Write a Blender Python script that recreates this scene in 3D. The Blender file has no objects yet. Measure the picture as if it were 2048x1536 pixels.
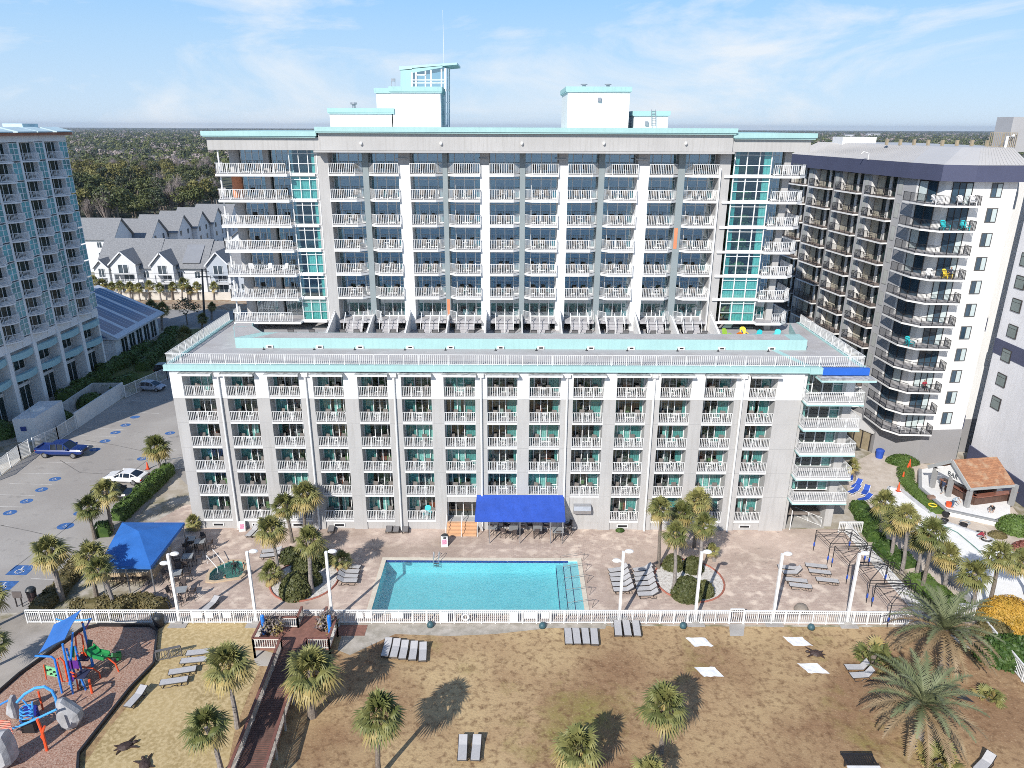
import bpy, math, random
import numpy as np
from mathutils import Vector, Matrix
rnd = random.Random(7)
R = math.radians
PI = math.pi
scene = bpy.context.scene
COL = scene.collection

# ------------------------------------------------------------------ camera calibration
FPX, CAMH, PITCH, ROLL = 1450.0, 40.0, math.atan((768 - 254.0) / 1450.0), 0.004
def ray(x, y):
    u, v = x - 1024.0, y - 768.0
    u, v = u * math.cos(ROLL) + v * math.sin(ROLL), -u * math.sin(ROLL) + v * math.cos(ROLL)
    a, b = u / FPX, -v / FPX
    return a, math.cos(PITCH) + b * math.sin(PITCH), -math.sin(PITCH) + b * math.cos(PITCH)
def G(x, y, z=0.0):
    """photo pixel -> point on the horizontal plane at height z"""
    d = ray(x, y); t = (z - CAMH) / d[2]
    return Vector((d[0] * t, d[1] * t, z))
def PL(x, y, Y):
    """photo pixel -> point on the vertical plane at depth Y"""
    d = ray(x, y); t = Y / d[1]
    return Vector((d[0] * t, Y, CAMH + d[2] * t))

# ------------------------------------------------------------------ materials
MATS = {}
def nodes_of(name):
    m = bpy.data.materials.new(name); m.use_nodes = True
    nt = m.node_tree; b = nt.nodes['Principled BSDF']
    return m, nt, b
def mat(name, c, rough=0.6, var=0.12, scale=2.0, metal=0.0, bump=0.0, spec=0.5, streak=0.0):
    """painted / plain surface with a little uneven tone"""
    if name in MATS: return MATS[name]
    m, nt, b = nodes_of(name)
    b.inputs['Roughness'].default_value = rough; b.inputs['Metallic'].default_value = metal
    b.inputs['Specular IOR Level'].default_value = spec
    geo = nt.nodes.new('ShaderNodeNewGeometry')
    nz = nt.nodes.new('ShaderNodeTexNoise'); nz.inputs['Scale'].default_value = scale; nz.inputs['Detail'].default_value = 5
    nt.links.new(geo.outputs['Position'], nz.inputs['Vector'])
    rp = nt.nodes.new('ShaderNodeValToRGB')
    lo = [max(0, k * (1 - var)) for k in c]; hi = [min(1, k * (1 + var)) for k in c]
    rp.color_ramp.elements[0].position = .3; rp.color_ramp.elements[1].position = .7
    rp.color_ramp.elements[0].color = (*lo, 1); rp.color_ramp.elements[1].color = (*hi, 1)
    nt.links.new(nz.outputs['Fac'], rp.inputs['Fac']); last = rp.outputs['Color']
    if streak:          # rain streaks and grime running down the wall
        mp = nt.nodes.new('ShaderNodeMapping'); mp.inputs['Scale'].default_value = (2.2, 2.2, .13)
        n3 = nt.nodes.new('ShaderNodeTexNoise'); n3.inputs['Scale'].default_value = 1.6; n3.inputs['Detail'].default_value = 6; n3.inputs['Roughness'].default_value = .65
        r3 = nt.nodes.new('ShaderNodeValToRGB'); r3.color_ramp.elements[0].position = .48; r3.color_ramp.elements[1].position = .75
        m3 = nt.nodes.new('ShaderNodeMix'); m3.data_type = 'RGBA'; m3.inputs['B'].default_value = (c[0] * (1 - streak), c[1] * (1 - streak * 1.05), c[2] * (1 - streak * 1.15), 1)
        nt.links.new(geo.outputs['Position'], mp.inputs['Vector']); nt.links.new(mp.outputs['Vector'], n3.inputs['Vector']); nt.links.new(n3.outputs['Fac'], r3.inputs['Fac'])
        nt.links.new(r3.outputs['Color'], m3.inputs['Factor']); nt.links.new(last, m3.inputs['A']); last = m3.outputs['Result']
    nt.links.new(last, b.inputs['Base Color'])
    if bump:
        bp = nt.nodes.new('ShaderNodeBump'); bp.inputs['Strength'].default_value = bump; bp.inputs['Distance'].default_value = .05
        n2 = nt.nodes.new('ShaderNodeTexNoise'); n2.inputs['Scale'].default_value = scale * 6; n2.inputs['Detail'].default_value = 4
        nt.links.new(geo.outputs['Position'], n2.inputs['Vector'])
        nt.links.new(n2.outputs['Fac'], bp.inputs['Height']); nt.links.new(bp.outputs['Normal'], b.inputs['Normal'])
    MATS[name] = m
    return m
def mixmat(name, cols, scales, rough=.9, bump=.0, thr=None, spec=.2):
    """ground-like surface: successive noise masks lay cols[1:] over cols[0]"""
    if name in MATS: return MATS[name]
    m, nt, b = nodes_of(name)
    b.inputs['Roughness'].default_value = rough; b.inputs['Specular IOR Level'].default_value = spec
    geo = nt.nodes.new('ShaderNodeNewGeometry'); last = None
    for i, c in enumerate(cols):
        if i == 0:
            rgb = nt.nodes.new('ShaderNodeRGB'); rgb.outputs[0].default_value = (*c, 1); last = rgb.outputs[0]; continue
        nz = nt.nodes.new('ShaderNodeTexNoise'); nz.inputs['Scale'].default_value = scales[i - 1]; nz.inputs['Detail'].default_value = 6
        nz.inputs['Roughness'].default_value = .6
        mp = nt.nodes.new('ShaderNodeMapping'); mp.inputs['Location'].default_value = (i * 13.7, i * 7.1, i * 3.3)
        nt.links.new(geo.outputs['Position'], mp.inputs['Vector']); nt.links.new(mp.outputs['Vector'], nz.inputs['Vector'])
        rp = nt.nodes.new('ShaderNodeValToRGB')
        a, z = thr[i - 1] if thr else (.42, .62)
        rp.color_ramp.elements[0].position = a; rp.color_ramp.elements[1].position = z
        nt.links.new(nz.outputs['Fac'], rp.inputs['Fac'])
        mx = nt.nodes.new('ShaderNodeMix'); mx.data_type = 'RGBA'
        nt.links.new(rp.outputs['Color'], mx.inputs['Factor']); nt.links.new(last, mx.inputs['A'])
        mx.inputs['B'].default_value = (*c, 1); last = mx.outputs['Result']
    nt.links.new(last, b.inputs['Base Color'])
    if bump:
        bp = nt.nodes.new('ShaderNodeBump'); bp.inputs['Strength'].default_value = bump; bp.inputs['Distance'].default_value = .06
        n2 = nt.nodes.new('ShaderNodeTexNoise'); n2.inputs['Scale'].default_value = max(scales); n2.inputs['Detail'].default_value = 4
        nt.links.new(geo.outputs['Position'], n2.inputs['Vector'])
        nt.links.new(n2.outputs['Fac'], bp.inputs['Height']); nt.links.new(bp.outputs['Normal'], b.inputs['Normal'])
    MATS[name] = m
    return m
def glass(name, tint, refl, rough=.02, bumpy=0):
    """window pane: see-through tint plus a mirror-like share"""
    if name in MATS: return MATS[name]
    m, nt, b = nodes_of(name)
    nt.nodes.remove(b)
    out = nt.nodes['Material Output']
    tr = nt.nodes.new('ShaderNodeBsdfTransparent'); tr.inputs[0].default_value = (*tint, 1)
    gl = nt.nodes.new('ShaderNodeBsdfGlossy'); gl.inputs['Roughness'].default_value = rough
    gl.inputs['Color'].default_value = (.85, .95, 1, 1)
    lw = nt.nodes.new('ShaderNodeLayerWeight'); lw.inputs['Blend'].default_value = .5      # Schlick-like, the same from both sides
    pw = nt.nodes.new('ShaderNodeMath'); pw.operation = 'POWER'; pw.inputs[1].default_value = 4.5
    ad = nt.nodes.new('ShaderNodeMath'); ad.operation = 'ADD'; ad.use_clamp = True; ad.inputs[1].default_value = refl + .03
    mx = nt.nodes.new('ShaderNodeMixShader')
    nt.links.new(lw.outputs['Facing'], pw.inputs[0]); nt.links.new(pw.outputs[0], ad.inputs[0]); nt.links.new(ad.outputs[0], mx.inputs[0])
    nt.links.new(tr.outputs[0], mx.inputs[1]); nt.links.new(gl.outputs[0], mx.inputs[2]); nt.links.new(mx.outputs[0], out.inputs['Surface'])
    if bumpy:
        geo = nt.nodes.new('ShaderNodeNewGeometry')
        nz = nt.nodes.new('ShaderNodeTexNoise'); nz.inputs['Scale'].default_value = bumpy; nz.inputs['Detail'].default_value = 3
        bp = nt.nodes.new('ShaderNodeBump'); bp.inputs['Strength'].default_value = .9; bp.inputs['Distance'].default_value = .12
        nt.links.new(geo.outputs['Position'], nz.inputs['Vector']); nt.links.new(nz.outputs['Fac'], bp.inputs['Height'])
        nt.links.new(bp.outputs['Normal'], gl.inputs['Normal']); nt.links.new(bp.outputs['Normal'], lw.inputs['Normal'])
    MATS[name] = m
    return m
def leafmat(name, c, c2, scale=.6):
    if name in MATS: return MATS[name]
    m, nt, b = nodes_of(name)
    b.inputs['Roughness'].default_value = .55; b.inputs['Specular IOR Level'].default_value = .35
    geo = nt.nodes.new('ShaderNodeNewGeometry'); oi = nt.nodes.new('ShaderNodeObjectInfo')
    nz = nt.nodes.new('ShaderNodeTexNoise'); nz.inputs['Scale'].default_value = scale; nz.inputs['Detail'].default_value = 6
    nt.links.new(geo.outputs['Position'], nz.inputs['Vector'])
    ad = nt.nodes.new('ShaderNodeMath'); ad.operation = 'MULTIPLY_ADD'; ad.inputs[1].default_value = .35
    nt.links.new(oi.outputs['Random'], ad.inputs[0]); nt.links.new(nz.outputs['Fac'], ad.inputs[2])
    rp = nt.nodes.new('ShaderNodeValToRGB'); rp.color_ramp.elements[0].position = .45; rp.color_ramp.elements[1].position = .85
    rp.color_ramp.elements[0].color = (*c, 1); rp.color_ramp.elements[1].color = (*c2, 1)
    nt.links.new(ad.outputs[0], rp.inputs['Fac']); nt.links.new(rp.outputs['Color'], b.inputs['Base Color'])
    MATS[name] = m
    return m
def brickmat(name, c1, c2, mortar, scale, bw=.5, rh=.25, tint=None, ts=.15):
    if name in MATS: return MATS[name]
    m, nt, b = nodes_of(name); b.inputs['Roughness'].default_value = .85; b.inputs['Specular IOR Level'].default_value = .2
    geo = nt.nodes.new('ShaderNodeNewGeometry')
    br = nt.nodes.new('ShaderNodeTexBrick'); br.inputs['Scale'].default_value = scale
    br.inputs['Color1'].default_value = (*c1, 1); br.inputs['Color2'].default_value = (*c2, 1); br.inputs['Mortar'].default_value = (*mortar, 1)
    br.inputs['Mortar Size'].default_value = .012; br.inputs['Brick Width'].default_value = bw; br.inputs['Row Height'].default_value = rh
    nt.links.new(geo.outputs['Position'], br.inputs['Vector']); last = br.outputs['Color']
    for i, (tc, sc, lo, hi) in enumerate(tint or []):
        nz = nt.nodes.new('ShaderNodeTexNoise'); nz.inputs['Scale'].default_value = sc; nz.inputs['Detail'].default_value = 6
        mp = nt.nodes.new('ShaderNodeMapping'); mp.inputs['Location'].default_value = (i * 5.5 + 2, i * 9.1, 0)
        nt.links.new(geo.outputs['Position'], mp.inputs['Vector']); nt.links.new(mp.outputs['Vector'], nz.inputs['Vector'])
        rp = nt.nodes.new('ShaderNodeValToRGB'); rp.color_ramp.elements[0].position = lo; rp.color_ramp.elements[1].position = hi
        nt.links.new(nz.outputs['Fac'], rp.inputs['Fac'])
        mx = nt.nodes.new('ShaderNodeMix'); mx.data_type = 'RGBA'; mx.blend_type = 'MIX'
        nt.links.new(rp.outputs['Color'], mx.inputs['Factor']); nt.links.new(last, mx.inputs['A']); mx.inputs['B'].default_value = (*tc, 1)
        last = mx.outputs['Result']
    nt.links.new(last, b.inputs['Base Color'])
    MATS[name] = m
    return m

WHITE = mat('white_paint', (.79, .785, .775), .55, .04, .5, streak=.16)
RAILW = mat('rail_white', (.74, .74, .73), .45, .06, 1.5)
GREYW = mat('grey_stucco', (.445, .435, .425), .85, .06, .35, bump=.05, streak=.16)
GREYD = mat('dark_grey_stucco', (.22, .235, .245), .85, .05, .4)
MINT = mat('mint_metal', (.36, .57, .56), .55, .05, .6, streak=.1)
MINTL = mat('mint_trim', (.43, .65, .64), .5, .04, .6)
ROOFG = None
SLABG = mat('slab_floor', (.42, .41, .42), .8, .1, 2)
TEAL = mat('teal_curtain', (.17, .43, .41), .9, .22, 6)
TEALL = mat('pale_teal_curtain', (.40, .68, .63), .9, .18, 5)
ROOM = mat('room_plaster', (.46, .43, .38), .9, .2, .7)
ROOMD = mat('room_carpet', (.20, .17, .15), .9, .2, .7)
GLS = glass('window_glass', (.66, .80, .79), .10)
GLT = glass('tower_glass', (.40, .66, .72), .34)
ROOFG = brickmat('roof_membrane', (.43, .42, .42), (.41, .40, .405), (.33, .32, .32), 1.0, 6.0, 1.6, [((.36, .34, .335), .35, .5, .75), ((.52, .51, .505), .9, .56, .8)])
BLACK = mat('black_metal', (.022, .022, .025), .45, .1, 4)
DARKF = mat('dark_frame', (.035, .03, .03), .5, .1, 4)
SLING = mat('sling_grey', (.46, .45, .45), .8, .06, 5)
SLINGD = mat('sling_taupe', (.20, .19, .19), .8, .06, 5)
BLUE = mat('blue_canvas', (.022, .078, .42), .7, .12, .8, bump=.12, streak=.2)
BLUEL = mat('light_blue_canvas', (.028, .15, .48), .7, .12, .7, bump=.12)
BLUEP = mat('blue_play_paint', (.03, .22, .72), .35, .05, 3)
SKYP = mat('sky_blue_paint', (.07, .36, .80), .35, .05, 3)
ORANGE = mat('orange_paint', (.78, .10, .03), .4, .06, 3)
GREENP = mat('green_plastic', (.02, .26, .07), .4, .08, 3)
LGREEN = mat('light_green_plastic', (.25, .62, .30), .4, .08, 3)
PURP = mat('purple_plastic', (.12, .03, .26), .4, .08, 3)
STEEL = mat('brushed_steel', (.45, .46, .48), .35, .1, 4, metal=.7)
CONC = mixmat('concrete', [(.42, .40, .37), (.50, .48, .45), (.33, .31, .29)], [.8, .3], .9, .05)
BARK = mat('palm_bark', (.20, .165, .135), .95, .35, 9, bump=.6)
BARKG = mat('grey_bark', (.26, .23, .21), .95, .3, 6, bump=.5)
PALMG = leafmat('palm_leaf', (.10, .118, .034), (.27, .255, .09), 1.1)
PALMY = leafmat('palm_leaf_old', (.24, .19, .065), (.40, .31, .12), 1.2)
DATEG = leafmat('date_leaf', (.13, .15, .07), (.27, .28, .155), .7)
DATED = leafmat('date_leaf_dry', (.22, .155, .085), (.36, .27, .16), .9)
BUSH = leafmat('boxwood', (.045, .058, .018), (.10, .105, .035), 3.0)
HEDG = leafmat('hedge_leaf', (.035, .075, .014), (.10, .16, .035), 2.0)
HEDB = leafmat('ground_shrub', (.075, .072, .025), (.16, .13, .055), 1.6)
OAK = leafmat('oak_leaf', (.045, .06, .02), (.125, .14, .045), .10)
OAKY = leafmat('olive_leaf', (.085, .085, .024), (.19, .175, .055), .10)
OAKD = leafmat('dark_pine', (.028, .042, .024), (.07, .085, .04), .12)
TWIG = leafmat('bare_twigs', (.20, .165, .15), (.33, .28, .26), .2)
SHING = mixmat('shingle_grey', [(.20, .205, .215), (.26, .265, .275)], [3.0], .9)
SIDING = mat('white_siding', (.66, .67, .69), .7, .05, .5, streak=.1)
SIDEB = mat('pale_blue_siding', (.42, .46, .52), .7, .04, .5)
TAN = mat('tan_plaster', (.52, .40, .27), .8, .1, 1)

# ------------------------------------------------------------------ mesh builder
class MB:
    def __init__(s): s.v = []; s.f = []; s.m = []
    def add(s, vs, fs, m=0):
        n = len(s.v); s.v.extend([tuple(p) for p in vs])
        for f in fs: s.f.append(tuple(i + n for i in f)); s.m.append(m)
        return s
    def box(s, x0, x1, y0, y1, z0, z1, m=0):
        vs = [(x0, y0, z0), (x1, y0, z0), (x1, y1, z0), (x0, y1, z0), (x0, y0, z1), (x1, y0, z1), (x1, y1, z1), (x0, y1, z1)]
        return s.add(vs, [(0, 3, 2, 1), (4, 5, 6, 7), (0, 1, 5, 4), (1, 2, 6, 5), (2, 3, 7, 6), (3, 0, 4, 7)], m)
    def rbox(s, c, sx, sy, z0, z1, rz=0, m=0):
        ca, sa = math.cos(rz), math.sin(rz); hx, hy = sx / 2, sy / 2
        vs = []
        for z in (z0, z1):
            for x, y in ((-hx, -hy), (hx, -hy), (hx, hy), (-hx, hy)): vs.append((c[0] + x * ca - y * sa, c[1] + x * sa + y * ca, z))
        return s.add(vs, [(0, 3, 2, 1), (4, 5, 6, 7), (0, 1, 5, 4), (1, 2, 6, 5), (2, 3, 7, 6), (3, 0, 4, 7)], m)
    def bar(s, p, q, w, h=None, m=0, caps=True):
        """square bar from p to q, w wide, h high"""
        h = h or w; p = Vector(p); q = Vector(q); d = q - p
        if d.length < 1e-6: return s
        d.normalize(); up = Vector((0, 0, 1)) if abs(d.z) < .95 else Vector((0, 1, 0))
        a = d.cross(up).normalized() * (w / 2); b = a.cross(d).normalized() * (h / 2)
        vs = [p - a - b, p + a - b, p + a + b, p - a + b, q - a - b, q + a - b, q + a + b, q - a + b]
        fs = [(0, 1, 5, 4), (1, 2, 6, 5), (2, 3, 7, 6), (3, 0, 4, 7)]
        if caps: fs += [(0, 3, 2, 1), (4, 5, 6, 7)]
        return s.add(vs, fs, m)
    def tube(s, pts, r, n=6, m=0, closed=False):
        pts = [Vector(p) for p in pts]; k = len(pts); rings = []
        rr = r if isinstance(r, (list, tuple)) else [r] * k
        for i, p in enumerate(pts):
            a = pts[(i - 1) % k] if (closed or i > 0) else p; b = pts[(i + 1) % k] if (closed or i < k - 1) else p
            d = (b - a).normalized(); up = Vector((0, 0, 1)) if abs(d.z) < .9 else Vector((1, 0, 0))
            x = d.cross(up).normalized(); y = x.cross(d)
            rings.append([p + (x * math.cos(2 * PI * j / n) + y * math.sin(2 * PI * j / n)) * rr[i] for j in range(n)])
        vs = [v for r_ in rings for v in r_]; fs = []
        for i in range(k if closed else k - 1):
            o, t = i * n, ((i + 1) % k) * n
            for j in range(n): fs.append((o + j, o + (j + 1) % n, t + (j + 1) % n, t + j))
        if not closed: fs += [tuple(range(n - 1, -1, -1)), tuple(range((k - 1) * n, k * n))]
        return s.add(vs, fs, m)
    def lathe(s, prof, n=12, c=(0, 0, 0), m=0, axis='z'):
        vs = []; k = len(prof)
        for r, z in prof:
            for j in range(n):
                a = 2 * PI * j / n; x, y = r * math.cos(a), r * math.sin(a)
                if axis == 'z': vs.append((c[0] + x, c[1] + y, c[2] + z))
                elif axis == 'y': vs.append((c[0] + x, c[1] + z, c[2] + y))
                else: vs.append((c[0] + z, c[1] + x, c[2] + y))
        fs = []
        for i in range(k - 1):
            for j in range(n): fs.append((i * n + j, i * n + (j + 1) % n, (i + 1) * n + (j + 1) % n, (i + 1) * n + j))
        fs += [tuple(range(n - 1, -1, -1)), tuple(range((k - 1) * n, k * n))]
        return s.add(vs, fs, m)
    def poly(s, pts, m=0): return s.add(pts, [tuple(range(len(pts)))], m)
    def prism(s, pts, z0, z1, m=0):
        n = len(pts); vs = [(p[0], p[1], z0) for p in pts] + [(p[0], p[1], z1) for p in pts]
        fs = [tuple(range(n - 1, -1, -1)), tuple(range(n, 2 * n))] + [(i, (i + 1) % n, n + (i + 1) % n, n + i) for i in range(n)]
        return s.add(vs, fs, m)
    def extr(s, pts, d, m=0):
        """polygon pts extruded by vector d"""
        d = Vector(d); n = len(pts); vs = [Vector(p) for p in pts]; vs += [p + d for p in vs]
        fs = [tuple(range(n - 1, -1, -1)), tuple(range(n, 2 * n))] + [(i, (i + 1) % n, n + (i + 1) % n, n + i) for i in range(n)]
        return s.add(vs, fs, m)
    def blob(s, c, rx, ry, rz, n=10, k=6, m=0, jit=0.0, zmin=-1.0):
        vs = []; fs = []
        for i in range(k + 1):
            t = PI * i / k
            for j in range(n):
                a = 2 * PI * j / n; q = 1 + rnd.uniform(-jit, jit)
                vs.append((c[0] + rx * math.sin(t) * math.cos(a) * q, c[1] + ry * math.sin(t) * math.sin(a) * q, c[2] + rz * max(zmin, math.cos(t)) * q))
        for i in range(k):
            for j in range(n): fs.append((i * n + j, (i + 1) * n + j, (i + 1) * n + (j + 1) % n, i * n + (j + 1) % n))
        return s.add(vs, fs, m)
    def mesh(s, name, mats):
        me = bpy.data.meshes.new(name); me.from_pydata(s.v, [], s.f)
        for q in (mats if isinstance(mats, (list, tuple)) else [mats]): me.materials.append(q)
        if any(s.m): me.polygons.foreach_set('material_index', s.m)
        me.update(); return me
    def build(s, name, mats, parent=None, world=True, smooth=False):
        """link as one object; world=True: coordinates are in the world and are moved into the (unrotated) parent's space"""
        if parent is not None and world:
            l = parent.location
            ox, oy, oz = OFF.get(parent.name, (l.x, l.y, l.z))
            s.v = [(a - ox, b - oy, c - oz) for a, b, c in s.v]
        me = s.mesh(name, mats)
        if smooth: me.polygons.foreach_set('use_smooth', [True] * len(me.polygons))
        o = bpy.data.objects.new(name, me); COL.objects.link(o)
        if parent is not None:
            o.parent = parent
            if world: OFF[o.name] = (ox, oy, oz)
        return o
OFF = {}
def tag(o, label=None, cat=None, group=None, kind=None):
    if label: o['label'] = label
    if cat: o['category'] = cat
    if group: o['group'] = group
    if kind: o['kind'] = kind
    return o
def empty(name, loc, label, cat, group=None, rz=0.0):
    o = bpy.data.objects.new(name, None); o.empty_display_size = .3; COL.objects.link(o)
    o.location = loc; o.rotation_euler = (0, 0, rz)
    return tag(o, label, cat, group)
def kids(o): return [c for c in CHILD.get(o.name, [])]
CHILD = {}
def reg(o):
    """remember the family of a finished prototype so that copies are quick"""
    CHILD[o.name] = list(o.children)
    for c in o.children: CHILD[c.name] = list(c.children)
    return o
def copy_tree(o, parent=None, loc=None, rz=None, scale=None, label=None, group=None):
    c = o.copy(); COL.objects.link(c)
    if parent is not None: c.parent = parent
    if loc is not None: c.location = loc
    if rz is not None: c.rotation_euler = (0, 0, rz)
    if scale is not None: c.scale = scale if isinstance(scale, (tuple, list)) else (scale,) * 3
    if label: c['label'] = label
    if group: c['group'] = group
    for ch in CHILD.get(o.name, []): 
        d = ch.copy(); COL.objects.link(d); d.parent = c
        for g in CHILD.get(ch.name, []):
            e = g.copy(); COL.objects.link(e); e.parent = d
    return c
def struct(name, mb, m):
    return tag(mb.build(name, m), kind='structure')
def sheet(name, pts, z, m, kind='structure'):
    mb = MB(); mb.poly([(p[0], p[1], z) for p in pts]); return tag(mb.build(name, m), kind=kind)
def holed(name, x0, x1, y0, y1, holes, z, m):
    xs = sorted({x0, x1, *[h[0] for h in holes], *[h[1] for h in holes]}); ys = sorted({y0, y1, *[h[2] for h in holes], *[h[3] for h in holes]})
    xs = [x for x in xs if x0 <= x <= x1]; ys = [y for y in ys if y0 <= y <= y1]
    mb = MB()
    for i in range(len(xs) - 1):
        for j in range(len(ys) - 1):
            cx, cy = (xs[i] + xs[i + 1]) / 2, (ys[j] + ys[j + 1]) / 2
            if any(h[0] < cx < h[1] and h[2] < cy < h[3] for h in holes): continue
            mb.poly([(xs[i], ys[j], z), (xs[i + 1], ys[j], z), (xs[i + 1], ys[j + 1], z), (xs[i], ys[j + 1], z)])
    return tag(mb.build(name, m), kind='structure')
def railing(mb, p, q, h=1.07, step=.12, post=1.4, bw=.022, m=0, rail=.05, bottom=.1, z=None):
    """white picket railing from p to q standing on p.z"""
    p = Vector(p); q = Vector(q); L = (q - p).length; n = max(1, int(L / step)); d = (q - p) / n
    up = Vector((0, 0, h))
    mb.bar(p + up, q + up, rail, rail * .8, m); mb.bar(p + Vector((0, 0, bottom)), q + Vector((0, 0, bottom)), rail * .8, rail * .8, m)
    for i in range(1, n): mb.bar(p + d * i + Vector((0, 0, bottom)), p + d * i + up, bw, bw, m, caps=False)
    k = max(1, round(L / post)); e = (q - p) / k
    for i in range(k + 1): mb.bar(p + e * i, p + e * i + up, rail, rail, m, caps=False)

# ------------------------------------------------------------------ camera, sky, sun
cd = bpy.data.cameras.new('camera'); cam = bpy.data.objects.new('camera', cd); COL.objects.link(cam)
cd.sensor_fit = 'HORIZONTAL'; cd.sensor_width = 36; cd.lens = FPX / 2048 * 36; cd.clip_start = .5; cd.clip_end = 40000
cam.matrix_world = Matrix.Translation((0, 0, CAMH)) @ Matrix.Rotation(PI / 2 - PITCH, 4, 'X') @ Matrix.Rotation(ROLL, 4, 'Z')
scene.camera = cam
SUN_EL, SUN_AZ = R(35.0), math.atan2(-.455, -.89)      # direction towards the sun, from +X / +Y
sd = bpy.data.lights.new('sun', 'SUN'); so = bpy.data.objects.new('sun', sd); COL.objects.link(so)
sd.energy = 4.9; sd.angle = R(.5); sd.color = (1.0, .955, .89)
tosun = Vector((-.455 * math.cos(SUN_EL), -.89 * math.cos(SUN_EL), math.sin(SUN_EL))).normalized()
so.rotation_euler = tosun.to_track_quat('Z', 'Y').to_euler()
w = bpy.data.worlds.new('World'); scene.world = w; w.use_nodes = True
nt = w.node_tree; bg = nt.nodes['Background']
sk = nt.nodes.new('ShaderNodeTexSky'); sk.sky_type = 'NISHITA'; sk.sun_disc = False
sk.sun_elevation = SUN_EL; sk.sun_rotation = math.atan2(-.455, -.89)
sk.air_density = 1.0; sk.dust_density = .1; sk.ozone_density = 4.0
tc = nt.nodes.new('ShaderNodeTexCoord')
sx = nt.nodes.new('ShaderNodeSeparateXYZ'); nt.links.new(tc.outputs['Generated'], sx.inputs[0])
er = nt.nodes.new('ShaderNodeValToRGB'); nt.links.new(sx.outputs['Z'], er.inputs['Fac'])      # clear winter blue, paler towards the horizon
er.color_ramp.elements[0].position = 0.0; er.color_ramp.elements[0].color = (.55, .70, .88, 1)
er.color_ramp.elements[1].position = .75; er.color_ramp.elements[1].color = (.05, .14, .36, 1)
e4 = er.color_ramp.elements.new(.38); e4.color = (.11, .28, .58, 1)
e2 = er.color_ramp.elements.new(.10); e2.color = (.41, .635, .90, 1)
e3 = er.color_ramp.elements.new(.17); e3.color = (.28, .56, .93, 1)
sc_ = nt.nodes.new('ShaderNodeMix'); sc_.data_type = 'RGBA'; sc_.blend_type = 'MULTIPLY'; sc_.inputs['Factor'].default_value = 1; sc_.inputs['B'].default_value = (6.5, 6.5, 6.5, 1)
sc_.clamp_result = False; nt.links.new(er.outputs['Color'], sc_.inputs['A'])
bl = nt.nodes.new('ShaderNodeMix'); bl.data_type = 'RGBA'; bl.inputs['Factor'].default_value = .9
nt.links.new(sk.outputs['Color'], bl.inputs['A']); nt.links.new(sc_.outputs['Result'], bl.inputs['B'])
mp = nt.nodes.new('ShaderNodeMapping'); mp.inputs['Scale'].default_value = (1.9, 1.9, 7.5); mp.inputs['Location'].default_value = (1.35, .2, .1); mp.inputs['Rotation'].default_value = (0, R(4), 0)
nz = nt.nodes.new('ShaderNodeTexNoise'); nz.inputs['Scale'].default_value = 1.7; nz.inputs['Detail'].default_value = 10; nz.inputs['Roughness'].default_value = .6
nz.inputs['Distortion'].default_value = .7
rp = nt.nodes.new('ShaderNodeValToRGB'); rp.color_ramp.elements[0].position = .51; rp.color_ramp.elements[1].position = .70
rp.color_ramp.elements[0].color = (.0, .0, .0, 1); rp.color_ramp.elements[1].color = (.85, .85, .85, 1)
mx = nt.nodes.new('ShaderNodeMix'); mx.data_type = 'RGBA'; mx.inputs['B'].default_value = (5.3, 5.6, 5.9, 1)
nt.links.new(tc.outputs['Generated'], mp.inputs['Vector']); nt.links.new(mp.outputs['Vector'], nz.inputs['Vector'])
nt.links.new(nz.outputs['Fac'], rp.inputs['Fac']); nt.links.new(rp.outputs['Color'], mx.inputs['Factor'])
nt.links.new(bl.outputs['Result'], mx.inputs['A']); nt.links.new(mx.outputs['Result'], bg.inputs['Color'])
bg.inputs['Strength'].default_value = .15
scene.view_settings.view_transform = 'Standard'; scene.view_settings.look = 'None'
scene.view_settings.exposure = 0.15; scene.view_settings.gamma = 1
scene.cycles.max_bounces = 6; scene.cycles.transparent_max_bounces = 12; scene.cycles.diffuse_bounces = 3; scene.cycles.glossy_bounces = 3
scene.cycles.use_denoising = False; scene.cycles.filter_width = .9
# ------------------------------------------------------------------ the ground
POOL = (-12.25, 6.45, 53.0, 61.1)
TUBC = [(411, 1165), (413, 1150), (422, 1140), (432, 1133), (462, 1121), (485, 1121), (497, 1126), (496, 1138), (490, 1152), (482, 1158), (450, 1163), (425, 1167)]
TUBP = [G(*q) for q in TUBC]
TUBH = (min(p.x for p in TUBP) - .15, max(p.x for p in TUBP) + .15, min(p.y for p in TUBP) - .15, max(p.y for p in TUBP) + .15)
SAND = mixmat('sandy_soil', [(.40, .35, .28), (.30, .25, .185), (.20, .185, .10), (.50, .46, .40)], [.05, .12, .6], .95, .1)
holed('ground', -9000, 9000, 22, 14000, [POOL, TUBH], -.03, mixmat('land', [(.10, .105, .075), (.16, .14, .115), (.06, .075, .04)], [.004, .02], .95))
sheet('beach', [(-400, -22), (400, -22), (400, 22), (-400, 22)], -.03, mixmat('beach_sand', [(.50, .44, .36), (.58, .52, .44)], [.1], .95))
m, nt_, b_ = nodes_of('ocean_water'); b_.inputs['Base Color'].default_value = (.018, .085, .19, 1); b_.inputs['Roughness'].default_value = .12
g_ = nt_.nodes.new('ShaderNodeNewGeometry'); n_ = nt_.nodes.new('ShaderNodeTexNoise'); n_.inputs['Scale'].default_value = .25; n_.inputs['Detail'].default_value = 6
u_ = nt_.nodes.new('ShaderNodeBump'); u_.inputs['Strength'].default_value = .5; u_.inputs['Distance'].default_value = 1.0
nt_.links.new(g_.outputs['Position'], n_.inputs['Vector']); nt_.links.new(n_.outputs['Fac'], u_.inputs['Height']); nt_.links.new(u_.outputs['Normal'], b_.inputs['Normal'])
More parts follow.
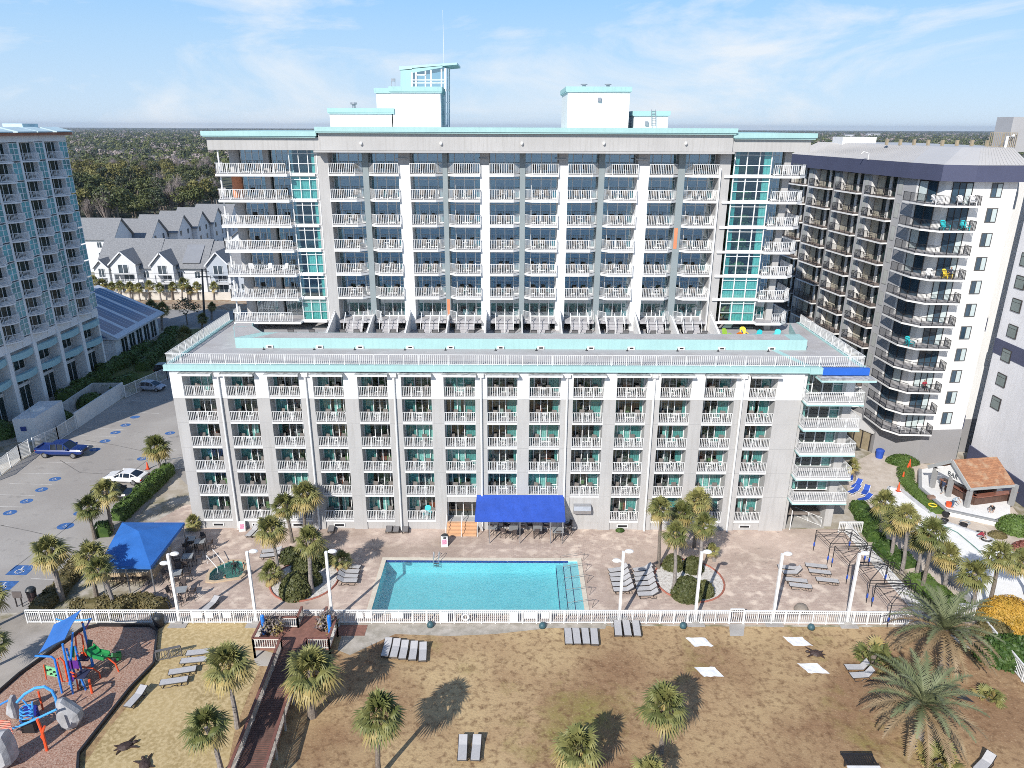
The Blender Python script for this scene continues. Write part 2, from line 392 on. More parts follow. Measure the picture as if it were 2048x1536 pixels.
sheet('ocean_water', [(-9000, -9000), (9000, -9000), (9000, -22), (-9000, -22)], -.05, m)
# soil around the hotels (light, between the streets and the dunes)
holed('sandy_soil_ground', -120, 75, 22.5, 176, [POOL, TUBH], -.02, SAND)
ASPH = mixmat('asphalt_lot', [(.335, .31, .285), (.40, .375, .345), (.24, .225, .21), (.44, .42, .39)], [.12, .5, 2.5], .9, .06, [(.4, .65), (.6, .75), (.6, .9)])
lot = [G(0, 955), G(52, 916), G(150, 855), G(250, 797), G(330, 748), (-57, 121), (-34.2, 121), (-34.2, 72), G(350, 945), G(232, 1085), G(150, 1150), G(75, 1205), G(40, 1225), (-62, 52), (-66, 70)]
sheet('parking_lot', lot, -.012, ASPH)
sheet('street_road', [(-140, 151), (-30, 146), (75, 150), (75, 165), (-30, 161), (-140, 166)], -.012, mixmat('asphalt_road', [(.25, .24, .23), (.31, .30, .285)], [.2], .9))
PAV = brickmat('paver_brick', (.55, .44, .365), (.45, .345, .29), (.36, .29, .245), 1.0, .42, .21,
               [((.70, .58, .48), .9, .50, .66), ((.34, .265, .215), .13, .48, .70), ((.60, .48, .405), .09, .52, .70), ((.185, .16, .15), 1.6, .63, .84)])
holed('pool_deck', -34, 36, 51.55, 67.3, [POOL, TUBH], -.004, PAV)
sheet('side_walkway', [(-41, 62), (-34, 62), (-34, 72), (-36.5, 72)], -.006, PAV)
LAWN = mixmat('dry_lawn', [(.41, .28, .155), (.28, .17, .095), (.51, .375, .205), (.25, .22, .065), (.16, .09, .048), (.54, .41, .25)], [.11, .07, .12, 2.4, 6.0], .95, .5,
              [(.42, .60), (.46, .62), (.56, .70), (.48, .74), (.56, .85)])
sheet('lawn', [(-27.5, 51.3), (-17.5, 51.3), (35.5, 51.3), (40, 45), (40, 24), (-30, 24), (-33, 36), (-29, 44)], -.008, LAWN)
LAWN2 = mixmat('tan_lawn', [(.45, .34, .17), (.33, .245, .115), (.55, .43, .24)], [.2, 3.5], .95, .2)
sheet('tan_lawn', [G(318, 1246), G(535, 1246), G(520, 1330), G(470, 1460), G(455, 1536), (-19, 33), (-29, 33), G(165, 1536), G(215, 1460), G(290, 1370), G(312, 1320)], -.002, LAWN2)
sheet('sand_path', [G(690, 1247), G(1215, 1246), G(1210, 1258), G(1100, 1256), G(990, 1268), G(900, 1272), G(790, 1268), G(700, 1310), G(675, 1300)], -.003,
      mixmat('grey_sand', [(.42, .38, .325), (.48, .44, .385), (.33, .30, .25)], [.5, 1.2], .95, .1))
sheet('sand_pad', [G(512, 1300), G(525, 1300), G(560, 1310), G(548, 1333), G(515, 1332), G(508, 1320)], .002, mixmat('pale_sand', [(.46, .43, .385)], []))
sheet('gate_path', [G(1458, 1247), G(1490, 1247), G(1487, 1272), G(1460, 1272)], -.002, CONC)
sheet('beach_path', [G(-60, 1270), G(45, 1222), G(215, 1258), G(70, 1345), G(-60, 1440)], -.004, mixmat('path_sand', [(.36, .325, .285), (.29, .26, .225), (.42, .385, .35)], [.4, .15], .95, .1))
MULCH = mixmat('rubber_mulch', [(.30, .15, .10), (.19, .095, .068), (.38, .225, .165), (.47, .34, .265)], [.3, 4.0, 9.0], .95, .5)
mul = [G(-40, 1420), G(40, 1350), G(110, 1300), G(165, 1260), G(200, 1252), G(300, 1253), G(315, 1262), G(308, 1330), G(260, 1380), G(205, 1450), G(158, 1510), G(155, 1560), G(-60, 1600)]
sheet('playground_mulch', mul, .004, MULCH)
# black kerb round the mulch bed
mb = MB()
for a, c in zip(mul[:-1], mul[1:]):
    if a.x < -42 and c.x < -42: continue
    mb.bar((a.x, a.y, .12), (c.x, c.y, .12), .16, .3)
tag(mb.build('play_area_kerb', BLACK), 'black rubber edging board around the brown playground mulch', 'edging')

# parking lines and blue bays
mb = MB()
def line(a, b_, w=.11):
    a = G(*a); b_ = G(*b_); a.z = b_.z = -.006
    d = (b_ - a).normalized(); n = Vector((-d.y, d.x, 0)) * w / 2
    mb.poly([a - n, b_ - n, b_ + n, a + n])
for a, b_ in [((245, 800), (320, 804)), ((228, 822), (318, 827)), ((200, 841), (262, 845)), ((175, 855), (255, 860)), ((145, 871), (232, 873)), ((130, 888), (208, 890)), ((88, 924), (160, 926)), ((40, 946), (130, 948)), ((18, 967), (104, 969)),
             ((-10, 989), (70, 991)), ((-30, 1012), (45, 1014)), ((268, 926), (296, 926)), ((62, 1157), (110, 1159)), ((-20, 1050), (20, 1052)), ((300, 895), (355, 900))]: line(a, b_)
struct('parking_lines', mb, mat('worn_white_line', (.52, .50, .47), .8, .2, 3))
mb = MB()
for (x, y, r) in [(20, 1025, .7), (53, 1002, .68), (83, 979, .68), (110, 958, .68), (190, 899, .68), (210, 882, .68), (231, 865, .68), (251, 850, .68), (340, 866, .68), (285, 917, .68), (160, 1026, .68), (131, 1052, .85), (270, 834, .68)]:
    c = G(x, y); mb.poly([(c.x + r * math.cos(t * PI / 8), c.y + r * .85 * math.sin(t * PI / 8), -.006) for t in range(16)])
for (x, y) in [(42, 1140), (6, 1172)]:
    c = G(x, y); mb.poly([(c.x - 1.0, c.y - .8, -.006), (c.x + 1.0, c.y - .8, -.006), (c.x + 1.0, c.y + .8, -.006), (c.x - 1.0, c.y + .8, -.006)])
struct('parking_bay_markings', mb, mat('blue_line_paint', (.045, .13, .34), .8, .3, 3))
mb = MB()      # the white seated-figure symbols
for (x, y, s) in [(20, 1025, .55), (53, 1002, .55), (83, 979, .55), (110, 958, .55), (190, 899, .5), (210, 882, .5), (231, 865, .5), (251, 850, .5), (285, 917, .5), (160, 1026, .5), (131, 1052, .5), (340, 866, .5), (42, 1140, 1.0), (6, 1172, 1.0)]:
    c = G(x, y); c.z = -.001; P_ = lambda u, v: Vector((c.x + u * s, c.y + v * s, -.001))
    def st(pts, w_=.11):
        for a, b2 in zip(pts[:-1], pts[1:]):
            d = (b2 - a).normalized(); n = Vector((-d.y, d.x, 0)) * w_ * s / 2
            mb.poly([a - n - d * .03 * s, b2 - n + d * .03 * s, b2 + n + d * .03 * s, a + n - d * .03 * s])
    st([P_(.35 * math.cos(t) - .05, .33 * math.sin(t) - .2) for t in np.linspace(R(110), R(390), 10)])
    st([P_(-.1, .35), P_(-.05, .0), P_(.25, 0), P_(.4, -.3)], .13)
    mb.poly([P_(-.12 + .1 * math.cos(t), .5 + .1 * math.sin(t)) for t in np.linspace(0, 2 * PI, 9)[:-1]])
struct('accessible_bay_markings', mb, mat('symbol_white', (.62, .61, .6), .8, .15, 4))

mb = MB()
for pts in ([(20, 1142), (75, 1100), (130, 1058), (185, 1008), (250, 955), (330, 893)], [(0, 1050), (60, 1062), (128, 1078)], [(120, 920), (160, 945), (215, 948), (270, 962)], [(170, 880), (230, 890), (300, 905), (345, 912)]):
    for a, b_ in zip(pts[:-1], pts[1:]): line(a, b_, .09)
struct('parking_lot_seams', mb, mat('tar_seam', (.17, .16, .15), .8, .3, 3))

# ------------------------------------------------------------------ pool
TILE = mat('pool_tile', (.42, .72, .76), .35, .05, .8)
px0, px1, py0, py1 = POOL
mb = MB(); mb.poly([(px0, py0, -1.5), (px1, py0, -1.3), (px1, py1, -1.3), (px0, py1, -1.5)])
for a, b_ in (((px0, py0), (px1, py0)), ((px1, py0), (px1, py1)), ((px1, py1), (px0, py1)), ((px0, py1), (px0, py0))):
    mb.poly([(*a, -1.5), (*b_, -1.5), (*b_, .0), (*a, .0)])
for i, (wd, z) in enumerate(((2.1, -.45), (1.4, -.3), (.75, -.16))): mb.box(px1 - wd, px1 - .002, py0 + .002, py1 - .002, -1.29 + i * .001, z, 2 if i else 0)
mb.box(px0 + .01, px1 - .9, py1 - .04, py1 - .003, -.24, -.02, 1)
struct('pool_basin', mb, [TILE, mat('blue_waterline_tile', (.02, .05, .22), .3, .4, 12), mat('white_step_tile', (.62, .74, .77), .5, .03, 1)])
pw = MB(); pw.poly([(px0 + .005, py0 + .005, -.10), (px1 - .005, py0 + .005, -.10), (px1 - .005, py1 - .005, -.10), (px0 + .005, py1 - .005, -.10)])
struct('pool_water', pw, glass('pool_water', (.58, .87, .89), .10, .05, 3.4))
COPE = mat('pool_coping', (.62, .56, .46), .8, .08, 2)
mb = MB(); k = .42
mb.box(px0 - k, px1 + k, py1, py1 + k, -.02, .05); mb.box(px0 - k, px0, py0 - .3, py1, -.02, .05); mb.box(px1, px1 + k, py0 - .3, py1, -.02, .05)
mb.box(px0, px1, py0 - .3, py0, -.02, .05)
struct('pool_edge_path', mb, COPE)
mb = MB()
for x in (px1 - 2.1, px1 - 1.4, px1 - .75): mb.box(x - .035, x + .035, py0 + .05, py1 - .5, {0: -.44, 1: -.29, 2: -.15}[[px1 - 2.1, px1 - 1.4, px1 - .75].index(x)], {0: -.43, 1: -.28, 2: -.14}[[px1 - 2.1, px1 - 1.4, px1 - .75].index(x)])
struct('pool_step_edge_markings', mb, mat('navy_step_tile', (.01, .02, .12), .4, .1, 3))
def hot_outline(gr):
    P_ = TUBP; cx = sum(p.x for p in P_) / 12; cy = sum(p.y for p in P_) / 12
    return [(cx + (p.x - cx) * gr, cy + (p.y - cy) * gr) for p in P_]
mb = MB(); o1, o2 = hot_outline(1.0), hot_outline(.84)
for i in range(12):
    j = (i + 1) % 12
    mb.poly([(*o1[i], .12), (*o1[j], .12), (*o2[j], .12), (*o2[i], .12)]); mb.poly([(*o2[i], -.9), (*o2[j], -.9), (*o2[j], .12), (*o2[i], .12)], 1)
    mb.poly([(*o1[i], -.02), (*o1[j], -.02), (*o1[j], .12), (*o1[i], .12)])
mb.poly([(*p, -.9) for p in o2], 1)
# deck filler between the square opening and the rim
sq = lambda p: (max(TUBH[0], min(TUBH[1], p[0])), max(TUBH[2], min(TUBH[3], p[1])))
cx, cy = sum(p[0] for p in o1) / 12, sum(p[1] for p in o1) / 12
def toedge(p):
    dx, dy = p[0] - cx, p[1] - cy
    t = min(((TUBH[1] - cx) / dx if dx > 0 else (TUBH[0] - cx) / dx) if abs(dx) > 1e-6 else 9e9, ((TUBH[3] - cy) / dy if dy > 0 else (TUBH[2] - cy) / dy) if abs(dy) > 1e-6 else 9e9)
    return (cx + dx * t, cy + dy * t)
hot = empty('hot_tub', (cx, cy, 0), 'small freeform hot tub with tan rim and green bubbling water, near blue bar canopy', 'hot tub')
mb.build('shell', [TAN, mat('green_tile', (.14, .36, .33), .4, .1, 2)], hot)
mw = MB(); mw.poly([(*p, -.02) for p in o2]); mw.build('water', glass('tub_water', (.42, .68, .63), .10, .08, 5.0), hot)
mb = MB()
ring = o1
corners = [(TUBH[0], TUBH[2]), (TUBH[1], TUBH[2]), (TUBH[1], TUBH[3]), (TUBH[0], TUBH[3])]
edge = sorted([(math.atan2(p[1] - cy, p[0] - cx), p, toedge(p)) for p in o1] + [(math.atan2(c[1] - cy, c[0] - cx), None, c) for c in corners], key=lambda t: t[0])
def rim_at(a):
    for i in range(12):
        p, q = o1[i], o1[(i + 1) % 12]; d = (math.cos(a), math.sin(a))
        den = d[0] * (q[1] - p[1]) - d[1] * (q[0] - p[0])
        if abs(den) < 1e-9: continue
        t = ((p[0] - cx) * (q[1] - p[1]) - (p[1] - cy) * (q[0] - p[0])) / den; s = ((p[0] - cx) * d[1] - (p[1] - cy) * d[0]) / den
        if t > 0 and -1e-6 <= s <= 1 + 1e-6: return (cx + d[0] * t, cy + d[1] * t)
    return o1[0]
for i in range(len(edge)):
    a, p, e = edge[i]; a2, p2, e2 = edge[(i + 1) % len(edge)]
    mb.poly([(*(p or rim_at(a)), -.004), (*e, -.004), (*e2, -.004), (*(p2 or rim_at(a2)), -.004)])
struct('pool_deck', mb, PAV)

# ------------------------------------------------------------------ shared bits of the two hotel buildings
def inst(name, me, parent, loc, rz=0, scale=None):
    o = bpy.data.objects.new(name, me); COL.objects.link(o)
    if parent is not None:
        o.parent = parent; ox, oy, oz = OFF.get(parent.name, tuple(parent.location)); OFF[o.name] = (ox, oy, oz)
        loc = (loc[0] - ox, loc[1] - oy, loc[2] - oz)
    o.location = loc
    if rz: o.rotation_euler = (0, 0, rz)
    if scale: o.scale = scale
    return o
def sub(name, me, part):
    o = bpy.data.objects.new(name, me); COL.objects.link(o); o.parent = part; return o
def win_meshes(W, H, muls, trans, curtains, gl, fr=.07, door=None):
    """frame, pane and curtain meshes of one window type; x is centred, front at y = 0"""
    f = MB(); hw = W / 2
    f.box(-hw, hw, -.04, .06, 0, fr); f.box(-hw, hw, -.04, .06, H - fr, H)
    f.box(-hw, -hw + fr, -.04, .06, fr, H - fr); f.box(hw - fr, hw, -.04, .06, fr, H - fr)
    for x in muls: f.box(-hw + x * W - fr / 2, -hw + x * W + fr / 2, -.04, .06, fr, H - fr)
    for z, a, b_ in trans: f.box(-hw + a * W + fr * .6, -hw + b_ * W - fr * .6, -.03, .05, z - .03, z + .03)
    p = MB(); p.poly([(-hw + .02, .02, .02), (hw - .02, .02, .02), (hw - .02, .02, H - .02), (-hw + .02, .02, H - .02)])
    cs = []
    for spec in curtains:
        lst = []
        for a, b_, mi in (spec or []):
            c = MB()
            n = max(4, int((b_ - a) * W / .11)); x0 = -hw + a * W; dx = (b_ - a) * W / n
            vs = []
            for i in range(n + 1): 
                y = .16 + (.05 if i % 2 else 0) + rnd.uniform(-.012, .012); vs += [(x0 + i * dx, y, .05), (x0 + i * dx, y, H - .05)]
            c.add(vs, [(2 * i, 2 * i + 2, 2 * i + 3, 2 * i + 1) for i in range(n)], 0)
            lst.append(c.mesh('curtain', [TEALL if mi else TEAL]))
        cs.append(lst)
    return f.mesh('window', [RAILW]), p.mesh('pane', [gl]), cs
def place_window(ms, parent, loc, rz=0, scale=None, ci=None):
    o = inst('window', ms[0], parent, loc, rz, scale); sub('pane', ms[1], o)
    c = ms[2][rnd.randrange(len(ms[2])) if ci is None else ci]
    for q in c: sub('curtain', q, o)
    return o

# ------------------------------------------------------------------ hotel wing (the low block)
YF = 66.9
wing = empty('hotel_wing', (0, YF, 0), 'seven storey white and grey hotel block with mint cornice, facing the swimming pool', 'hotel building')
OPN = [(366, 427), (451, 510), (536, 599), (626, 687), (715, 775), (802, 862), (887, 950), (974, 1035), (1059, 1122), (1147, 1209), (1234, 1295), (1322, 1384), (1410, 1472), (1500, 1555)]
OPX = [(PL(a, 770, YF).x, PL(b_, 770, YF).x) for a, b_ in OPN]
WZ = [1.1, 4.05, 6.78, 9.48, 12.18, 14.87]; WTOP = 17.6; XL, XM, XR = -33.4, 28.6, 34.0
low, upp = MB(), MB()
edges = [XL] + [v for ab in OPX for v in ab] + [28.55]
for i in range(0, len(edges), 2):
    a, b_ = edges[i], edges[i + 1]
    low.box(a, b_, YF, YF + 1.9, 0, 14.7); upp.box(a, b_, YF - .04, YF + 1.9, 14.7, WTOP)
low.box(XL, 28.55, YF + .12, YF + 1.9, 0, .92)                                  # plinth below the first balconies
upp.box(XL + .01, 28.54, YF + .05, YF + 1.9, 17.35, WTOP - .002)
a, b_ = OPX[9]; low.box(a, b_, YF + .06, YF + 1.9, .92, 3.8)                        # walled-up bay with the hood
a, b_ = OPX[6]; low.box(a, b_, YF + .1, YF + 1.9, 3.2, 3.8)
# side walls and the solid body behind
low.box(XL, XL + .3, YF + 1.9, 84, 0, WTOP); low.box(XL + .3, XR - .3, 73.0, 84, 0, WTOP)
low.box(28.55, 28.95, YF + .3, 73.0, 0, 14.7, 0); upp.box(28.55, 28.95, YF + .28, 73.0, 14.7, WTOP)
low.box(33.2, XR + .05, YF + .9, 73.0, 0, 14.7); upp.box(33.2, XR + .05, YF + .88, 73.0, 14.7, WTOP); low.box(XR - .3, XR, 73.0, 84, 0, WTOP)
low.box(28.95, 33.2, 70.4, 73.0, 0, 3.4)
jl = MB()
for i in range(0, len(edges), 2):
    for z in WZ[1:5]: jl.box(edges[i] + .01, edges[i + 1] - .01, YF - .003, YF + .02, z - .13, z - .10)
jl.build('joint_line', mat('joint_grey', (.33, .325, .32), .9), wing)
low.build('lower_wall', GREYW, wing); upp.build('upper_wall', WHITE, wing)
mb = MB()                                                                          # rooms
for z in WZ + [17.5]: mb.box(XL + .3, 28.5, YF + 1.9, 72.9, z - .25, z - .03, 1)
mb.poly([(XL + .3, 72.5, .9), (XR - .3, 72.5, .9), (XR - .3, 72.5, 17.4), (XL + .3, 72.5, 17.4)])
for i in range(2, len(edges) - 1, 2): x = (edges[i] + edges[i + 1]) / 2; mb.box(x - .1, x + .1, YF + 1.9, 72.5, .9, 17.4)
for i, (a, b_) in enumerate(OPX):
    for z in WZ:
        for _ in range(2):
            x = rnd.uniform(a + .4, b_ - .6); y = YF + rnd.uniform(2.3, 3.6); mb.box(x, x + .65, y, y + .6, z, z + rnd.uniform(.6, .95), rnd.choice([2, 2, 3, 4]))
        mb.box(a + .5, b_ - .9, 71.2, 71.6, z + .1, z + .7, 4)
for z in WZ: mb.box(28.95, 33.2, YF + 1.9, 72.9, z - .25, z - .03, 1)
mb.build('room_interior', [ROOM, ROOMD, mat('sage_chair', (.22, .30, .12), .8, .1, 3), mat('coral_chair', (.42, .09, .05), .8, .1, 3), mat('bed_white', (.55, .55, .53), .8, .1, 3)], wing)
H = 2.42
CUR_L = [[(0, .34, 0)], [(0, .36, 0), (.82, 1, 0)], [(0, .22, 0)], [(0, .37, 0), (.5, .72, 1)], [(0, .37, 0), (.40, .98, 1)], [(.0, .12, 0), (.86, 1, 0)]]
CUR_R = [[(1 - b_, 1 - a, mi) for a, b_, mi in s] for s in CUR_L]
WL = win_meshes(3.0, H, (.39, .61, .83), [(.5, .0, .39)], CUR_L, GLS)
WR = win_meshes(3.0, H, (.17, .39, .61), [(.5, .61, 1.)], CUR_R, GLS)
bs = MB(); bs.box(-1.5, 1.5, 0, 1.5, -.22, 0, 0); bs.poly([(-1.49, .01, .004), (1.49, .01, .004), (1.49, 1.5, .004), (-1.49, 1.5, .004)], 1)
bs_me = bs.mesh('balcony', [WHITE, SLABG])
rl = MB(); railing(rl, (-1.48, .05, 0), (1.48, .05, 0), step=.17, post=.98, bw=.042); rl_me = rl.mesh('railing', [RAILW])
SKIP = {(6, 0), (7, 0), (8, 0), (9, 0)}
wing_spots = []
for i, (a, b_) in enumerate(OPX):
    cx_, sx = (a + b_) / 2, (b_ - a) / 3.0
    for k_, z in enumerate(WZ):
        if (i, k_) in SKIP: continue
        bal = inst('balcony', bs_me, wing, (cx_, YF, z), 0, (sx, 1, 1)); sub('railing', rl_me, bal)
        o = place_window(WL if i < 6 else WR, wing, (cx_, YF + 1.5, z), 0, (sx, 1, 1)); wing_spots.append((cx_, YF, z, sx))
# right-hand corner balconies
RBX = [(28.75 + .0, 34.2)] * 6
W5 = win_meshes(3.0, H, (.25, .5, .75), [(1.0, 0, .25), (1.0, .75, 1)], [[(.0, .2, 1), (.74, 1, 0)], [(0, .22, 1), (.76, 1, 1)], [(.78, 1, 1)]], GLS)
cb = MB(); cb.box(-2.75, 2.75, -1.35, .9, -.22, 0, 0); cb.box(-2.78, 2.78, -1.38, .9, -.36, -.221, 2); cb.poly([(-2.74, -1.34, .004), (2.74, -1.34, .004), (2.74, .9, .004), (-2.74, .9, .004)], 1)
cb_me = cb.mesh('balcony', [WHITE, SLABG, MINT])
rl = MB(); railing(rl, (-2.7, -1.3, 0), (2.7, -1.3, 0), step=.18, post=1.35, bw=.042); railing(rl, (-2.7, -1.3, 0), (-2.7, .2, 0), step=.18); railing(rl, (2.7, -1.3, 0), (2.7, .9, 0), step=.18); cr_me = rl.mesh('railing', [RAILW])
for k_, z in enumerate(WZ):
    if k_ == 0: continue
    bal = inst('balcony', cb_me, wing, (31.45, YF + .25, z)); sub('railing', cr_me, bal)
    place_window(W5, wing, (31.1, YF + 1.5, z), 0, (1.4, 1, 1))
mb = MB(); mb.box(28.95, 33.2, YF + 1.0, YF + 2.6, 17.3, 17.6); mb.build('corner_soffit', WHITE, wing)
# cornice, roof, railings
mb = MB(); mb.box(XL - .35, 28.8, YF - .35, YF + .3, WTOP, 18.2); mb.box(28.8, 30.0, YF - .55, YF + .3, WTOP - .02, 18.21)
mb.box(XL - .35, XL + .2, YF + .3, 84, WTOP, 18.2); mb.box(XR - .1, XR + .45, YF + .3, 84, WTOP, 18.2)
mb.box(XL - .38, 28.8, YF - .39, YF - .35, WTOP + .04, WTOP + .12, 1)
mb.build('cornice', [MINT, MINTL], wing)
mb = MB(); mb.box(30.0, XR + .5, YF - .55, YF - .2, WTOP - .1, 18.2); mb.build('blue_fascia', mat('blue_fascia', (.02, .12, .52), .5, .05, 1), wing)
mb = MB(); mb.box(29.6, XR + .8, YF - 1.5, YF + .9, 17.28, 17.4, 0); mb.box(29.57, XR + .83, YF - 1.53, YF + .9, 17.1, 17.279, 1); mb.build('corner_canopy', [mixmat('stained_concrete', [(.34, .335, .33), (.22, .22, .215), (.55, .55, .54)], [.8, 2.0], .9), MINTL], wing)
mb = MB(); mb.box(XL + .2, XR - .1, YF + .3, 84, 17.65, 18.1); mb.build('roof', ROOFG, wing)
for i, (a, b_) in enumerate(OPX):
    mb = MB(); mb.box(a - .12, b_ + .12, YF - .75, YF + 1.3, 17.28, 17.42, 0); mb.box(a - .13, b_ + .13, YF - .76, YF - .70, 17.22, 17.40, 1)
    mb.build('canopy_ledge', [MATS['stained_concrete'], WHITE], wing)
for i in range(0, 14, 2):
    if i < 13:
        x = (OPX[i][1] + (OPX[i + 1][0])) / 2
        mb = MB(); mb.tube([(x, YF - .17, 17.2), (x, YF - .17, .3), (x, YF - .35, .05)], .1, 8); mb.box(x - .28, x + .28, YF - .36, YF - .045, 17.05, 17.42); mb.build('downpipe', RAILW, wing)
for i in (0, 1, 2, 3, 10, 13):
    x = sum(OPX[i]) / 2; mb = MB(); mb.box(x - .7, x + .5, YF + .06, YF + .14, .25, .62, 0); mb.box(x - .58, x + .38, YF + .03, YF + .065, .33, .55, 1); mb.build('vent_grille', [WHITE, BLACK], wing)
for p, q in (((XL - .1, YF - .05, 18.2), (XR + .1, YF - .05, 18.2)), ((XL - .1, YF - .05, 18.2), (XL - .1, 83.5, 18.2)), ((XR + .1, YF - .05, 18.2), (XR + .1, 83.5, 18.2))):
    mb = MB(); railing(mb, p, q, step=.19, post=1.45, bw=.036, rail=.05); mb.build('roof_railing', RAILW, wing)
PP = [G(475, 697, 18.1), G(1612, 702, 18.1)]
mb = MB(); x0, x1 = -28.9, 30.75
for quad in ([(x0, 72.7), (x1, 72.7), (x1, 74.9), (x0 + 2.2, 74.9)], [(x0, 72.7), (x0 + 2.2, 74.9), (x0 + .2, 77.6), (x0 - 1.7, 77.0)], [(x0 - 1.7, 77.0), (x0 + .2, 77.6), (x0 - .4, 79.6), (x0 - 2.2, 79.4)], [(x1 - .4, 74.9), (x1, 74.9), (x1 + 1.0, 79.8), (x1 + .7, 79.8)]):
    mb.prism(quad, 18.1, 19.2, 0); mb.poly([(c[0] * .0 + (p_[0] * .94 + c[0] * .06), p_[1] * .94 + c[1] * .06, 19.206) for c in [tuple(np.mean(quad, 0))] for p_ in quad], 1)
mb.build('terrace_parapet', [MINT, ROOFG], wing)
for i in range(12):
    x = x0 + 3.2 + i * 4.72 + (.5 if i % 2 else 0)
    mb = MB(); mb.box(x, x + .75, 72.56, 72.7, 18.12, 18.42, 0); mb.box(x + .2, x + .6, 72.545, 72.562, 18.2, 18.36, 1); mb.lathe([(.16, 0), (.05, .12), (.02, .3)], 8, (x - .1, 72.2, 18.1), 1); mb.build('scupper', [WHITE, BLACK], wing)
mb = MB(); mb.bar((27.4, 72.7, 18.13), (28.9, YF + .35, 18.13), .55, .06); mb.build('roof_drain_flashing', MINT, wing)
mb = MB(); mb.box(x0 + 2, x1, 74.9, 79.9, 18.09, 18.14); mb.build('terrace_floor', mat('terrace_deck', (.36, .36, .375), .8, .1, 1), wing)
# entrance doors and steps in bay 7, glazing behind the awning, hood in bay 10
a, b_ = OPX[6]
DW = win_meshes(3.0, 2.3, (.27, .52, .82), [], [None], glass('door_glass', (.30, .34, .30), .12))
o = inst('entrance_door', DW[0], wing, ((a + b_) / 2, YF + 1.2, .9), 0, ((b_ - a) / 3, 1, 1)); sub('pane', DW[1], o)
mb = MB()
for i in range(4): mb.box(a - .02 if i else a, b_, YF - 1.35 + i * .35 + (.01 * i), YF + (1.2 if i == 3 else -.65 + i * .35), .0, .22 * (i + 1))
mb.build('entrance_steps', mat('peach_step', (.62, .36, .20), .8, .1, 1.5), wing)
for x in (a - .05, (a + b_) / 2, b_ + .1):
    mb = MB(); mb.tube([(x, YF - 1.5, 0), (x, YF - 1.5, .95), (x, YF - .2, 1.8), (x, YF + .3, 1.85), (x, YF + .3, .9)], .04, 6); mb.build('step_handrail', RAILW, wing)
for i in (7, 8):
    a, b_ = OPX[i]; o = inst('window', WL[0], wing, ((a + b_) / 2, YF + 1.2, 1.0), 0, ((b_ - a) / 3, 1, 1)); sub('pane', MATS and DW[1], o)
    mb = MB(); mb.box(a, b_, YF - .06, YF + .5, 3.55, 4.0); mb.build('awning_valance', BLUE, wing)
a, b_ = OPX[9]; xh = (a + b_) / 2 - .2
mb = MB(); mb.extr([(xh - .9, YF + .05, 2.15), (xh - .9, YF - .55, 2.2), (xh - .9, YF - .62, 2.6), (xh - .9, YF - .4, 3.0), (xh - .9, YF + .05, 3.1)], (1.8, 0, 0)); mb.build('vent_hood', STEEL, wing)
mb = MB(); mb.tube([(29.4, YF + .2, 0), (29.4, YF + .2, 2.3)], .05, 6); mb.build('wall_pipe', WHITE, wing)
mb = MB(); mb.box(29.3, 29.7, YF + .22, YF + .28, 3.0, 3.35); mb.build('wall_notice', WHITE, wing)
mb = MB(); mb.box(28.95, 33.2, YF + .6, 70.4, .02, .04); mb.build('passage_floor', CONC, wing)
mb = MB(); railing(mb, (30.9, YF + 3.0, .05), (32.9, YF + .8, .05), step=.12); mb.build('passage_railing', RAILW, wing)

# ------------------------------------------------------------------ hotel tower behind
YT = 80.0; YG = 81.9
tower = empty('hotel_tower', (0, YG, 0), 'tall white hotel tower with mint roof edge and sloping rooftop lookout behind the low block', 'hotel building')
TB = [(657, 724), (734, 797), (819, 885), (893, 960), (978, 1041), (1050, 1118), (1136, 1200), (1210, 1277), (1299, 1360), (1372, 1439)]
TX = [(PL(a, 340, YT).x, PL(b_, 340, YT).x) for a, b_ in TB]
TZ = [19.3 + 2.66 * k_ for k_ in range(7)]; SOF = 37.65
wp, gp, dk = MB(), MB(), MB()
for i in range(0, 10, 2):
    dk.box(TX[i][1] - .05, TX[i + 1][0] + .05, 80.55, 82.1, 18.1, SOF)               # slim dark pier inside a pair
    if i < 8:
        a, b_ = TX[i + 1][1] - .02, TX[i + 2][0] + .02
        wp.box(a, b_, 80.2, 82.1, 18.1, 36.2); gp.box(a, b_, 80.22, 82.1, 36.2, SOF)
        gp.box(a - .25, b_ - .2, 80.0, 80.22, 36.75, 36.85)
xa = TX[0][0]; xb = TX[-1][1]
gp.box(-20.95 - .0, xa + .02, 79.95, 82.1, 18.1, SOF); gp.box(xb - .02, xb + 1.15, 79.95, 82.1, 18.1, SOF); wp.box(xb + .0, xb + .1, 79.6, 79.94, 18.1, 36)
gp.box(-30.0, -29.6, 82.2, 100, 18.1, 38.9); gp.box(-29.6, 30.2, 88.0, 100, 0, 39.0); gp.box(29.9, 30.2, 82.2, 100, 18.1, 38.9)
gp.box(-26.95, -26.35, 81.7, 82.3, 19.3, SOF)                                        # wall between the corner's sliding doors
wp.build('white_pier', WHITE, tower); dk.build('slim_pier', mat('pier_green_grey', (.25, .29, .30), .8, .05, .5), tower)
gp.box(-31.75, -20.1, 79.2, 79.7, SOF, 38.95); gp.box(-20.1, 22.75, 79.0, 79.7, SOF, 39.4); gp.box(22.75, 30.9, 79.2, 79.7, SOF, 38.95)
gp.box(-31.75, 30.9, 79.7, 88, SOF + .02, 38.9); gp.box(30.0, 30.9, 79.7, 92, SOF + .01, 38.93); gp.box(-20.6, 22.9, 78.55, 79.3, SOF - .2, SOF - .02)
gp.build('grey_wall', GREYW, tower)
mb = MB()
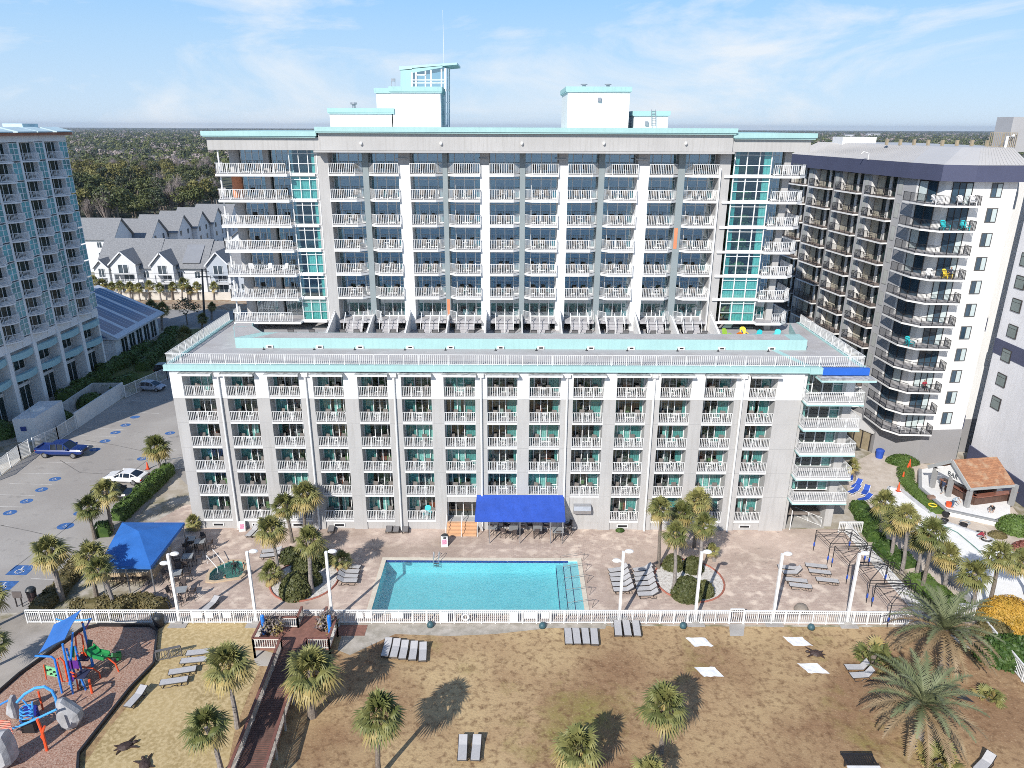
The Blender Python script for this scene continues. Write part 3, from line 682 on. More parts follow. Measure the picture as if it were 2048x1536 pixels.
for x0_, x1_, z in ((-32.1, -20.25, 38.9), (-20.3, 23.0, 39.35), (22.7, 31.3, 38.9)):
    y0_ = 78.7 if z < 39 else 78.45
    mb.box(x0_, x1_, y0_, 100, z + .14, z + .6, 0); mb.box(x0_ + .12, x1_ - .12, y0_ + .12, 100, z, z + .14, 1)
mb.build('roof_cornice', [MINT, MINTL], tower)
mb = MB()
for k_ in range(7): mb.box(-29.6, 30.0, YG + .3, 88, TZ[k_] - .25, TZ[k_] - .02, 1)
mb.poly([(-29.6, 86.5, 18.2), (30, 86.5, 18.2), (30, 86.5, 37.6), (-29.6, 86.5, 37.6)])
for i in range(10):
    for x in TX[i]: mb.box(x - .05, x + .05, YG + .4, 86.5, 18.2, 37.6)
    for z in TZ:
        for _ in range(2):
            x = rnd.uniform(TX[i][0] + .4, TX[i][1] - 1.0); y = YG + rnd.uniform(.5, 1.8); mb.box(x, x + .7, y, y + .6, z, z + rnd.uniform(.6, .95), rnd.choice([2, 3, 4, 4]))
for z in TZ: mb.box(-23.4, -21.9, YG + .8, YG + 2.2, z, z + .7, 4); mb.box(24.2, 26.4, YG + .8, YG + 2, z, z + .8, 2)
mb.build('room_interior', [ROOM, ROOMD, MATS['sage_chair'], MATS['coral_chair'], MATS['bed_white']], tower)
CT = [[(.0, .16, 0), (.84, 1, 0)], [(.86, 1, 0)], [(0, .2, 1), (.8, 1, 0)], [(0, .14, 0)], [(0, .2, 0), (.78, 1, 0)]]
WTs = win_meshes(3.55, 2.4, (.20, .50, .80), [(2.0, 0, .2), (1.05, .8, 1), (2.0, .2, .8), (2.0, .8, 1)], CT, GLT, .09)
mir = lambda mbd: MB().add([(-x, y, z) for x, y, z in mbd.v], [tuple(reversed(f)) for f in mbd.f], 0)
b1 = MB(); pts = [(-1.78, 0), (-1.78, -2.05), (1.0, -2.05), (1.85, -1.15), (1.85, 0)]
b1.prism(pts, -.24, 0, 0); b1.poly([(p[0] * .985, p[1] * .985, .005) for p in pts], 1)
r1 = MB(); railing(r1, (-1.74, -2.0, 0), (.98, -2.0, 0), step=.19, post=1.36, bw=.044); railing(r1, (.98, -2.0, 0), (1.8, -1.15, 0), step=.115); railing(r1, (-1.74, -2.0, 0), (-1.74, -.3, 0), step=.13)
tb_me = [b1.mesh('balcony', [WHITE, SLABG])]; tr_me = [r1.mesh('railing', [RAILW])]
b2 = MB(); b2.prism([(-p[0], p[1]) for p in pts][::-1], -.24, 0, 0); b2.poly([(-p[0] * .985, p[1] * .985, .005) for p in pts][::-1], 1)
tb_me.append(b2.mesh('balcony', [WHITE, SLABG])); tr_me.append(mir(r1).mesh('railing', [RAILW]))
tower_spots = []
for i, (a, b_) in enumerate(TX):
    cx_, sx = (a + b_) / 2, (b_ - a) / 3.55
    for k_, z in enumerate(TZ):
        place_window(WTs, tower, (cx_, YG, z), 0, (sx, 1, 1))
        if k_:
            bal = inst('balcony', tb_me[i % 2], tower, (cx_, YG, z), 0, (sx, 1, 1)); sub('railing', tr_me[i % 2], bal); tower_spots.append((cx_, YG, z))
# corner suites
GC = win_meshes(3.0, 2.44, (.34, .67), [(1.0, 0, .34), (1.0, .34, .67), (1.0, .67, 1), (2.05, 0, .34), (2.05, .34, .67), (2.05, .67, 1)],
                [[(.78, 1, 1)], [(.02, .98, 1)], [(0, .15, 0), (.8, 1, 1)], [(.3, .98, 1)], [(.78, 1, 1)]], glass('corner_glass', (.48, .74, .74), .14), .08)
GS = win_meshes(2.5, 2.42, (.22, .5, .8), [(2.0, .2, .8)], [[(0, .2, 0)], [(.78, 1, 0)], [(0, .16, 1), (.8, 1, 1)], None], GLT)
for k_, z in enumerate(TZ):
    place_window(GC, tower, (-22.15, 79.95, z + .0), 0, None, [1, 0, 3, 0, 4, 1, 0][k_] if k_ != 5 else 1)
    place_window(GC, tower, (25.35, 79.95, z), 0, (1.33, 1, 1), [3, 1, 2, 2, 2, 2, 2][k_])
    for x, s_ in ((-28.2, 1.0), (-24.95, .9)): place_window(GS, tower, (x, 82.0, z), 0, (s_, 1, 1))
    place_window(GS, tower, (28.1, 81.4, z), R(-18), (.6, 1, 1))
    mb = MB(); mb.box(-23.75, -20.96, 79.72, 79.95 + .1, z - .25, z, 0); mb.box(-29.6, -23.7, 78.9, 82.2, z - .25, z - .001, 0); mb.prism([(-29.6, 82.2), (-31.6, 82.2), (-31.6, 80.2), (-31.2, 78.9), (-29.6, 78.9)], z - .25, z - .001, 0)
    mb.poly([(-31.1, 79.0, z + .004), (-23.8, 79.0, z + .004), (-23.8, 82, z + .004), (-31.5, 82, z + .004), (-31.5, 80.2, z + .004)], 1)
    bal = mb.build('corner_balcony', [WHITE, SLABG], tower)
    if k_ or True:
        r_ = MB(); e_ = -23.8 if k_ else -24.6
        railing(r_, (-31.15, 78.95, z), (e_, 78.95, z), step=.19, post=1.3, bw=.044); railing(r_, (-31.15, 78.95, z), (-31.55, 80.2, z), step=.115); railing(r_, (-31.55, 80.2, z), (-31.55, 82.1, z), step=.115); r_.build('railing', RAILW, bal)
    mb = MB(); mb.box(22.4, 27.4, 79.72, 80.05, z - .25, z, 0); mb.prism([(27.4, 82.2), (27.4, 79.2), (30.2, 79.2), (31.1, 80.1), (31.1, 84), (29.9, 84)], z - .25, z - .001, 0)
    mb.poly([(27.5, 81.5, z + .004), (27.5, 79.3, z + .004), (30.1, 79.3, z + .004), (31.0, 80.1, z + .004), (31.0, 83.9, z + .004)], 1)
    bal = mb.build('corner_balcony', [WHITE, SLABG], tower)
    r_ = MB(); railing(r_, (27.5 if k_ else 29.2, 79.25, z), (30.15, 79.25, z), step=.19, post=.95, bw=.044); railing(r_, (30.15, 79.25, z), (31.05, 80.1, z), step=.115); railing(r_, (31.05, 80.1, z), (31.05, 83.9, z), step=.115); r_.build('railing', RAILW, bal)
for x, y in ((-30.9, 79.6),):
    mb = MB(); mb.tube([(x, y, 19.3), (x, y, SOF)], .1, 8); mb.build('corner_post', WHITE, tower)
mb = MB(); mb.lathe([(.55, 0), (.55, 18.35)], 14, (-30.1, 82.0, 19.3)); mb.build('corner_column', GREYW, tower, smooth=False)
mb = MB(); mb.lathe([(.565, 0), (.565, 2.3)], 14, (-30.1, 82.0, TZ[5] + .02)); mb.box(TX[3][0] - .38, TX[3][0] - .02, 80.53, 80.56, 18.4, 21.6); mb.box(TX[8][1] + .02, TX[8][1] + .4, 80.53, 80.56, TZ[3] + .1, TZ[4] - .3); mb.build('orange_panel', mat('terracotta_paint', (.62, .24, .12), .7, .08, 1), tower)
mb = MB(); mb.box(28.9, 29.6, 80.6, 81.2, 18.1, SOF); mb.build('corner_pier', GREYW, tower)
# terrace steps and fences in front of the lowest floor
for i, (a, b_) in enumerate(TX):
    cx_ = (a + b_) / 2
    mb = MB(); mb.box(a, b_, 79.6, YG, 19.05, 19.28, 0)
    for s_ in range(4): mb.box(cx_ - .95, cx_ + .95, 78.3 + s_ * .33, 79.6, 18.14, 18.36 + s_ * .22 - .02 * (s_ == 3), 0)
    for x in (cx_ - 1.0, cx_, cx_ + 1.0): mb.tube([(x, 78.2, 18.15), (x, 78.2, 19.1), (x, 79.6, 20.25), (x, 79.6, 19.28)], .04, 5, 1)
    side = 1 if i % 2 == 0 else -1; xe = b_ if side > 0 else a
    railing(mb, (xe - side * .75, 79.65, 19.28), (xe + side * .05, 80.5, 19.28), step=.12, m=1)
    mb.build('terrace_steps', [SLABG, RAILW], tower)
    if i % 2 == 1 or i == 0:
        x = b_ + .45 if i else a - .6; dx = -x * .02
        mb = MB(); mb.extr([(x, 80.2, 18.14), (x, 75.2, 18.14), (x, 75.2, 18.75), (x, 79.0, 19.9), (x, 80.2, 20.2)], (.14, 0, 0)); mb.tube([(x + .07, 75.2, 19.0), (x + .07, 79.0, 20.15), (x + .07, 80.2, 20.45)], .04, 5); mb.build('terrace_screen', WHITE, tower)
    if i % 2 == 0:
        x = b_ + .22; mb = MB(); mb.extr([(x, 80.5, 18.14), (x, 75.2, 18.14), (x, 75.2, 18.75), (x, 79.0, 19.8), (x, 80.5, 19.9)], (.12, 0, 0)); mb.tube([(x + .06, 75.2, 19.0), (x + .06, 79.0, 20.1)], .035, 5); mb.build('terrace_screen', WHITE, tower)
# penthouses
def pent(px_, pyt, pyc, Y0, Y1, name='penthouse'):
    a, b_ = PL(px_[0], 240, Y0), PL(px_[1], 240, Y0); zt, zc = PL(px_[0], pyt, Y0).z, PL(px_[0], pyc, Y0).z
    mb = MB(); mb.box(a.x, b_.x, Y0, Y1, 39.0, zc, 0); o = mb.build(name, WHITE, tower)
    c = MB(); c.box(a.x - .2, b_.x + .2, Y0 - .2, Y1 + .2, zc, zt, 0); c.box(a.x - .16, b_.x + .16, Y0 - .16, Y1 + .1, zc - .1, zc, 1); c.build('cap', [MINT, MINTL], o)
    return o
pent((660, 786), 216, 225, 85, 92); pent((755, 788), 176, 184, 86.5, 93); pb = pent((784, 882), 173, 183, 85, 94)
pc = pent((1134, 1257), 173, 182, 85, 95); pent((1268, 1336), 222, 230, 86, 92)
lk = MB(); zb = PL(805, 178, 87).z; q = lambda x, y, Y=87.0: PL(x, y, Y)
A_, B_ = q(801, 178), q(892, 178)
lk.extr([q(801, 178), q(824, 178), q(824, 139), q(801, 141)], (0, 5, 0), 0); lk.extr([q(824, 146), q(885, 135), q(885, 131), q(824, 136)], (0, 5, 0), 0)
lo_ = lk.build('lookout_room', MINT, tower)
rf = MB(); rf.extr([q(798, 140), q(914, 129), q(914, 125), q(798, 133)], (0, 5.6, 0), 0); o_ = rf.build('lookout_roof', MINTL, lo_); 
gg = MB(); gg.poly([q(824, 178, 87.1), q(890, 178, 87.1), q(890, 134, 87.1), q(824, 146, 87.1)]); gg.poly([q(892, 250, 86.4), q(899, 250, 90), q(899, 135, 90), q(892, 136, 86.4)]); gg.build('pane', GLT, lo_)
fr = MB()
for x in (824, 832, 851, 862, 883, 890): fr.bar(q(x, 178, 86.98), q(x, 137 + (890 - x) * .12, 86.98), .16, .1)
for y in (160, 166): fr.bar(q(824, y, 86.97), q(890, y, 86.97), .14, .1)
fr.bar(q(832, 150, 86.96), q(851, 150, 86.96), .22, .12)
for y in (180, 205, 228): fr.bar(q(891, y, 86.3), q(899, y, 89.9), .12, .12)
for x, Y in ((891, 86.3), (895.5, 88.2), (899, 89.9)): fr.bar(q(x, 255, Y), q(x, 136, Y), .12, .12)
fr.build('window_frame', RAILW, lo_)
mb = MB(); a = q(888, 128, 89); mb.tube([a, q(885.5, 20, 89)], [.03, .015], 5); mb.build('antenna', WHITE, tower)
for (x, y0_, y1_, Y) in ((708, 216, 205, 87), (1168, 173, 168, 88), (1216, 173, 168, 88)):
    a = q(x, y0_, Y); b_ = q(x, y1_, Y); mb = MB(); h_ = b_.z - a.z; mb.lathe([(.2, 0), (.2, h_ * .6), (.38, h_ * .65), (.38, h_)], 10, a); mb.build('roof_vent', STEEL, tower)
mb = MB()
for x in (1303, 1311): mb.bar(q(x, 252, 85.7), q(x, 219, 85.7), .05)
for y in range(222, 252, 5): mb.bar(q(1303, y, 85.7), q(1311, y, 85.7), .04)
mb.build('roof_ladder', STEEL, tower)
mb = MB()
for x in (783, 790): mb.bar(q(x, 178, 87), q(x, 157, 87), .06)
mb.bar(q(783, 160, 87), q(790, 160, 87), .3, .3); mb.build('roof_aerial', STEEL, tower)
for x in (722, 882, 1044, 1208, 1372):
    a = PL(x, 287, 78.9); mb = MB(); mb.blob(a, .16, .2, .2, 8, 5); mb.build('floodlight', WHITE, tower)
for (x, y) in ((1199, 199), (1296, 246)):
    a = PL(x, y, 84.9); mb = MB(); mb.box(a.x - .18, a.x + .18, 84.75 if x < 1250 else 85.7, 85.05 if x < 1250 else 86.05, a.z - .2, a.z + .2); mb.build('floodlight', STEEL, tower)
# ------------------------------------------------------------------ neighbouring hotel on the left (its lit side faces away)
LWALL = mat('cool_white_stucco', (.80, .81, .82), .8, .05, .5, streak=.12)
GLL = glass('left_glass', (.10, .30, .30), .16)
DOORG = mat('dark_door_glass', (.012, .03, .03), .12, .6, .6, spec=.35)
lh = empty('curved_balcony_hotel', (-69.6, 118.5, 0), 'shaded hotel with rows of curved white balconies and teal glass strips beside the parking lot', 'hotel building', rz=-R(2.07))
def lb(mbd, name, m, par=None): return mbd.build(name, m, par or lh, world=False)
LZ = [35.25 - 2.64 * k_ for k_ in range(10)]; BP = 5.6; NB = 9
mb = MB(); mb.box(-24, -1.6, -52.5, 0, 0, 10.0); mb.box(-24, -.5, -52.5, 0, 10.0, 38.4); mb.box(-1.6, .0, -.4, 0, 0, 10.0)
for i in range(NB):
    y = -BP * i; mb.box(-.6, .22, y - 5.6, y - 5.2, 10.0, 37.9); mb.box(-.6, .2, y - 1.95, y - 1.8, 10.0, 37.9); mb.box(-1.6, .32, y - 5.75, y - 5.0, 0, 10.0)
mb.box(-1.6, .3, -50.6, 0, 37.75, 38.6); mb.box(-1.6, .1, -50.6, 0, 9.9, 11.2)
lb(mb, 'wall', LWALL)
mb = MB(); mb.box(-24, 1.2, -51.4, .5, 38.6, 38.98); lb(mb, 'eave', mat('terracotta_eave', (.36, .15, .09), .7, .1, 1))
mb = MB()
for i in range(12): mb.extr([(1.5, -4.3 * i - 3.7, 39.0), (1.5, -4.3 * i - 3.7, 39.15), (-1, -4.3 * i - 3.7, 39.75), (-1, -4.3 * i - 3.7, 39.0)], (0, 3.3 if i % 2 else 4.0, 0))
mb.box(-5, -2, -6, -2.5, 39.3, 40.2); mb.box(-24, -1, -51, .2, 38.99, 39.3); lb(mb, 'roof', mat('mint_roof', (.48, .62, .66), .6, .08, 1))
arc = [(.25 + 1.15 * math.sin(PI * t / 10) ** .7 * (.75 + .25 * t / 10), -5.25 + 3.4 * t / 10) for t in range(11)]
bm_ = MB(); bm_.prism([(-.5, -5.2)] + [(x, y) for x, y in arc] + [(-.5, -1.95)], -.26, -.06, 0)
lbal = bm_.mesh('balcony', [LWALL])
rm = MB()
for (x, y), (x2, y2) in zip(arc[:-1], arc[1:]):
    rm.bar((x, y, 1.0), (x2, y2, 1.0), .06, .05); rm.bar((x, y, .05), (x2, y2, .05), .05, .05)
    for f in (0, .33, .66): rm.bar((x + (x2 - x) * f, y + (y2 - y) * f, .05), (x + (x2 - x) * f, y + (y2 - y) * f, 1.0), .035, caps=False)
lrail = rm.mesh('railing', [LWALL])
gm = MB(); gm.poly([(.2, -1.8, 0), (.2, -.05, 0), (.2, -.05, 2.4), (.2, -1.8, 2.4)]); gpan = gm.mesh('pane', [mat('teal_spandrel_glass', (.12, .36, .40), .08, .45, .45, spec=.9)])
fm = MB()
for z in (0, .85, 1.65, 2.36): fm.bar((.22, -1.85, z), (.22, 0, z), .1, .07)
for y in (-1.83, -.93, -.04): fm.bar((.23, y, 0), (.23, y, 2.4), .07, .1, caps=False)
gfr = fm.mesh('window', [LWALL])
dmm = MB(); dmm.poly([(-.44, -5.1, .05), (-.44, -2.0, .05), (-.44, -2.0, 2.3), (-.44, -5.1, 2.3)], 1)
for y in (-5.1, -3.9, -2.8, -2.05): dmm.bar((-.41, y, 0), (-.41, y, 2.35), .07, .07, 0)
dme = dmm.mesh('sliding_door', [LWALL, DOORG])
for i in range(6):
    for z in LZ:
        b_ = inst('balcony', lbal, None, (0, 0, 0)); b_.parent = lh; b_.location = (0, -BP * i, z); sub('railing', lrail, b_)
        o = inst('window', gfr, None, (0, 0, 0)); o.parent = lh; o.location = (0, -BP * i, z); sub('pane', gpan, o)
        o = inst('sliding_door', dme, None, (0, 0, 0)); o.parent = lh; o.location = (0, -BP * i, z)
for i in range(6):
    y0_ = -BP * i
    for z in (9.0, 6.0):
        mb = MB(); pts = [(-.1, y0_ - 5.0)] + [(.1 + .55 * math.sin(PI * t / 8), y0_ - 5.0 + 4.9 * t / 8) for t in range(9)] + [(-.1, y0_ - .1)]
        mb.prism(pts, z - .45, z + .45); lb(mb, 'spandrel', mat('blue_mint_band', (.34, .55, .60), .6, .06, 1))
    for z0_, z1_ in ((9.9 - .55, 11.3), (6.5, 8.5), (4.4, 5.5), (.2, 3.9)):
        mb = MB(); mb.poly([(-1.5, y0_ - 4.9, z0_), (-1.5, y0_ - .3, z0_), (-1.5, y0_ - .3, z1_), (-1.5, y0_ - 4.9, z1_)], 1)
        for t in range(5): mb.bar((-1.46, y0_ - 4.9 + 1.13 * t, z0_), (-1.46, y0_ - 4.9 + 1.13 * t, z1_), .08, .08, 0)
        mb.box(-1.5, -1.35, y0_ - 4.9, y0_ - .3, z1_, z1_ + (.45 if z0_ == .2 else .12)); lb(mb, 'window', [LWALL, DOORG])

# ------------------------------------------------------------------ pool house with sloping glass roof
ph = empty('glass_roof_pool_house', (-71, 125, 0), 'low pool house with sloping blue glass roof panels beside the shaded hotel', 'pool house')
def e_(x, y, z): return Vector((x, y, z))
mb = MB(); mb.prism([(-71, 124.5), (-71.6, 142), (-93, 142), (-93, 124.5), (-74, 124.5)], 0, 3.9); mb.build('wall', LWALL, ph)
E0, E1, R0, R1 = e_(-69.8, 123.5, 4.1), e_(-70.4, 143, 4.1), e_(-82.5, 126, 9.6), e_(-83, 143.4, 9.6)
mb = MB(); mb.extr([E0, E1, R1, R0], (0, 0, .3)); mb.extr([e_(-73, 123.5, 4.1), E0, R0, e_(-82.5, 125, 4.1)], (0, .3, 0)); mb.extr([R0, R1, e_(-92, 143.4, 5), e_(-92, 126, 5)], (0, 0, .25)); mb.build('roof', mat('pale_frame', (.55, .58, .63), .5, .05, 1), ph)
GLB = mat('blue_roof_glass', (.02, .06, .16), .08, .2, .5, spec=.8)
L2 = lambda s_, t: E0.lerp(E1, s_).lerp(R0.lerp(R1, s_), t) + Vector((0, 0, .33))
for s_ in (.04, .28, .52, .76):
    mb = MB(); mb.poly([L2(s_, .08), L2(s_ + .18, .08), L2(s_ + .18, .93), L2(s_, .93)]); 
    for f in (.33, .66): mb.bar(L2(s_ + .18 * f, .08), L2(s_ + .18 * f, .93), .09, .06, 1)
    mb.build('roof_pane', [GLB, MATS['pale_frame']], ph)
mb = MB(); mb.poly([e_(-74, 123.4, 4.5), e_(-71.5, 123.4, 4.5), e_(-80, 124.8, 8.2), e_(-81, 124.8, 8.2), e_(-81, 124.6, 4.5)]); mb.build('gable_pane', GLB, ph)
for y in (126.5, 129.5, 132.5, 135.5, 138.5):
    mb = MB(); x = -71.03 - (y - 124.5) * .034; mb.poly([(x + .06, y, .3), (x + .0, y + 2.2, .3), (x + .0, y + 2.2, 3.4), (x + .06, y, 3.4)], 1)
    for t in range(3): mb.bar((x + .08, y + 1.1 * t, .3), (x + .08, y + 1.1 * t, 3.4), .1, .1)
    mb.build('window', [LWALL, DOORG], ph)

# white service building, enclosure walls and fences of the lot
p_ = [G(30, 885), G(62, 882), G(106, 852)]
sb = empty('service_shed', (p_[0].x, p_[0].y, 0), 'small white flat roofed service building between shrubs at the shaded hotel', 'shed')
c0 = G(35, 885); mb = MB(); quad = [c0, c0 + Vector((2.6, .6, 0)), c0 + Vector((2.6 - .2, 7.2, 0)), c0 + Vector((-.6, 6.8, 0))]
mb.prism([(q.x, q.y) for q in quad], 0, 3.3); mb.build('wall', mat('shed_white', (.68, .69, .70), .7, .06, 1), sb)
cc = sum(quad, Vector()) / 4; mb = MB(); mb.lathe([(.9, 3.3), (.9, 3.55), (.6, 3.65)], 12, (cc.x, cc.y, 0)); mb.build('roof_unit', WHITE, sb)
mb = MB(); x_, y_ = quad[0].x + 1.1, quad[0].y + .17; mb.box(x_ - .35, x_ + .35, y_ - .06, y_ + .05, 1.6, 2.2); mb.build('blue_notice', mat('notice_blue', (.03, .06, .25), .5, .1, 3), sb)
W1 = mat('aged_white_wall', (.50, .50, .49), .9, .15, 1.5)
def wall_run(name, pts, h, t, m, label, cat):
    mb = MB()
    for a, b_ in zip(pts[:-1], pts[1:]): mb.bar((a.x, a.y, h / 2), (b_.x, b_.y, h / 2), t, h)
    return tag(mb.build(name, m), label, cat)
wall_run('enclosure_wall', [G(155, 856), G(249, 792)], 2.3, .25, mat('wall_white', (.66, .66, .65), .8, .06, 1), 'plain white masonry wall along the shaded edge of the parking lot', 'wall')
wall_run('enclosure_wall', [G(104, 850), G(190, 790), G(247, 790)], 2.0, .25, W1, 'weathered bare wall behind the white lot wall, around a sunken yard', 'wall')
def fence_obj(name, pts, h, label, cat='fence', step=.13, post=2.4, m=None, group=None):
    a = pts[0]; f = empty(name, (a.x, a.y, 0), label, cat, group)
    for p, q in zip(pts[:-1], pts[1:]):
        mb = MB(); p2, q2 = p.copy(), q.copy(); p2.z = q2.z = 0; railing(mb, p2, q2, h, step, 1e9, .03, 0, .07); mb.build('panel', m or RAILW, f)
        n = max(1, round((q - p).length / post))
        for i in range(n + 1):
            c = p2.lerp(q2, i / n); mb = MB(); mb.box(c.x - .05, c.x + .05, c.y - .05, c.y + .05, 0, h + .1); mb.build('post', m or RAILW, f)
    return f
fence_obj('lot_fence', [G(252, 796), (Vector((-57.6, 114.5, 0))), Vector((-55.5, 150, 0))], 2.0, 'tall white slatted fence between the far parking lot and the hotel hedge')
fence_obj('lot_fence', [G(-20, 968), G(42, 920), G(62, 908)], 2.0, 'tall white fence ending at the gate beside the blue pickup')
fence_obj('lot_fence', [G(70, 905), G(118, 882), G(154, 858)], 2.0, 'tall white fence behind the blue pickup, meeting the plain white wall')
fence_obj('side_fence', [G(335, 942), Vector((-34.4, 84, 0))], 1.5, 'short white fence between the parking lot and the hotel wall')

# ------------------------------------------------------------------ hotel on the right with dark railings
rh = empty('angled_balcony_hotel', (47.4, 88, 0), 'white and grey hotel with black balcony railings and a navy band under its metal roof', 'hotel building', rz=math.atan2(3.8, 29))
RZ = [4.6 + 2.74 * k_ for k_ in range(11)]; RS = 34.5
RW = mat('bright_stucco', (.74, .735, .72), .85, .05, .4, streak=.12); RGR = mat('mid_grey_stucco', (.40, .40, .41), .85, .05, .4); RDG = mat('charcoal_stucco', (.235, .23, .235), .85, .05, .4)
NAVY = mat('navy_paint', (.062, .07, .125), .8, .06, .4); MROOF = mat('grey_metal_roof', (.47, .46, .45), .5, .04, .3)
def rb(mbd, name, m, par=None): return mbd.build(name, m, par or rh, world=False)
w_, g1, g2, bs_ = MB(), MB(), MB(), MB()
NC = 4; YC = lambda j: 3.7 + 7.0 * j
for j in range(NC + 1):
    y = YC(j); (g2 if j in (2, 4) else g1).box(-.0, 1.7, 0 if j == 0 else y - 1.75, y, 4.6, RS)
w_.box(.9, 14, 0.4, 31.5, 4.6, RS)
for j in range(NC):
    y = YC(j); w_.box(.1, 1.7, y, y + .1, 4.6, RS); w_.box(.1, 1.7, y + 5.15, y + 5.25, 4.6, RS)
bs_.box(.1, 14, 0, 31.5, 0, 4.45)
wa = rb(w_, 'wall', RW); rb(g1, 'grey_pier', RGR); rb(g2, 'dark_pier', RDG); 
sl = MB(); sl.box(-.8, 1.7, 0, 5.25, -.2, 0, 0); sl.poly([(-.78, .02, .004), (1.7, .02, .004), (1.7, 5.23, .004), (-.78, 5.23, .004)], 1); sl_me = sl.mesh('balcony', [RW, mat('brown_deck', (.30, .24, .21), .8, .15, 2)])
rr = MB(); railing(rr, (-.75, .05, 0), (-.75, 5.2, 0), 1.05, .14, 1.3, .02); railing(rr, (-.75, .05, 0), (0, .05, 0), 1.05, .14, 9, .02); railing(rr, (-.75, 5.2, 0), (0, 5.2, 0), 1.05, .14, 9, .02); rr_me = rr.mesh('railing', [BLACK])
dr = MB(); dr.poly([(0.86, .1, .05), (0.86, 5.1, .05), (0.86, 5.1, 2.4), (0.86, .1, 2.4)], 1)
for y in (.1, 1.7, 3.4, 5.1): dr.bar((0.83, y, 0), (0.83, y, 2.45), .07, .07)
dr.bar((0.83, .1, 2.4), (0.83, 5.1, 2.4), .08); dr.box(0.75, 0.84, 3.5, 5.0, .05, 2.3, 2); dr.box(0.7, 0.84, 2.0, 2.5, .0, 2.4, 3); dr_me = dr.mesh('sliding_door', [DARKF, DOORG, mat('cream_drape', (.50, .47, .38), .9, .1, 5), RW])
nw = MB(); nw.box(-.04, .02, -1.3, -.4, .4, 2.2, 0); nw.poly([(-.045, -1.22, .48), (-.045, -.48, .48), (-.045, -.48, 2.12), (-.045, -1.22, 2.12)], 1); nw_me = nw.mesh('window', [mat('window_surround', (.30, .30, .30), .6), mat('blind_pane', (.42, .43, .41), .2, .1, .5)])
def ri(name, me, y, z, p=None):
    o = bpy.data.objects.new(name, me); COL.objects.link(o); o.parent = p or rh; o.location = (0, y, z); return o
for j in range(NC):
    for z in RZ:
        b_ = ri('balcony', sl_me, YC(j), z); s_ = sub('railing', rr_me, b_); ri('sliding_door', dr_me, YC(j), z); ri('window', nw_me, YC(j), z)
# the angled corner and the end wall: world points
Q = [Vector((47.4, 88, 0)), Vector((48.9, 84.7, 0)), Vector((51.2, 83.3, 0)), Vector((56.3, 83.65, 0)), Vector((58.0, 86.9, 0))]  # last leg is a return angled edge-on to the sun, shaped to shade dark
rhi = Matrix.Rotation(-rh.rotation_euler[2], 4, 'Z') @ Matrix.Translation((-47.4, -88, 0))
T_ = lambda v: rhi @ Vector(v)
mb = MB(); back = [Vector((66, 87.3, 0)), Vector((66, 95, 0)), Vector((49, 95, 0))]
mb.prism([T_(q)[:2] for q in Q + back], 4.6, RS); rb(mb, 'end_wall', RW)
mb = MB(); bq = [Vector((46.7, 89.6, 0)), Vector((47.1, 86.4, 0)), Vector((51.2, 83.24, 0)), Vector((56.33, 83.6, 0)), Vector((58.02, 86.85, 0))]; mb.prism([T_(q)[:2] for q in bq + back], 0, 4.6); mb.v += []; rb(mb, 'base_wall', mat('base_grey', (.27, .265, .27), .85, .04, .4)); rb(bs_, 'base_wall', MATS['base_grey'])
off = [(46.1, 88.2), (46.3, 83.8), (47.6, 82.0), (51.5, 81.8), (51.6, 83.2), (48.9, 84.6), (47.4, 88.2)]
mb = MB(); mb.prism([T_((*p, 0))[:2] for p in off], -.2, 0, 0); mb.poly([T_((p[0] * .99 + .487, p[1] * .99 + .845, .005)) for p in off], 1); bb = mb.mesh('corner_balcony', [RW, MATS['slab_floor']])
mb = MB()
for a, b_ in zip(off[:4], off[1:5]): railing(mb, T_((*a, 0)) * .985 + T_((48.5, 84.5, 0)) * .015, T_((*b_, 0)) * .985 + T_((48.5, 84.5, 0)) * .015, 1.05, .13, 1.4, .024)
br_ = mb.mesh('railing', [BLACK])
def seg_door(a, b_, n, offs, curt):
    a, b_ = T_(a), T_(b_); d = (b_ - a).normalized(); nn = Vector((d.y, -d.x, 0)) * offs; mb = MB()
    mb.poly([a + nn, b_ + nn, b_ + nn + Vector((0, 0, 2.35)), a + nn + Vector((0, 0, 2.35))], 1)
    for i in range(n + 1): p = a.lerp(b_, i / n) + nn * 1.6; mb.bar(p, p + Vector((0, 0, 2.4)), .07, .07, 0)
    mb.bar(a + nn * 1.6 + Vector((0, 0, 2.38)), b_ + nn * 1.6 + Vector((0, 0, 2.38)), .1, .1, 0)
    for i in curt: 
        p, q = a.lerp(b_, i / n) + nn * 1.3, a.lerp(b_, (i + .92) / n) + nn * 1.3; mb.poly([p + Vector((0, 0, .1)), q + Vector((0, 0, .1)), q + Vector((0, 0, 2.28)), p + Vector((0, 0, 2.28))], 2)
    return mb.mesh('sliding_door', [DARKF, mat('blue_sky_glass', (.03, .06, .09), .05, .3, .5, spec=.9), mat('sheer_curtain', (.46, .53, .53), .7, .06, 4)])
sd1 = [seg_door((47.55, 87.6, 0), (48.5, 85.5, 0), 2, .05, c) for c in ([], [1], [0])]
sd2 = [seg_door((49.5, 84.3, 0), (51.15, 83.32, 0), 3, .05, c) for c in ([], [0, 2], [0, 1, 2], [2])]
wm = MB(); a, b_ = T_((53.3, 83.44, 0)), T_((54.6, 83.53, 0)); d = (b_ - a).normalized(); nn = Vector((d.y, -d.x, 0)); up = Vector((0, 0, 1))
wm.extr([a + up * .75, b_ + up * .75, b_ + up * 2.35, a + up * 2.35], nn * .06, 0)
f = lambda s_, z, o: a.lerp(b_, s_) + up * z + nn * o
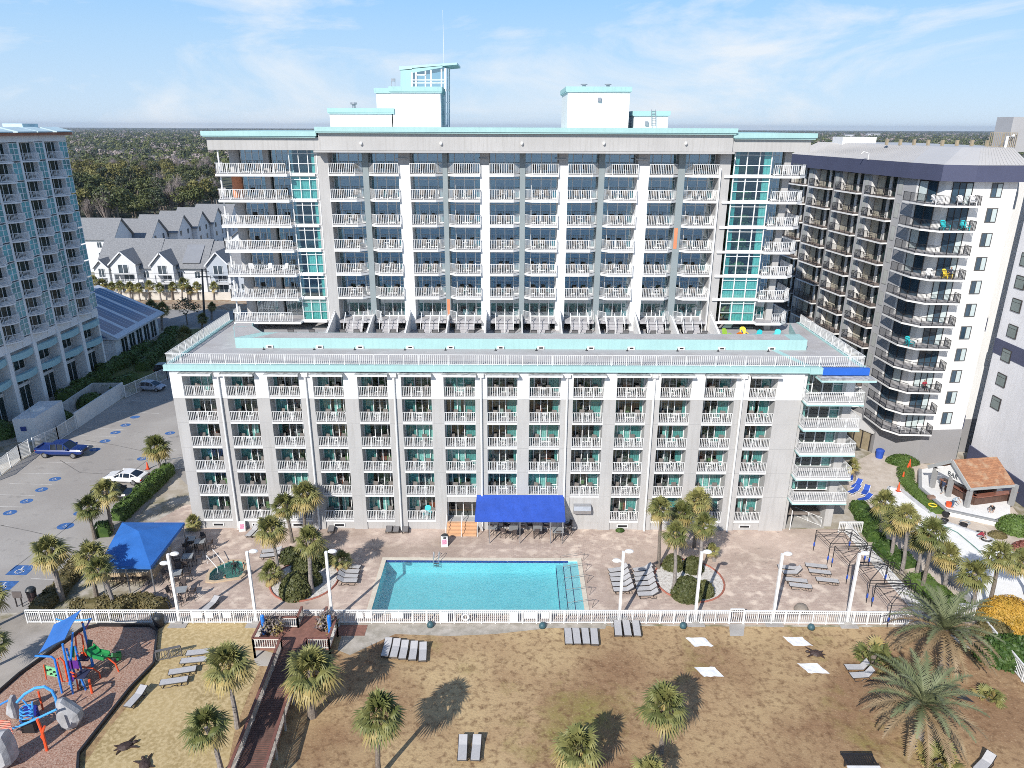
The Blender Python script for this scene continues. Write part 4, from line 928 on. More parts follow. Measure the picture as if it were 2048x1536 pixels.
wm.poly([f(.07, .84, .065), f(.93, .84, .065), f(.93, 2.26, .065), f(.07, 2.26, .065)], 1); wm.poly([f(.5, .86, .07), f(.9, .86, .07), f(.9, 2.24, .07), f(.5, 2.24, .07)], 2); wm.bar(f(.47, .84, .08), f(.47, 2.26, .08), .05, .05, 0)
w_me = wm.mesh('window', [mat('bronze_frame', (.09, .085, .08), .5), MATS['blue_sky_glass'], MATS['sheer_curtain']])
for k_, z in enumerate(RZ):
    b_ = ri('corner_balcony', bb, 0, z); sub('railing', br_, b_); ri('sliding_door', rnd.choice(sd1), 0, z); ri('sliding_door', rnd.choice(sd2), 0, z); ri('window', w_me, 0, z)
mb = MB(); fo = [(42.9, 117), (46.6, 88.5), (47.6, 83.6), (50.6, 82.3), (56.6, 82.65), (58.3, 87), (60, 95), (50, 117)]
mb.prism([T_((*p, 0))[:2] for p in fo], RS, 36.25); rb(mb, 'fascia', NAVY)
mb = MB(); fi = [(46.9, 117), (50.6, 92), (51.6, 87.6), (53.2, 86.6), (56.9, 86.8)]; up_ = [(p[0], p[1], 36.26) for p in fo[:5]]; tp = [(p[0], p[1], 38.0) for p in fi]
for i in range(4): mb.poly([T_(up_[i]), T_(up_[i + 1]), T_(tp[i + 1]), T_(tp[i])])
mb.poly([T_(p) for p in tp] + [T_((60, 95, 38.0)), T_((60, 117, 38.0))]); mb.poly([T_(up_[4]), T_((58.3, 87, 36.26)), T_((58.9, 95, 38.0)), T_(tp[4])])
A0, A1, B0, B1 = Vector(up_[0]), Vector(up_[1]), Vector(tp[0]), Vector(tp[1])
for i in range(60): mb.bar(T_(A0.lerp(A1, i / 60) + up * .02), T_(B0.lerp(B1, i / 60) + up * .02), .05, .07)
for i in range(14): mb.bar(T_(Vector(up_[3]).lerp(Vector(up_[4]), i / 14) + up * .02), T_(Vector(tp[3]).lerp(Vector(tp[4]), i / 14) + up * .02), .05, .07)
rb(mb, 'roof', MROOF)
mb = MB(); a, b_ = PL(1684, 290, 110), PL(1751, 290, 110); mb.extr([T_((a.x, 110, 37.0)), T_((b_.x, 110, 37.0)), T_((b_.x, 110, PL(1700, 274, 110).z)), T_((a.x, 110, PL(1700, 274, 110).z))], T_((0, 3.5, 0)) - T_((0, 0, 0))); rb(mb, 'roof_plant_box', WHITE)
for i in range(9):
    mb = MB(); c = T_(Vector((48.4 + i * 1.3, 99 - i * .9, 38))); mb.box(c.x - .15, c.x + .15, c.y - .15, c.y + .15, 38, 38.7); rb(mb, 'roof_vent', mat('tan_vent', (.35, .29, .2), .7))
mb = MB(); x_ = PL(2026, 245, 92); mb.extr([T_((57.0, 88, 37.5)), T_((60.5, 88, 37.5)), T_((60.5, 88, 41.3)), T_((57.0, 88, 41.3))], T_((0, 3, 0)) - T_((0, 0, 0))); rb(mb, 'stair_tower', RGR)
mb = MB(); railing(mb, T_((54.5, 87.6, 38.0)), T_((57.6, 87.6, 38.0)), 1.6, .2, 1.5, .05); rb(mb, 'roof_screen', MATS['tan_vent'])
mb = MB(); mb.tube([T_((56.4, 87.4, 37.2)), T_((56.4, 87.4, 39.2)), T_((57.1, 87.4, 39.3))], .16, 8); rb(mb, 'roof_pipe', WHITE)
mb = MB(); mb.tube([T_((45.4, 97, 36.2)), T_((45.4, 97, 37.0)), T_((44.7, 97, 37.2)), T_((44.4, 97, 36.9))], .06, 6); rb(mb, 'fascia_lamp', WHITE)
for zz in (17.2, 4.6):
    mb = MB(); mb.extr([T_((56.32, 83.6, zz)), T_((58.02, 86.82, zz)), T_((58.02, 86.82, zz + 1.7)), T_((56.32, 83.6, zz + 1.7))], T_((.04, -.04, 0)) - T_((0, 0, 0))); rb(mb, 'navy_band', NAVY)
mb = MB(); p0, p1 = G(1697, 862), G(1744, 905); mb.extr([T_((44.6, 91.3, 0)), T_((46.9, 87.0, 0)), T_((46.9, 87.0, 2.6)), T_((44.6, 91.3, 2.6))], T_((2.6, 1.2, 0)) - T_((0, 0, 0)), 0)
mb.extr([T_((44.2, 91.4, 2.6)), T_((46.9, 86.5, 2.6)), T_((48.4, 87.6, 3.6)), T_((46.5, 92.6, 3.6))], (0, 0, .12), 1)
for i in range(5): mb.bar(T_((44.57 + .575 * i, 91.27 - 1.075 * i, 0)), T_((44.57 + .575 * i, 91.27 - 1.075 * i, 2.6)), .12, .12, 2)
rb(mb, 'screened_porch', [mat('porch_screen', (.28, .23, .15), .7, .15, 2), MROOF, DARKF])
for (x, y, w0, h0, m_) in ((1776, 885, .5, 1.0, mat('hose_red', (.5, .05, .05), .6)), (1885, 894, .5, .5, WHITE)):
    pass
mb = MB(); mb.box(-.02, .1, 0, 0.01, 0, .01); 
dm_ = MB(); dm_.extr([T_((56.5, 83.9, 0)), T_((57.5, 85.8, 0)), T_((57.5, 85.8, 3.4)), T_((56.5, 83.9, 3.4))], T_((.06, -.05, 0)) - T_((0, 0, 0))); rb(dm_, 'glazed_door', DOORG)

# the building at the right edge
eb = empty('navy_banded_tower', (57.6, 83.2, 0), 'pale grey tower wall with navy bands and a column of small windows at the right', 'tower building')
mb = MB(); mb.box(57.6, 85, 46, 83.2, 0, 52); mb.build('wall', mat('pale_lilac_stucco', (.70, .70, .73), .9, .05, .4, bump=.05, streak=.1), eb)
def RX(x, y, X=57.58):
    d = ray(x, y); t = X / d[0]; return Vector((X, d[1] * t, CAMH + d[2] * t))
mb = MB(); mb.box(57.45, 57.6, 46, 83.3, 0, 2.6); zb = RX(1990, 690); mb.box(57.54, 57.6, 46, 83.25, zb.z - .9, zb.z + .9); mb.build('navy_band', NAVY, eb)
for (x, y) in ((2041, 565), (2033, 611), (2025, 663), (2013, 711), (2003, 760), (1992, 806), (2052, 520)):
    c = RX(x, y); mb = MB(); mb.box(57.5, 57.6, c.y - .8, c.y + .8, c.z - .75, c.z + .75, 0); mb.box(57.48, 57.51, c.y - .68, c.y + .68, c.z - .65, c.z + .3, 1); mb.box(57.48, 57.51, c.y - .68, c.y + .68, c.z + .36, c.z + .65, 1)
    mb.build('window', [DARKF, mat('green_grey_glass', (.10, .14, .14), .08, .2, 1, spec=.8)], eb)

# ------------------------------------------------------------------ bar pavilion
L_, R_ = G(1857, 934, 3.0), G(1940, 979, 3.0); R2 = G(2030, 972, 3.0); dv = R2 - R_; A_ = (L_ + R_) / 2; A_.z = 5.1
# keep the gable square to the ridge as built
bar = empty('bar_pavilion', (A_.x, A_.y, 0), 'brown shingled bar pavilion on grey posts with white gable sign reading BAR', 'bar pavilion')
SHB = brickmat('brown_shingle', (.40, .20, .11), (.29, .14, .08), (.20, .10, .06), 1.0, .35, .18, [((.42, .30, .2), 1.2, .5, .75)])
mb = MB(); mb.extr([R_, R2, A_ + dv, A_], (0, 0, .15)); mb.extr([L_, A_, A_ + dv, L_ + dv], (0, 0, .15)); mb.build('roof', SHB, bar)
mb = MB(); dn = (R_ - L_).normalized(); nf = Vector((dn.y, -dn.x, 0))
mb.extr([L_ + nf * .1 - up * .12, R_ + nf * .1 - up * .12, R_ + nf * .1 + up * .17, A_ + nf * .1 + up * .17, L_ + nf * .1 + up * .17][:3] + [A_ + nf * .1 + up * .2, L_ + nf * .1 + up * .17], nf * .001)
gin = nf * -.35
mb = MB()
for a, b_ in ((L_, A_), (A_, R_)): mb.bar(a + nf * .05, b_ + nf * .05, .12, .4)
mb.bar(R_ - nf * .02 + up * .02, R2 + up * .02, .12, .3); mb.build('fascia', mat('grey_board', (.36, .37, .37), .7, .08, 2), bar)
gb = MB(); gb.extr([L_ * .9 + R_ * .1 + gin - up * .1, R_ * .93 + L_ * .07 + gin - up * .1, A_ + gin - up * .35], nf * -.1); gs = gb.build('gable_sign', WHITE, bar)
def text_mesh(s, size, ext=.02):
    c = bpy.data.curves.new('lettering', 'FONT'); c.body = s; c.size = size; c.extrude = ext; c.align_x = 'CENTER'; c.resolution_u = 2
    o = bpy.data.objects.new('lettering', c); me = bpy.data.meshes.new_from_object(o); bpy.data.objects.remove(o); return me
def put_text(s, size, pos, rightv, m, parent, upv=(0, 0, 1)):
    me = text_mesh(s, size); me.materials.append(m); o = bpy.data.objects.new('lettering', me); COL.objects.link(o)
    r_ = Vector(rightv).normalized(); u_ = Vector(upv).normalized(); n_ = r_.cross(u_)
    M = Matrix.Translation(Vector(pos) - Vector(OFF.get(parent.name, tuple(parent.location)))) @ Matrix(((r_.x, u_.x, n_.x, 0), (r_.y, u_.y, n_.y, 0), (r_.z, u_.z, n_.z, 0), (0, 0, 0, 1)))
    o.parent = parent; o.matrix_local = M; return o
put_text('BAR', .75, (L_ * .47 + R_ * .53) + gin + nf * .03 + up * .12, dn, mat('sign_dark', (.05, .06, .07), .6), gs)
PT = [G(1880, 977), G(1900, 1010), G(1937, 1022), G(2014, 1024)]
for p in (L_.lerp(R_, .10), L_.lerp(R_, .5), L_.lerp(R_, .94), R2 - dv * .06, L_ + dv * .9 + (R_ - L_) * .1):
    mb = MB(); mb.rbox((p.x - nf.x * .5, p.y - nf.y * .5), .42, .42, .6, 3.1, math.atan2(dn.y, dn.x)); mb.build('post', mat('post_grey', (.30, .30, .30), .8, .08, 2), bar)
c1, c2, c3 = L_.lerp(R_, .12) - nf * 1.6, L_.lerp(R_, .9) - nf * 1.6, R2 - nf * 1.6 - dn * 1.0
mb = MB(); WOODD = mat('dark_wood', (.10, .055, .04), .6, .25, 3)
for a, b_ in ((c1, c2), (c2, c3)):
    mb.bar((a.x, a.y, 1.05), (b_.x, b_.y, 1.05), .3, .9); mb.bar((a.x, a.y, 1.62), (b_.x, b_.y, 1.62), .75, .1, 1)
mb.build('counter', [WOODD, mat('red_wood_top', (.24, .10, .07), .4, .2, 3)], bar)
bw = MB(); a, b_ = L_ - nf * 4.5 + dn * .5, R_ - nf * 4.5 - dn * .6; bw.bar((a.x, a.y, 1.8), (b_.x, b_.y, 1.8), .2, 2.4); bw.build('back_wall', WOODD, bar)
WP = mat('white_plaster', (.76, .76, .75), .85, .05, 1)
pl = [G(1838, 948), G(1838, 985), G(1890, 1030), G(1990, 1052), G(2018, 1040), G(2018, 1000), G(1960, 960), G(1880, 940)]
mb = MB(); mb.prism([(p.x, p.y) for p in pl], 0, .6); tag(mb.build('bar_terrace', WP), kind='structure')
mb = MB()
for a, b_ in zip(pl[:4], pl[1:5]): mb.bar((a.x, a.y, .66), (b_.x, b_.y, .66), .35, .14)
tag(mb.build('terrace_coping', mat('grey_coping', (.28, .29, .30), .7)), 'dark grey coping along the edge of the white bar terrace', 'coping')

# ------------------------------------------------------------------ right-hand grounds
sheet('plaza_pavement', [G(1690, 935), G(1745, 905), G(1860, 930), G(1905, 905), G(2000, 980), G(2060, 1060), G(2120, 1180), G(2000, 1300), G(1900, 1235), G(1700, 1020)], .0, mixmat('beige_pavement', [(.52, .45, .38), (.44, .375, .31), (.58, .51, .44)], [.3, 1.0], .9))
riv = [G(1762, 1012), G(1800, 1062), G(1850, 1112), G(1905, 1165), G(1962, 1235), G(2060, 1262), G(2140, 1200), G(2048, 1128), G(1985, 1082), G(1930, 1060), G(1885, 1045), G(1840, 1012), G(1803, 982), G(1778, 976)]
sheet('river_basin_floor', riv, .008, WP)
mb = MB()
for i, (a, b_) in enumerate(zip(riv, riv[1:] + riv[:1])):
    h_ = .8 if i < 4 else .25; mb.bar((a.x, a.y, h_ / 2), (b_.x, b_.y, h_ / 2), .3, h_)
tag(mb.build('river_basin_kerb', mat('raw_render', (.50, .51, .53), .9, .15, 1.5)), 'low rendered kerb around the drained white lazy river under repair', 'kerb')
mb = MB(); mb.tube([G(1880, 1048, .1), G(1915, 1065, .1), G(1945, 1090, .1), G(1962, 1105, .1)], .05, 5); tag(mb.build('garden_hose', mat('hose_green', (.12, .25, .22), .5)), 'pale green hose lying across the drained white river basin', 'hose')
# ------------------------------------------------------------------ foliage
def leaves_np(centers, radii, n, leaf, rs, squash=1.0, up_bias=.25, inner=.75):
    """n leaf quads on the shells of clumps: returns vertices (4n,3)"""
    k = len(centers); ci = rs.randint(0, k, n); c = np.asarray(centers)[ci]; r_ = np.asarray(radii)[ci][:, None]
    d = rs.normal(size=(n, 3)); d[:, 2] += up_bias; d /= np.linalg.norm(d, axis=1)[:, None]
    p = c + d * r_ * rs.uniform(inner, 1.05, (n, 1)) * np.array([1, 1, squash])
    nr = d + rs.normal(size=(n, 3)) * .55; nr /= np.linalg.norm(nr, axis=1)[:, None]
    t = np.cross(nr, rs.normal(size=(n, 3))); t /= np.linalg.norm(t, axis=1)[:, None]; b_ = np.cross(nr, t)
    s = leaf * rs.uniform(.6, 1.3, (n, 1)); v = np.stack([p - t * s * .5, p + b_ * s * .32, p + t * s * .5, p - b_ * s * .32], 1)
    return v.reshape(-1, 3)
def np_mesh(name, v, mats, extra=None):
    n = len(v) // 4; vs = [tuple(q) for q in v]; fs = [(4 * i, 4 * i + 1, 4 * i + 2, 4 * i + 3) for i in range(n)]; mi = [0] * n
    if extra:
        o = len(vs); vs += extra.v; fs += [tuple(a + o for a in f) for f in extra.f]; mi += extra.m
    me = bpy.data.meshes.new(name); me.from_pydata(vs, [], fs)
    for q in (mats if isinstance(mats, list) else [mats]): me.materials.append(q)
    if any(mi): me.polygons.foreach_set('material_index', mi)
    me.update(); return me
def clumps(rs, n, rx, rz, cz, cr):
    c = []
    for i in range(n):
        a = rs.uniform(0, 2 * PI); u = rs.uniform(-.45, 1); q = math.sqrt(max(0, 1 - u * u)) * rs.uniform(.55, 1.0)
        c.append((rx * q * math.cos(a), rx * q * math.sin(a), cz + rz * u * .8))
    return c, [cr * rs.uniform(.7, 1.25) for _ in range(n)]
def crown_mesh(seed, rx, rz, cz, ncl, nleaf, leaf, m, cr=None, squash=.8):
    rs = np.random.RandomState(seed); c, r_ = clumps(rs, ncl, rx, rz, cz, cr or rx * .36)
    return np_mesh('crown', leaves_np(c, r_, nleaf, leaf, rs, squash), m)
def twig_mesh(seed, rx, rz, cz, n, m):
    rs = random.Random(seed); mb = MB()
    for i in range(n):
        a = rs.uniform(0, 2 * PI); u = rs.uniform(.05, 1.1); e = Vector((rx * math.sin(u) * math.cos(a), rx * math.sin(u) * math.sin(a), cz + rz * math.cos(u))) * rs.uniform(.8, 1.05)
        s_ = Vector((e.x * .25, e.y * .25, cz * .55)); mid = s_.lerp(e, .55) + Vector((rs.uniform(-.4, .4), rs.uniform(-.4, .4), .3))
        w_ = .13; side = Vector((-math.sin(a), math.cos(a), 0)) * w_
        mb.add([s_ - side, s_ + side, mid + side * .7, mid - side * .7], [(0, 1, 2, 3)]); mb.add([mid - side * .7, mid + side * .7, e], [(0, 1, 2)])
        for _ in range(5):
            q = mid.lerp(e, rs.random()); t = q + Vector((rs.uniform(-1, 1), rs.uniform(-1, 1), rs.uniform(0, 1.2))) * rx * .3; mb.add([q - side * .5, q + side * .5, t], [(0, 1, 2)])
    return mb.mesh('crown', [m])
def trunk_mesh(h, r0, r1, m, limbs=0, seed=1, lean=(0, 0)):
    rs = random.Random(seed); mb = MB(); pts = [(lean[0] * t * t + rs.uniform(-.05, .05) * h * .1 * (0 < t < 1), lean[1] * t * t, h * t) for t in (0, .25, .5, .75, 1)]
    mb.tube(pts, [r0 * 1.25, r0, (r0 + r1) / 2, r1 * 1.1, r1], 8)
    for i in range(limbs):
        a = rs.uniform(0, 2 * PI); z = h * rs.uniform(.55, .9); mb.tube([(0, 0, z), (math.cos(a) * h * .18, math.sin(a) * h * .18, z + h * .25), (math.cos(a) * h * .3, math.sin(a) * h * .3, z + h * .4)], [r1, r1 * .6, r1 * .25], 5)
    return mb.mesh('trunk', [m])
def fan(mb, base, az, el, pet, rad, droop, m, rs, nb=15):
    """one palmetto leaf: stalk, then a folded fan of tapering blades"""
    o = Vector((math.cos(az) * math.cos(el), math.sin(az) * math.cos(el), math.sin(el))); s_ = Vector((-math.sin(az), math.cos(az), 0)); n_ = o.cross(s_)
    hub = base + o * pet - Vector((0, 0, droop * .25)); side = s_ * .022
    mb.add([base - side, base + side, hub + side, hub - side], [(0, 1, 2, 3)], m)
    for i in range(nb):
        t = (i / (nb - 1) * 2 - 1); th = t * R(100); L = rad * (1 - .28 * abs(t)) * rs.uniform(.88, 1.08)
        d = o * math.cos(th) + s_ * math.sin(th); d = (d - n_ * (.28 if n_.z > 0 else -.28) * abs(t)).normalized()
        w_ = d.cross(n_).normalized() * .062
        mid = hub + d * L * .55 - Vector((0, 0, droop * .18)); tip = hub + d * L - Vector((0, 0, droop * rs.uniform(.5, .95)))
        mb.add([hub - w_ * .35, hub + w_ * .35, mid + w_, mid - w_], [(0, 1, 2, 3)], m); mb.add([mid - w_, mid + w_, tip], [(0, 1, 2)], m)
def sabal_crown(seed, nl=34, old=.28, lo=-60):
    rs = random.Random(seed); mb = MB()
    for i in range(nl):
        t = i / nl; el = R(lo + (88 - lo) * t ** .85 + rs.uniform(-10, 10)); az = i * 2.39996 + rs.uniform(-.25, .25)
        fan(mb, Vector((rs.uniform(-.08, .08), rs.uniform(-.08, .08), rs.uniform(-.15, .15))), az, el, rs.uniform(.65, .95), rs.uniform(.95, 1.2), .35 + .3 * math.cos(el), 1 if t < old and rs.random() < .8 else 0, rs)
    mb.blob((0, 0, -.2), .2, .2, .35, 8, 5, 1)
    for i in range(6): fan(mb, Vector((0, 0, .05)), i * 1.05 + .3, R(rs.uniform(62, 86)), rs.uniform(.4, .7), rs.uniform(.8, 1.05), .2, 0, rs)
    return mb.mesh('crown', [PALMG, PALMY])
SAB = [sabal_crown(3, 38), sabal_crown(5, 32, .25, -55), sabal_crown(11, 44, .42, -68), sabal_crown(17, 27, .2, -48)]
def date_crown(seed, L=4.0, nf=54):
    rs = random.Random(seed); mb = MB()
    for i in range(nf):
        t = i / nf; el = R(-28 + 108 * t + rs.uniform(-7, 7)); az = i * 2.39996 + rs.uniform(-.3, .3); m = 1 if t < .5 else 0; n = 34; LL = L * rs.uniform(.85, 1.05)
        pts = []; h = Vector((math.cos(az), math.sin(az), 0)); s_ = Vector((-math.sin(az), math.cos(az), 0)); p = Vector((0, 0, 0)); e = el
        for k_ in range(n + 1):
            pts.append(p.copy()); e -= R(72 if t > .3 else 52) / n * (k_ / n + .45); p = p + (h * math.cos(e) + Vector((0, 0, math.sin(e)))) * LL / n
        for k_ in range(2, n):
            d = (pts[k_ + 1] - pts[k_]).normalized(); u_ = d.cross(s_); ll = .52 * math.sin(PI * (k_ / n * .86 + .12)) + .06
            for sg in (-1, 1):
                q = (s_ * sg * .85 + d * .7 - u_ * (-.25 if u_.z > 0 else .25) + Vector((rs.uniform(-.1, .1), rs.uniform(-.1, .1), rs.uniform(-.25, .1)))).normalized(); w_ = d * .058
                mb.add([pts[k_] - w_, pts[k_] + w_, pts[k_] + q * ll], [(0, 1, 2)], m)
        for k_ in range(0, n, 3): a, b_ = pts[k_], pts[min(n, k_ + 3)]; mb.add([a - s_ * .03, a + s_ * .03, b_ + s_ * .02, b_ - s_ * .02], [(0, 1, 2, 3)], m)
    return mb.mesh('crown', [DATEG, DATED])
def palm(base, crown, width, label, proto=None, r=.17, group=None, bark=None, name='sabal_palm', cat='palm tree', cme=None, cr=2.1):
    b_ = G(*base); c = PL(crown[0], crown[1], b_.y); t = empty(name, b_, label, cat, group)
    h = c.z; dx = c.x - b_.x
    o = bpy.data.objects.new('trunk', trunk_mesh(h, r, r * .82, bark or rnd.choice([BARK, BARKG]), 0, rnd.randrange(99), (dx, rnd.uniform(-.2, .2)))); COL.objects.link(o); o.parent = t
    k = bpy.data.objects.new('crown', cme or SAB[proto if proto is not None else rnd.randrange(4)]); COL.objects.link(k); k.parent = t
    zc = b_.y * math.cos(PITCH) + (CAMH - h) * math.sin(PITCH); s_ = width / FPX * zc / (2 * cr) * (1.2 if width < 80 else 1.08)
    k.location = (dx, 0, h); k.scale = (s_,) * 3; k.rotation_euler = (rnd.uniform(-.08, .08), rnd.uniform(-.08, .08), rnd.uniform(0, 6.28))
    return t
# palms of the lawn
palm((475, 1455), (455, 1325), 122, 'tall slim palm on the tan lawn, nearest the four flat grey loungers', 2)
palm((444, 1548), (412, 1450), 112, 'open crowned palm at the bottom edge of the tan lawn, beside the boardwalk railing', 3)
palm((625, 1432), (622, 1338), 140, 'stout palm with thick cross hatched trunk, right beside the boardwalk deck', 2, .30)
palm((758, 1556), (758, 1425), 128, 'palm standing alone in the brown lawn between the boardwalk and two bottom loungers', 0)
palm((1152, 1568), (1156, 1492), 128, 'short wide palm at the bottom edge of the lawn, centre', 2, .2)
palm((1322, 1504), (1328, 1408), 124, 'full round palm in the brown lawn below the white cloths', 0)
palm((1292, 1610), (1300, 1540), 92, 'low palm crown cut by the bottom edge, below the full round palm', 1)
palm((-25, 1262), (-22, 1190), 84, 'palm at the left edge of the frame beside the blue painted bays', 1)
palm((-30, 1345), (-18, 1285), 74, 'palm fronds at the left edge above the sandy path', 3)
# car park and canopy
palm((322, 948), (313, 892), 62, 'palm between the hotel corner and the orange traffic cone', 2)
palm((190, 1078), (176, 1012), 62, 'left palm of the pair in front of the parked white coupe', 0)
palm((225, 1066), (211, 980), 66, 'right palm of the pair in front of the parked white coupe', 1)
palm((124, 1200), (98, 1100), 92, 'large palm at the parking lot edge, left of the blue canopy', 2, .24)
palm((193, 1192), (182, 1108), 78, 'palm leaning over the left corner of the blue bar canopy', 1)
palm((230, 1218), (196, 1135), 66, 'slanting thin palm in the shrubs in front of the blue bar canopy', 3)
palm((388, 1058), (386, 1042), 40, 'small low palm at the hotel corner beside the blue canopy', 1)
# left pool island
palm((560, 1162), (541, 1056), 72, 'leaning palm on the left rim of the island bed by the hot tub', 2)
palm((624, 1186), (619, 1078), 82, 'straight palm at the front of the island bed left of the pool', 0, .2)
palm((585, 1085), (567, 1008), 66, 'rear left palm of the island bed left of the pool', 1)
palm((611, 1078), (610, 988), 72, 'rear right palm of the island bed, tallest there', 2)
palm((545, 1165), (541, 1142), 56, 'knee high palm between the hot tub and the leaning palm', 3)
palm((687, 1140), (684, 1118), 48, 'low palm at the head of four loungers left of the pool', 3)
# right pool island
palm((1316, 1136), (1321, 1014), 62, 'leftmost palm of the island bed behind the two lounger rows', 1)
palm((1347, 1188), (1351, 1066), 64, 'front palm of the right island bed, beside the clipped bush', 0)
palm((1360, 1112), (1365, 1024), 62, 'middle palm at the back of the right island bed', 2)
palm((1398, 1152), (1407, 1048), 62, 'right palm of the right island bed, behind a lamp post', 0)
palm((1388, 1095), (1396, 998), 64, 'tallest rear palm of the right island bed', 2)
palm((1428, 1122), (1424, 1098), 34, 'small shaded palm at the right end of the right island bed', 3)
# row between the deck and the lazy river
for i, (b_, c, wd, s_) in enumerate([((1757, 1083), (1769, 1002), 62, 'palm nearest the blue loungers, first of the row along the dry river'), ((1780, 1124), (1793, 1040), 66, 'thick trunked palm with a split base in the row along the dry river'), ((1803, 1146), (1813, 1030), 66, 'palm just behind the bright hedge, second clump of the dry river row'),
        ((1834, 1146), (1843, 1078), 58, 'slim palm behind the tallest one of the dry river row'), ((1842, 1186), (1866, 1062), 74, 'tallest leaning palm of the dry river row'), ((1888, 1178), (1897, 1108), 66, 'palm with clear grey trunk right of the tallest in the dry river row'),
        ((1945, 1218), (1948, 1146), 84, 'wide palm above the bigger date palm, by the fence corner'), ((1975, 1226), (2000, 1108), 80, 'last palm of the dry river row, against the white basin'), ((2052, 1190), (2042, 1120), 66, 'palm at the right edge in front of the white basin')]): palm(b_, c, wd, s_, i % 3)
palm((1708, 960), (1706, 930), 34, 'dark small palm between the corner balconies and the paved plaza', 3)
DC = date_crown(4)
palm((1886, 1340), (1890, 1260), 190, 'grey green date palm arching over the right end of the pool fence', cme=DC, r=.33, name='date_palm', cr=3.6)
palm((1832, 1490), (1846, 1410), 206, 'broad date palm with drying lower fronds, in the lawn by the right loungers', cme=date_crown(9), r=.36, name='date_palm', cr=3.6)
def palmetto(c, wd, label, seed):
    b_ = G(*c); t = tag(bpy.data.objects.new('saw_palmetto', None), label, 'shrub'); COL.objects.link(t); t.location = b_
    rs = random.Random(seed); mb = MB()
    for i in range(26):
        fan(mb, Vector((rs.uniform(-.4, .4), rs.uniform(-.4, .4), .05)), i * 2.4, R(rs.uniform(12, 80)), rs.uniform(.6, .95), rs.uniform(.65, .9), .3, 1 if rs.random() < .25 else 0, rs, 13)
    mb.build('foliage', [PALMG, PALMY], t, world=False); s_ = wd / FPX * (b_.y * .94 + 13.4) / 3.1; t.scale = (s_,) * 3
    mb = MB(); mb.lathe([(.3, 0), (.2, .5)], 8); mb.build('stem', BARK, t, world=False)
palmetto((1747, 1322), 100, 'bushy palmetto clump above the pair of right lawn loungers', 1)
palmetto((1979, 1400), 68, 'small dark palmetto near the right fence', 2)
palmetto((1876, 1530), 104, 'palmetto clump below the broad date palm, at the bottom edge', 3)

# bushes and hedges
def bush(c, rx, ry, rz, label, m=BUSH, n=900, leaf=.14, name='clipped_bush', cat='bush', group=None, z0=.0, seed=None):
    b_ = G(*c) if len(c) == 2 else Vector(c); rs = np.random.RandomState(seed or rnd.randrange(9999))
    d = rs.normal(size=(n, 3)); d[:, 2] = np.abs(d[:, 2]) * .9 + .0; d /= np.linalg.norm(d, axis=1)[:, None]
    q = rs.uniform(.93, 1.06, (n, 1)); p = d * q * np.array([rx, ry, rz]); p[:, 2] = np.maximum(p[:, 2], .03)
    nr = d + rs.normal(size=(n, 3)) * .6; nr /= np.linalg.norm(nr, axis=1)[:, None]; t = np.cross(nr, rs.normal(size=(n, 3))); t /= np.linalg.norm(t, axis=1)[:, None]; k = np.cross(nr, t)
    s_ = leaf * rs.uniform(.6, 1.3, (n, 1)); v = np.stack([p - t * s_, p + k * s_ * .6, p + t * s_, p - k * s_ * .6], 1).reshape(-1, 3)
    ex = MB(); ex.blob((0, 0, 0), rx * .95, ry * .95, rz * .95, 14, 8, 0, .03, 0.0)
    o = bpy.data.objects.new(name, np_mesh(name, v, m, ex)); COL.objects.link(o); o.location = (b_.x, b_.y, z0); return tag(o, label, cat, group)
bush((593, 1186), 1.45, 1.4, 2.0, 'largest round clipped bush at the front of the left island bed', n=2200)
bush((582, 1120), 1.05, 1.0, 1.3, 'clipped bush at the back left of the left island bed', n=1300)
bush((613, 1138), 1.35, 1.2, 1.5, 'clipped bush in the middle of the left island bed', n=1600)
bush((640, 1125), 1.3, 1.1, 1.6, 'tall clipped bush at the back right of the left island bed', n=1500)
bush((625, 1165), .9, .8, 1.2, 'small clipped bush behind the straight island palm', n=800)
bush((1373, 1192), 1.35, 1.25, 1.9, 'large clipped bush at the front of the right island bed', n=2000)
bush((1345, 1135), .95, .9, 1.35, 'round clipped bush behind the front palm of the right island bed', n=1000)
bush((1385, 1140), 1.0, .9, 1.4, 'round clipped bush at the back of the right island bed', n=1000)
bush((1408, 1188), .85, .8, 1.3, 'clipped bush at the right end of the right island bed, by the lamp post', n=900)
bush((1805, 925), 2.0, 1.3, 1.0, 'oval dark green hedge against the grey hotel base', HEDG, 2600, .1)
bush((2030, 1060), 1.8, 1.6, 1.6, 'round green bush right of the bar terrace', HEDG, 1500, .13)
bush((2050, 1100), 1.2, 1.0, .9, 'reddish shrub at the right edge above the white basin', leafmat('red_shrub', (.16, .05, .04), (.30, .12, .09), 2), 700, .12)
bush((1995, 1072), .9, .7, .5, 'low yellow green shrub beside the bar terrace steps', HEDB, 400, .1)
bush((2010, 1245), 2.3, 1.8, 2.4, 'golden yellow flowering bush at the right edge', leafmat('golden_leaf', (.20, .14, .02), (.46, .27, .04), .9), 4200, .09)
bush((2020, 1315), 2.8, 1.8, 1.7, 'green bush below the golden bush, outside the right fence', HEDG, 2000, .16)
bush((1985, 1275), 1.6, 1.4, 1.4, 'mixed olive shrub left of the golden bush', HEDB, 1000, .15)
bush((-12, 872), 3.0, 2.2, 2.2, 'rounded dark shrub at the left edge by the white service building', HEDG, 1400, .2); bush((72, 868), 1.5, 1.4, 1.6, 'dark shrub in front of the white service building', HEDG, 900, .18)
bush((122, 838), 1.5, 1.4, 1.2, 'dark shrub inside the sunken yard wall', HEDG, 700, .18); bush((185, 810), 2.2, 2.0, 1.8, 'large dark shrub in the sunken yard', HEDG, 900, .2)
